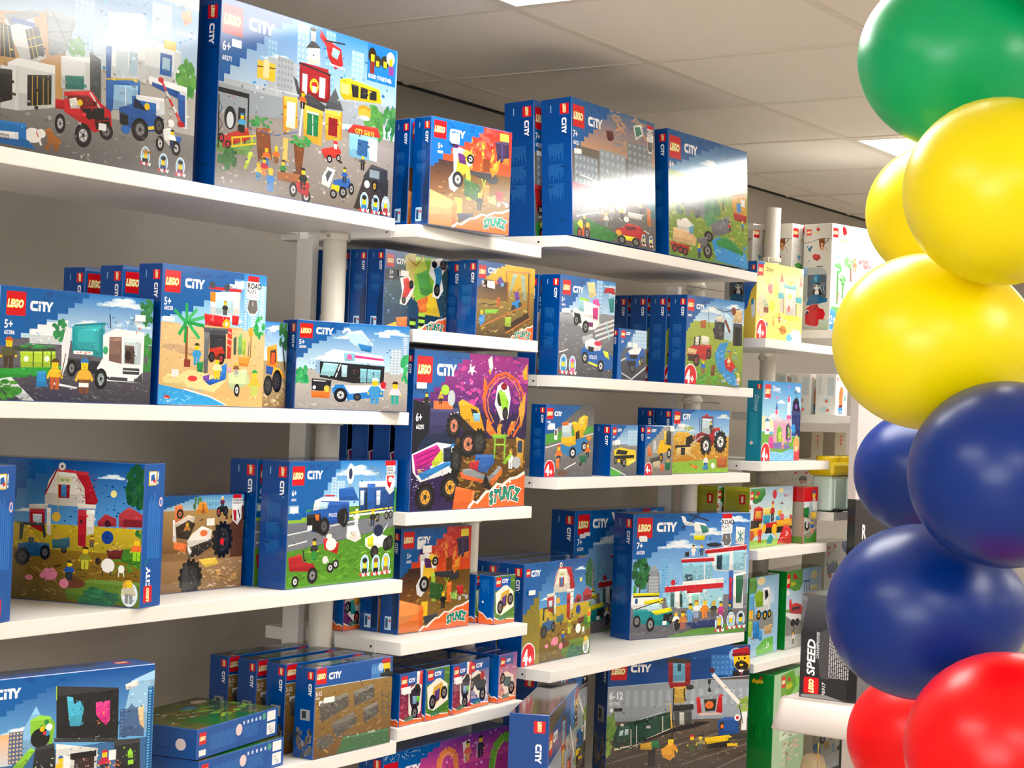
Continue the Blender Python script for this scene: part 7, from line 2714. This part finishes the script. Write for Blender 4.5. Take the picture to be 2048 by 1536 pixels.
place('arena', 3.201, 2.386, Z_['B4'], -2.5, 'lower orange stunt arena box, left of the two tiny green boxes', 'stunt arena boxes on the lower shelf', stick=((28, 17, 12, 7),))
row('arena', 3.201, 2.386, Z_['B4'], -2.5, 1, .062, 'stunt arena box behind the lower orange one, spine only', 'stunt arena boxes on the lower shelf')
place('stunt5', 3.153, 2.510, Z_['B4'], 5, 'tiny pink motorbike box standing alone right behind the pole')
G = 'tiny green motorbike boxes'
place('stunt2', 3.524, 2.336, Z_['B4'], 1, 'tiny green motorbike box at the end of the lower stunt shelf, front one', G)
row('stunt2', 3.524, 2.336, Z_['B4'], 1, 1, .052, 'tiny green motorbike box right behind the other one', G, dx=-.006)
G = 'row of five tiny motorbike boxes'
five = (('stunt1', 3.118, 2.312, 2, 'leftmost of the five tiny motorbike boxes, red front'), ('stunt2', 3.214, 2.309, 1, 'green box, second of the five tiny motorbike boxes'),
        ('stunt1', 3.321, 2.309, 6, 'red box in the middle of the five tiny motorbike boxes'), ('stunt3', 3.412, 2.325, 4, 'dark blue box, fourth of the five tiny motorbike boxes'),
        ('stunt4', 3.535, 2.322, 4, 'pink box, rightmost of the five tiny motorbike boxes'))
for k, x, y, a, lb in five:
    place(k, x, y, Z_['B5'], a, lb, G, stick=((6, 30, 34, 9),) if k == 'stunt1' else ())
    row(k, x, y, Z_['B5'], a, 3, .052, 'tiny motorbike box in the shadow behind the front row of five, only its top showing', 'tiny boxes behind the front row', dx=.003 if a < 3 else 0.0045)
place('rings', 3.110, 2.345, Z_['C5'], 0, 'pink stunt box with orange and green loops, cut by the bottom edge')
# --- third bay
G = 'fire station boxes near the ceiling'
place('fire', 3.782, 2.308, Z_['C1'], 0, 'fire station box with a white glare, front of two', G, stick=((4, 37, 5, 3.5),), lean=3)
row('fire', 3.782, 2.308, Z_['C1'], 0, 1, .118, 'fire station box behind the front one, only its tall blue spine showing', G, dx=.004, lean=3)
place('safari', 4.318, 2.312, Z_['C1'], -2, 'tall safari box with an elephant and river, under the ceiling', lean=3)
place('icecream', 3.746, 2.316, Z_['C2'], -1.5, 'ice cream van and police car box, front of two', 'ice cream van boxes', stick=((5, 33, 11, 4.4),))
row('icecream', 3.746, 2.316, Z_['C2'], -1.5, 1, .068, 'ice cream van box behind the front one, only an edge showing', 'ice cream van boxes')
place('chase', 4.052, 2.314, Z_['C2'], -4, 'small police car box leaning before the dark spines', stick=((44, 27, 17, 9),))
G = 'wildlife rescue boxes on the long shelf'
place('rescue', 4.456, 2.320, Z_['C2'], -5, 'wildlife rescue box with a red truck and river, front of four', G)
row('rescue', 4.456, 2.320, Z_['C2'], -5, 3, .070, ('wildlife rescue box right behind the front one, blue spine', 'third wildlife rescue box from the front, dark spine', 'rearmost wildlife rescue box, darkest spine'), G, dx=.0)
place('mixer', 3.746, 2.345, Z_['C3'], -2, 'box with a yellow and blue cement mixer', stick=((3, 26, 12, 8),))
place('cab', 4.044, 2.321, Z_['C3'], 0, 'small box with a yellow and black sports car', stick=((9, 30, 18, 9),))
place('digger', 4.232, 2.318, Z_['C3'], -5, 'small box with a yellow digger', stick=((82, 1, 14, 10),))
G = 'red tractor boxes'
place('tractor', 4.439, 2.346, Z_['C3'], -2, 'wide box with a red tractor in a golden field, front of two', G, stick=((9, 23, 10, 5.5),))
row('tractor', 4.439, 2.346, Z_['C3'], -2, 1, .062, 'red tractor box behind the front one, corner of the spine showing', G)
G = 'barn boxes on the long lower shelf'
place('barn', 3.744, 2.392, Z_['C4'], 1.5, 'smaller-looking barn box with a red 4 badge, front of three', G, stick=((5, 26, 9, 4.5),))
row('barn', 3.744, 2.392, Z_['C4'], 1.5, 2, .078, ('barn box second in its row, top flap in view', 'rearmost barn box of the row of three'), G)
G = 'hospital boxes'
place('hospital', 4.422, 2.452, Z_['C4'], -18.5, 'large hospital box with a helicopter and ambulance, turned towards the camera', G, stick=((4, 17.5, 6, 3),))
place('hospital', 4.36, 2.615, Z_['C4'], -4, 'hospital box deep in shadow behind the bright one', G, stick=((9, 17.5, 6, 3),))
place('train', 4.485, 2.555, Z_['C5'], -36, 'cargo train box with a crane and bearded driver, cut by the bottom edge', 'cargo train boxes')
place('train', 3.387, 2.080, Z_['C5'], 23, 'cargo train box turned so its blue end faces the camera, at the bottom edge', 'cargo train boxes')
place('train', 3.92, 2.45, Z_['C5'], 14, 'cargo train box deep in the dark behind the turned one', 'cargo train boxes')
# --- fourth bay
place('yellowcastle', 4.975, 2.345, Z_['D1'], -2, 'pale yellow box with turquoise towers and a red 4 badge')
place('tealcastle', 5.037, 2.340, Z_['D2'], 0, 'teal box with pink and black castle towers', stick=((84, 6, 9, 6),))
G = 'toddler train boxes'
place('toddlertrain', 4.994, 2.352, Z_['D3'], 3, 'pale blue toddler box with a red and yellow train', G)
row('toddlertrain', 4.994, 2.352, Z_['D3'], 3, 1, .096, 'olive box end behind the toddler train box', G, dx=-.035)
place('toddlertractor', 5.386, 2.338, Z_['D3'], 0, 'red-topped toddler box with a green trailer, behind the train box')
place('gtruck', 5.046, 2.366, Z_['D4'], 1.7, 'green toddler box with a lorry and two bins')
place('plane', 5.335, 2.366, Z_['D4'], 4, 'green toddler box with a red plane')
place('tallgreen', 5.082, 2.285, Z_['D5'], 4, 'tall dark green toddler box at the bottom edge')
# --- fifth bay
G = 'white animal boxes on the far top shelf'
place('panda', 5.563, 2.344, Z_['E1'], -11, 'tall white box with a red fish and panda on its side, front of three', G)
row('panda', 5.563, 2.344, Z_['E1'], -11, 2, .130, ('white animal box second in its row, behind the free-standing pole', 'rearmost white animal box, left of the free-standing pole'), G, dx=-.052)
G = 'small white figurine boxes'
place('fig', 5.613, 2.331, Z_['E2'], -1, 'small white box with an orange figurine, rightmost and nearest', G)
row('fig', 5.613, 2.331, Z_['E2'], -1, 2, .094, ('small white figurine box in the middle of its row', 'leftmost of the small white figurine boxes'), G)
place('smallduplo', 6.02, 2.59, -.1575, 0, 'small cream toddler box in shadow, left of its pair', 'small cream boxes')
place('smallduplo', 6.245, 2.59, -.1575, 0, 'small cream toddler box in shadow, right of its pair', 'small cream boxes')
place('boybox', 5.63, 2.600, Z_['E3'], 0, 'pale toddler box with a row of small icons and a child\'s dark hair')
place('dfarm', 5.68, 2.40, Z_['E5'], 0, 'toddler farm box with black wheels and a blue 2 badge, bottom right')
place('mountains', 5.90, 2.47, Z_['E4'], 2, 'white toddler box with blue mountains beside the balloons')
# --- flat stack of boxes
def stack():
    for i, (lb, dz) in enumerate((('flat-lying farm box, top of the stack of two', .0605), ('flat-lying blue box, bottom of the stack of two', 0))):
        W, D, H = .30, .20, .058
        a = Art(W, H, 4); a.rect('0052a2', 0, 0, 100, 100)
        a.lego(2, 12, 8); a.ell('e8d8d8', -8, 60, 4)
        for r in range(9): a.rect('2f7cc4', 14, 30+r*6, 46, 32+r*6)
        a.ell('e8d0d0', 50, 40, 4)
        for r in range(7): a.rect('2f7cc4', 56, 36+r*6, 74, 38+r*6)
        for r in range(5): a.rect('c8e0f0', 55+r*5.2, 14, 57+r*5.2, 26)
        a.ell('4aa080', 82, 18, 2.4); a.rect('f4f4f2', 86, 5, 97, 40); a.rect('f4f4f2', 86, 48, 97, 90); a.scatter('555', '888', 88, 52, 95, 84, 12, 1.2, 3, quad=True)
        a.rect('f4f4f2', 2, 72, 10, 92)
        lf = Art(D, H, 4); lf.rect('0c4c94', 0, 0, 100, 100); lf.ell('e0d0d0', 82, 55, 6); lf.rect('083a72', 20, 30, 40, 36); lf.rect('083a72', 55, 70, 70, 75)
        me = carton('stack', W, H, D, a, lf, None, make_art('lowbarn', W, D))
        o = bpy.data.objects.new('toy_box', me); COL.objects.link(o)
        o.location = (2.430+.004*i, 2.276-.004*i, Z_['A4']+dz+.0004); o.rotation_euler = (0, 0, math.radians(10.5-2*i))
        tag(o, lb, 'toy box', 'flat boxes beside the railway tracks')
stack()

# --- clear tub with the yellow studded lid
t = bpy.data.objects.new('storage_tub', None); COL.objects.link(t); t.location = (5.556, 2.305, Z_['E3'])
tag(t, 'pale see-through tub with a thick yellow lid on a far shelf', 'storage tub')
TUB = mat('cloudy_plastic', hexc('e0f8ee'), 0.35, 0.5, noise=.02)
YEL = mat('yellow_plastic', hexc('ffdc18'), 0.3, 0.5, noise=.02)
bm = bmesh.new(); bm_box(bm, .012, .008, .004, .33, .088, .125, bev=.012)
for i in range(3): bm_box(bm, .03+i*.11, .004, .012, .10+i*.11, .012, .115, bev=.003)
link('tub_body', fin(bm, 'tub'), TUB, t)
bm = bmesh.new(); bm_box(bm, 0, 0, .125, .342, .098, .172, bev=.012)
for i in range(3): bm_cyl(bm, (.06+i*.11, .049, .170), .040, .022, seg=32, bev=.004)
link('tub_lid', fin(bm, 'lid'), YEL, t)
BLK = mat('black_rubber', hexc('1a1a1a'), .6, noise=.05)
for x in (.03, .25): boxobj('tub_foot', BLK, x, -.006, .0, x+.05, .02, .010, bev=.002, parent=t)

# --- display panel: white above, black with lettering below
p = bpy.data.objects.new('partition', None); COL.objects.link(p); p.location = (5.495, 2.2, FLOOR)
tag(p, 'white panel above a black lettered one, half hidden by the balloons', 'partition')
PW = mat('panel_white', hexc('d9cdc8'), .6, noise=.02); PB = mat('panel_black', hexc('1d1b20'), .5, noise=.1)
boxobj('upper_panel', PW, .004, 0, 1.345, .70, .03, 1.72, bev=.002, parent=p)
a = Art(.70, 1.34, 2); a.rect('1f1d22', 0, 0, 100, 100); a.text('f0eeee', 9, 6.5, 3.4, 'R', .04)
link('lower_panel', carton('lp', .70, 1.34, .03, a, base='1d1b20'), [], p).location = (.012, 0, .004)

# --- white end table of the aisle with the black racing box
tb = bpy.data.objects.new('display_table', None); COL.objects.link(tb); tb.location = (4.05, 1.37, FLOOR)
tag(tb, 'white rounded display ledge over a clear bin, bottom right beside the balloons', 'display table')
LEDGE = mat('ledge_plastic', hexc('eaded6'), .4, noise=.015)
zt = -.712-FLOOR
bm = bmesh.new()
prof = [(0, zt), (-.018, zt-.004), (-.026, zt-.02), (-.030, zt-.078), (-.022, zt-.084), (.02, zt-.084)]
y0, y1 = 0, .44
vs = [[bm.verts.new((x, y, z)) for x, z in prof] for y in (y0, y1-.03)]
tp = [bm.verts.new((x+.006, y1+.004 if i in (3, 4) else y1-.012, z)) for i, (x, z) in enumerate(prof)]
vs.append(tp)
for a_, b_ in zip(vs, vs[1:]):
    for i in range(len(prof)-1): bm.faces.new((a_[i], b_[i], b_[i+1], a_[i+1]))
link('front_lip', fin(bm, 'lip', True), LEDGE, tb).modifiers.new('s', 'SOLIDIFY').thickness = .006
boxobj('table_top', LEDGE, 0, 0, zt-.02, .75, .43, zt-.002, bev=.003, parent=tb)
CLEAR = mat('clear_acrylic', hexc('f8f7f4'), .02, .5, trans=1.0)
CLEAR.node_tree.nodes['Principled BSDF'].inputs['IOR'].default_value = 1.2
boxobj('bin_front', CLEAR, .02, .335, .52, .026, .42, zt-.086, parent=tb)
boxobj('table_leg', LEDGE, .05, .02, 0, .10, .07, zt-.021, bev=.003, parent=tb)
boxobj('table_leg', LEDGE, .65, .02, 0, .70, .07, zt-.021, bev=.003, parent=tb)
boxobj('table_leg', LEDGE, .65, .36, 0, .70, .41, zt-.021, bev=.003, parent=tb)
boxobj('table_leg', LEDGE, .36, .36, 0, .41, .41, zt-.021, bev=.003, parent=tb)
# soft bags in the clear bin
BAG = [mat('bag_print_'+n, hexc(c), .35, noise=.5, scale=18) for n, c in (('pink', 'ecc4bc'), ('amber', 'e8c49a'), ('green', 'b8c8a4'))]
for i, (yy, zz) in enumerate(((.378, .612), (.380, .735), (.376, .612))):
    bm = bmesh.new(); bmesh.ops.create_icosphere(bm, subdivisions=3, radius=1.0)
    for v in bm.verts:      # a crumpled pouch: squarish, pinched at the sealed top and bottom
        x, y, z = v.co; q = max(abs(x), abs(y), abs(z)*.8, .3); pin = 1-.55*abs(z)**6
        c = 1+.10*math.sin(9*x+i)*math.sin(11*y+2*i)*math.sin(8*z)
        v.co = (x/q**.55*.027*c*pin, y/q**.55*.030*c, z/q**.4*.046*c)
    o = link('polybag', fin(bm, 'bag', True), BAG[i], loc=(4.05+(.07, .10, .145)[i], 1.37+yy, FLOOR+zz-.03))
    tag(o, ('pink', 'amber', 'green')[i]+' plastic bag inside the clear bin under the white ledge', 'plastic bag')
floorbin = boxobj('bin_floor', LEDGE, .02, .325, .5, .2, .425, .515, parent=tb)
BASE['speed'] = '1c1c1e'
a = make_art('speed', .155, .262, 4)
me = carton('speed', .12, .262, .155, None, a, None, None, base='2a292b')
o = bpy.data.objects.new('toy_box', me); COL.objects.link(o); o.location = (4.085, 1.613, -.7135); o.rotation_euler = (0, 0, math.radians(0))
tag(o, 'black racing box with sideways lettering, standing on the white ledge beside the blue balloon', 'toy box')

# ================================================================ balloons
def latex(name, c, c2):
    m = mat(name, hexc(c), .32, .4, noise=.04, scale=8)
    return m
BC = dict(green=latex('latex_green', '00ae68', 0), yellow=latex('latex_yellow', 'ffe600', 0), blue=latex('latex_blue', '002c7c', 0), red=latex('latex_red', 'f80008', 0))
def balloon(c, x, y, z, r, dirv, label, elong=1.08):
    bm = bmesh.new(); n, mseg = 48, 40
    rings = []
    for i in range(mseg+1):
        th = math.pi*i/mseg
        rr = math.sin(th)**0.97*(1+.0*math.cos(th)); zz = math.cos(th)*elong
        if th > math.pi/2: zz = math.cos(th)*elong*(1+.10*(th-math.pi/2)); rr *= 1-.07*((th-math.pi/2)/(math.pi/2))**2
        rings.append((max(rr, .0)*r, zz*r))
    zl = rings[-1][1]
    rings = rings[:-1]+[(.10*r, zl-.01*r), (.05*r, zl-.06*r), (.045*r, zl-.09*r), (.085*r, zl-.13*r), (.03*r, zl-.13*r)]
    vv = [[bm.verts.new((a*math.cos(2*math.pi*j/n), a*math.sin(2*math.pi*j/n), b)) for j in range(n)] if a > 1e-5 else [bm.verts.new((0, 0, b))] for a, b in rings]
    for p_, q_ in zip(vv, vv[1:]):
        for j in range(n):
            if len(p_) == 1: bm.faces.new((p_[0], q_[j], q_[(j+1) % n]))
            else: bm.faces.new((p_[j], p_[(j+1) % n], q_[(j+1) % n], q_[j]))
    bm.faces.new(vv[-1][::-1])
    o = link('balloon', fin(bm, 'balloon', True), BC[c])
    o.location = (x, y, z); o.rotation_mode = 'QUATERNION'
    o.rotation_quaternion = Vector((0, 0, -1)).rotation_difference(Vector(dirv).normalized())
    tag(o, label, 'balloon', 'balloon column'); return o
# dirv points from each balloon towards the middle of the column, where its knot is tied
balloon('green', 2.70, .941, .584, .1425, (.5, -.35, -.1), 'green balloon, topmost of the column')
balloon('green', 2.72, .72, .79, .137, (.3, .1, -.2), 'second green balloon, only its edge in the top right corner')
balloon('yellow', 2.506, .793, .341, .138, (.8, -.2, 0), 'yellow balloon overlapping the green one, nearest the camera')
balloon('yellow', 2.893, 1.017, .361, .122, (0, -.8, 0), 'yellow balloon half hidden at the back, left side of the column')
balloon('yellow', 2.63, .939, .125, .140, (.55, -.72, .03), 'large lower yellow balloon bulging furthest left')
balloon('yellow', 2.96, .715, .13, .13, (-.1, .5, 0), 'yellow balloon whose edge just shows at the right border')
balloon('blue', 3.10, 1.110, -.098, .118, (0, -.8, 0), 'dark blue balloon half hidden behind, left side of the column')
balloon('blue', 2.523, .777, -.075, .138, (.8, -.2, 0), 'upper large blue balloon below the yellow ones')
balloon('blue', 2.683, .954, -.307, .141, (.55, -.72, .03), 'lower large blue balloon bulging left, above the red ones')
balloon('red', 3.033, 1.069, -.578, .126, (0, -.8, 0), 'red balloon peeking out at the left below the blue one')
balloon('red', 2.496, .755, -.473, .141, (.8, -.2, 0), 'bright red balloon at the bottom right corner')
print('ART faces', sum(len(m.polygons) for m in bpy.data.meshes))

bm = bmesh.new(); bm_cyl(bm, (0, 0, 0), .011, 2.2, seg=24, bev=.001); bm_cyl(bm, (0, 0, 0), .17, .02, seg=48, bev=.004)
tag(link('balloon_pole', fin(bm, 'pole'), POLE, loc=(2.80, .645, FLOOR)), 'thin white pole on a round foot in the middle of the balloon column', 'pole')
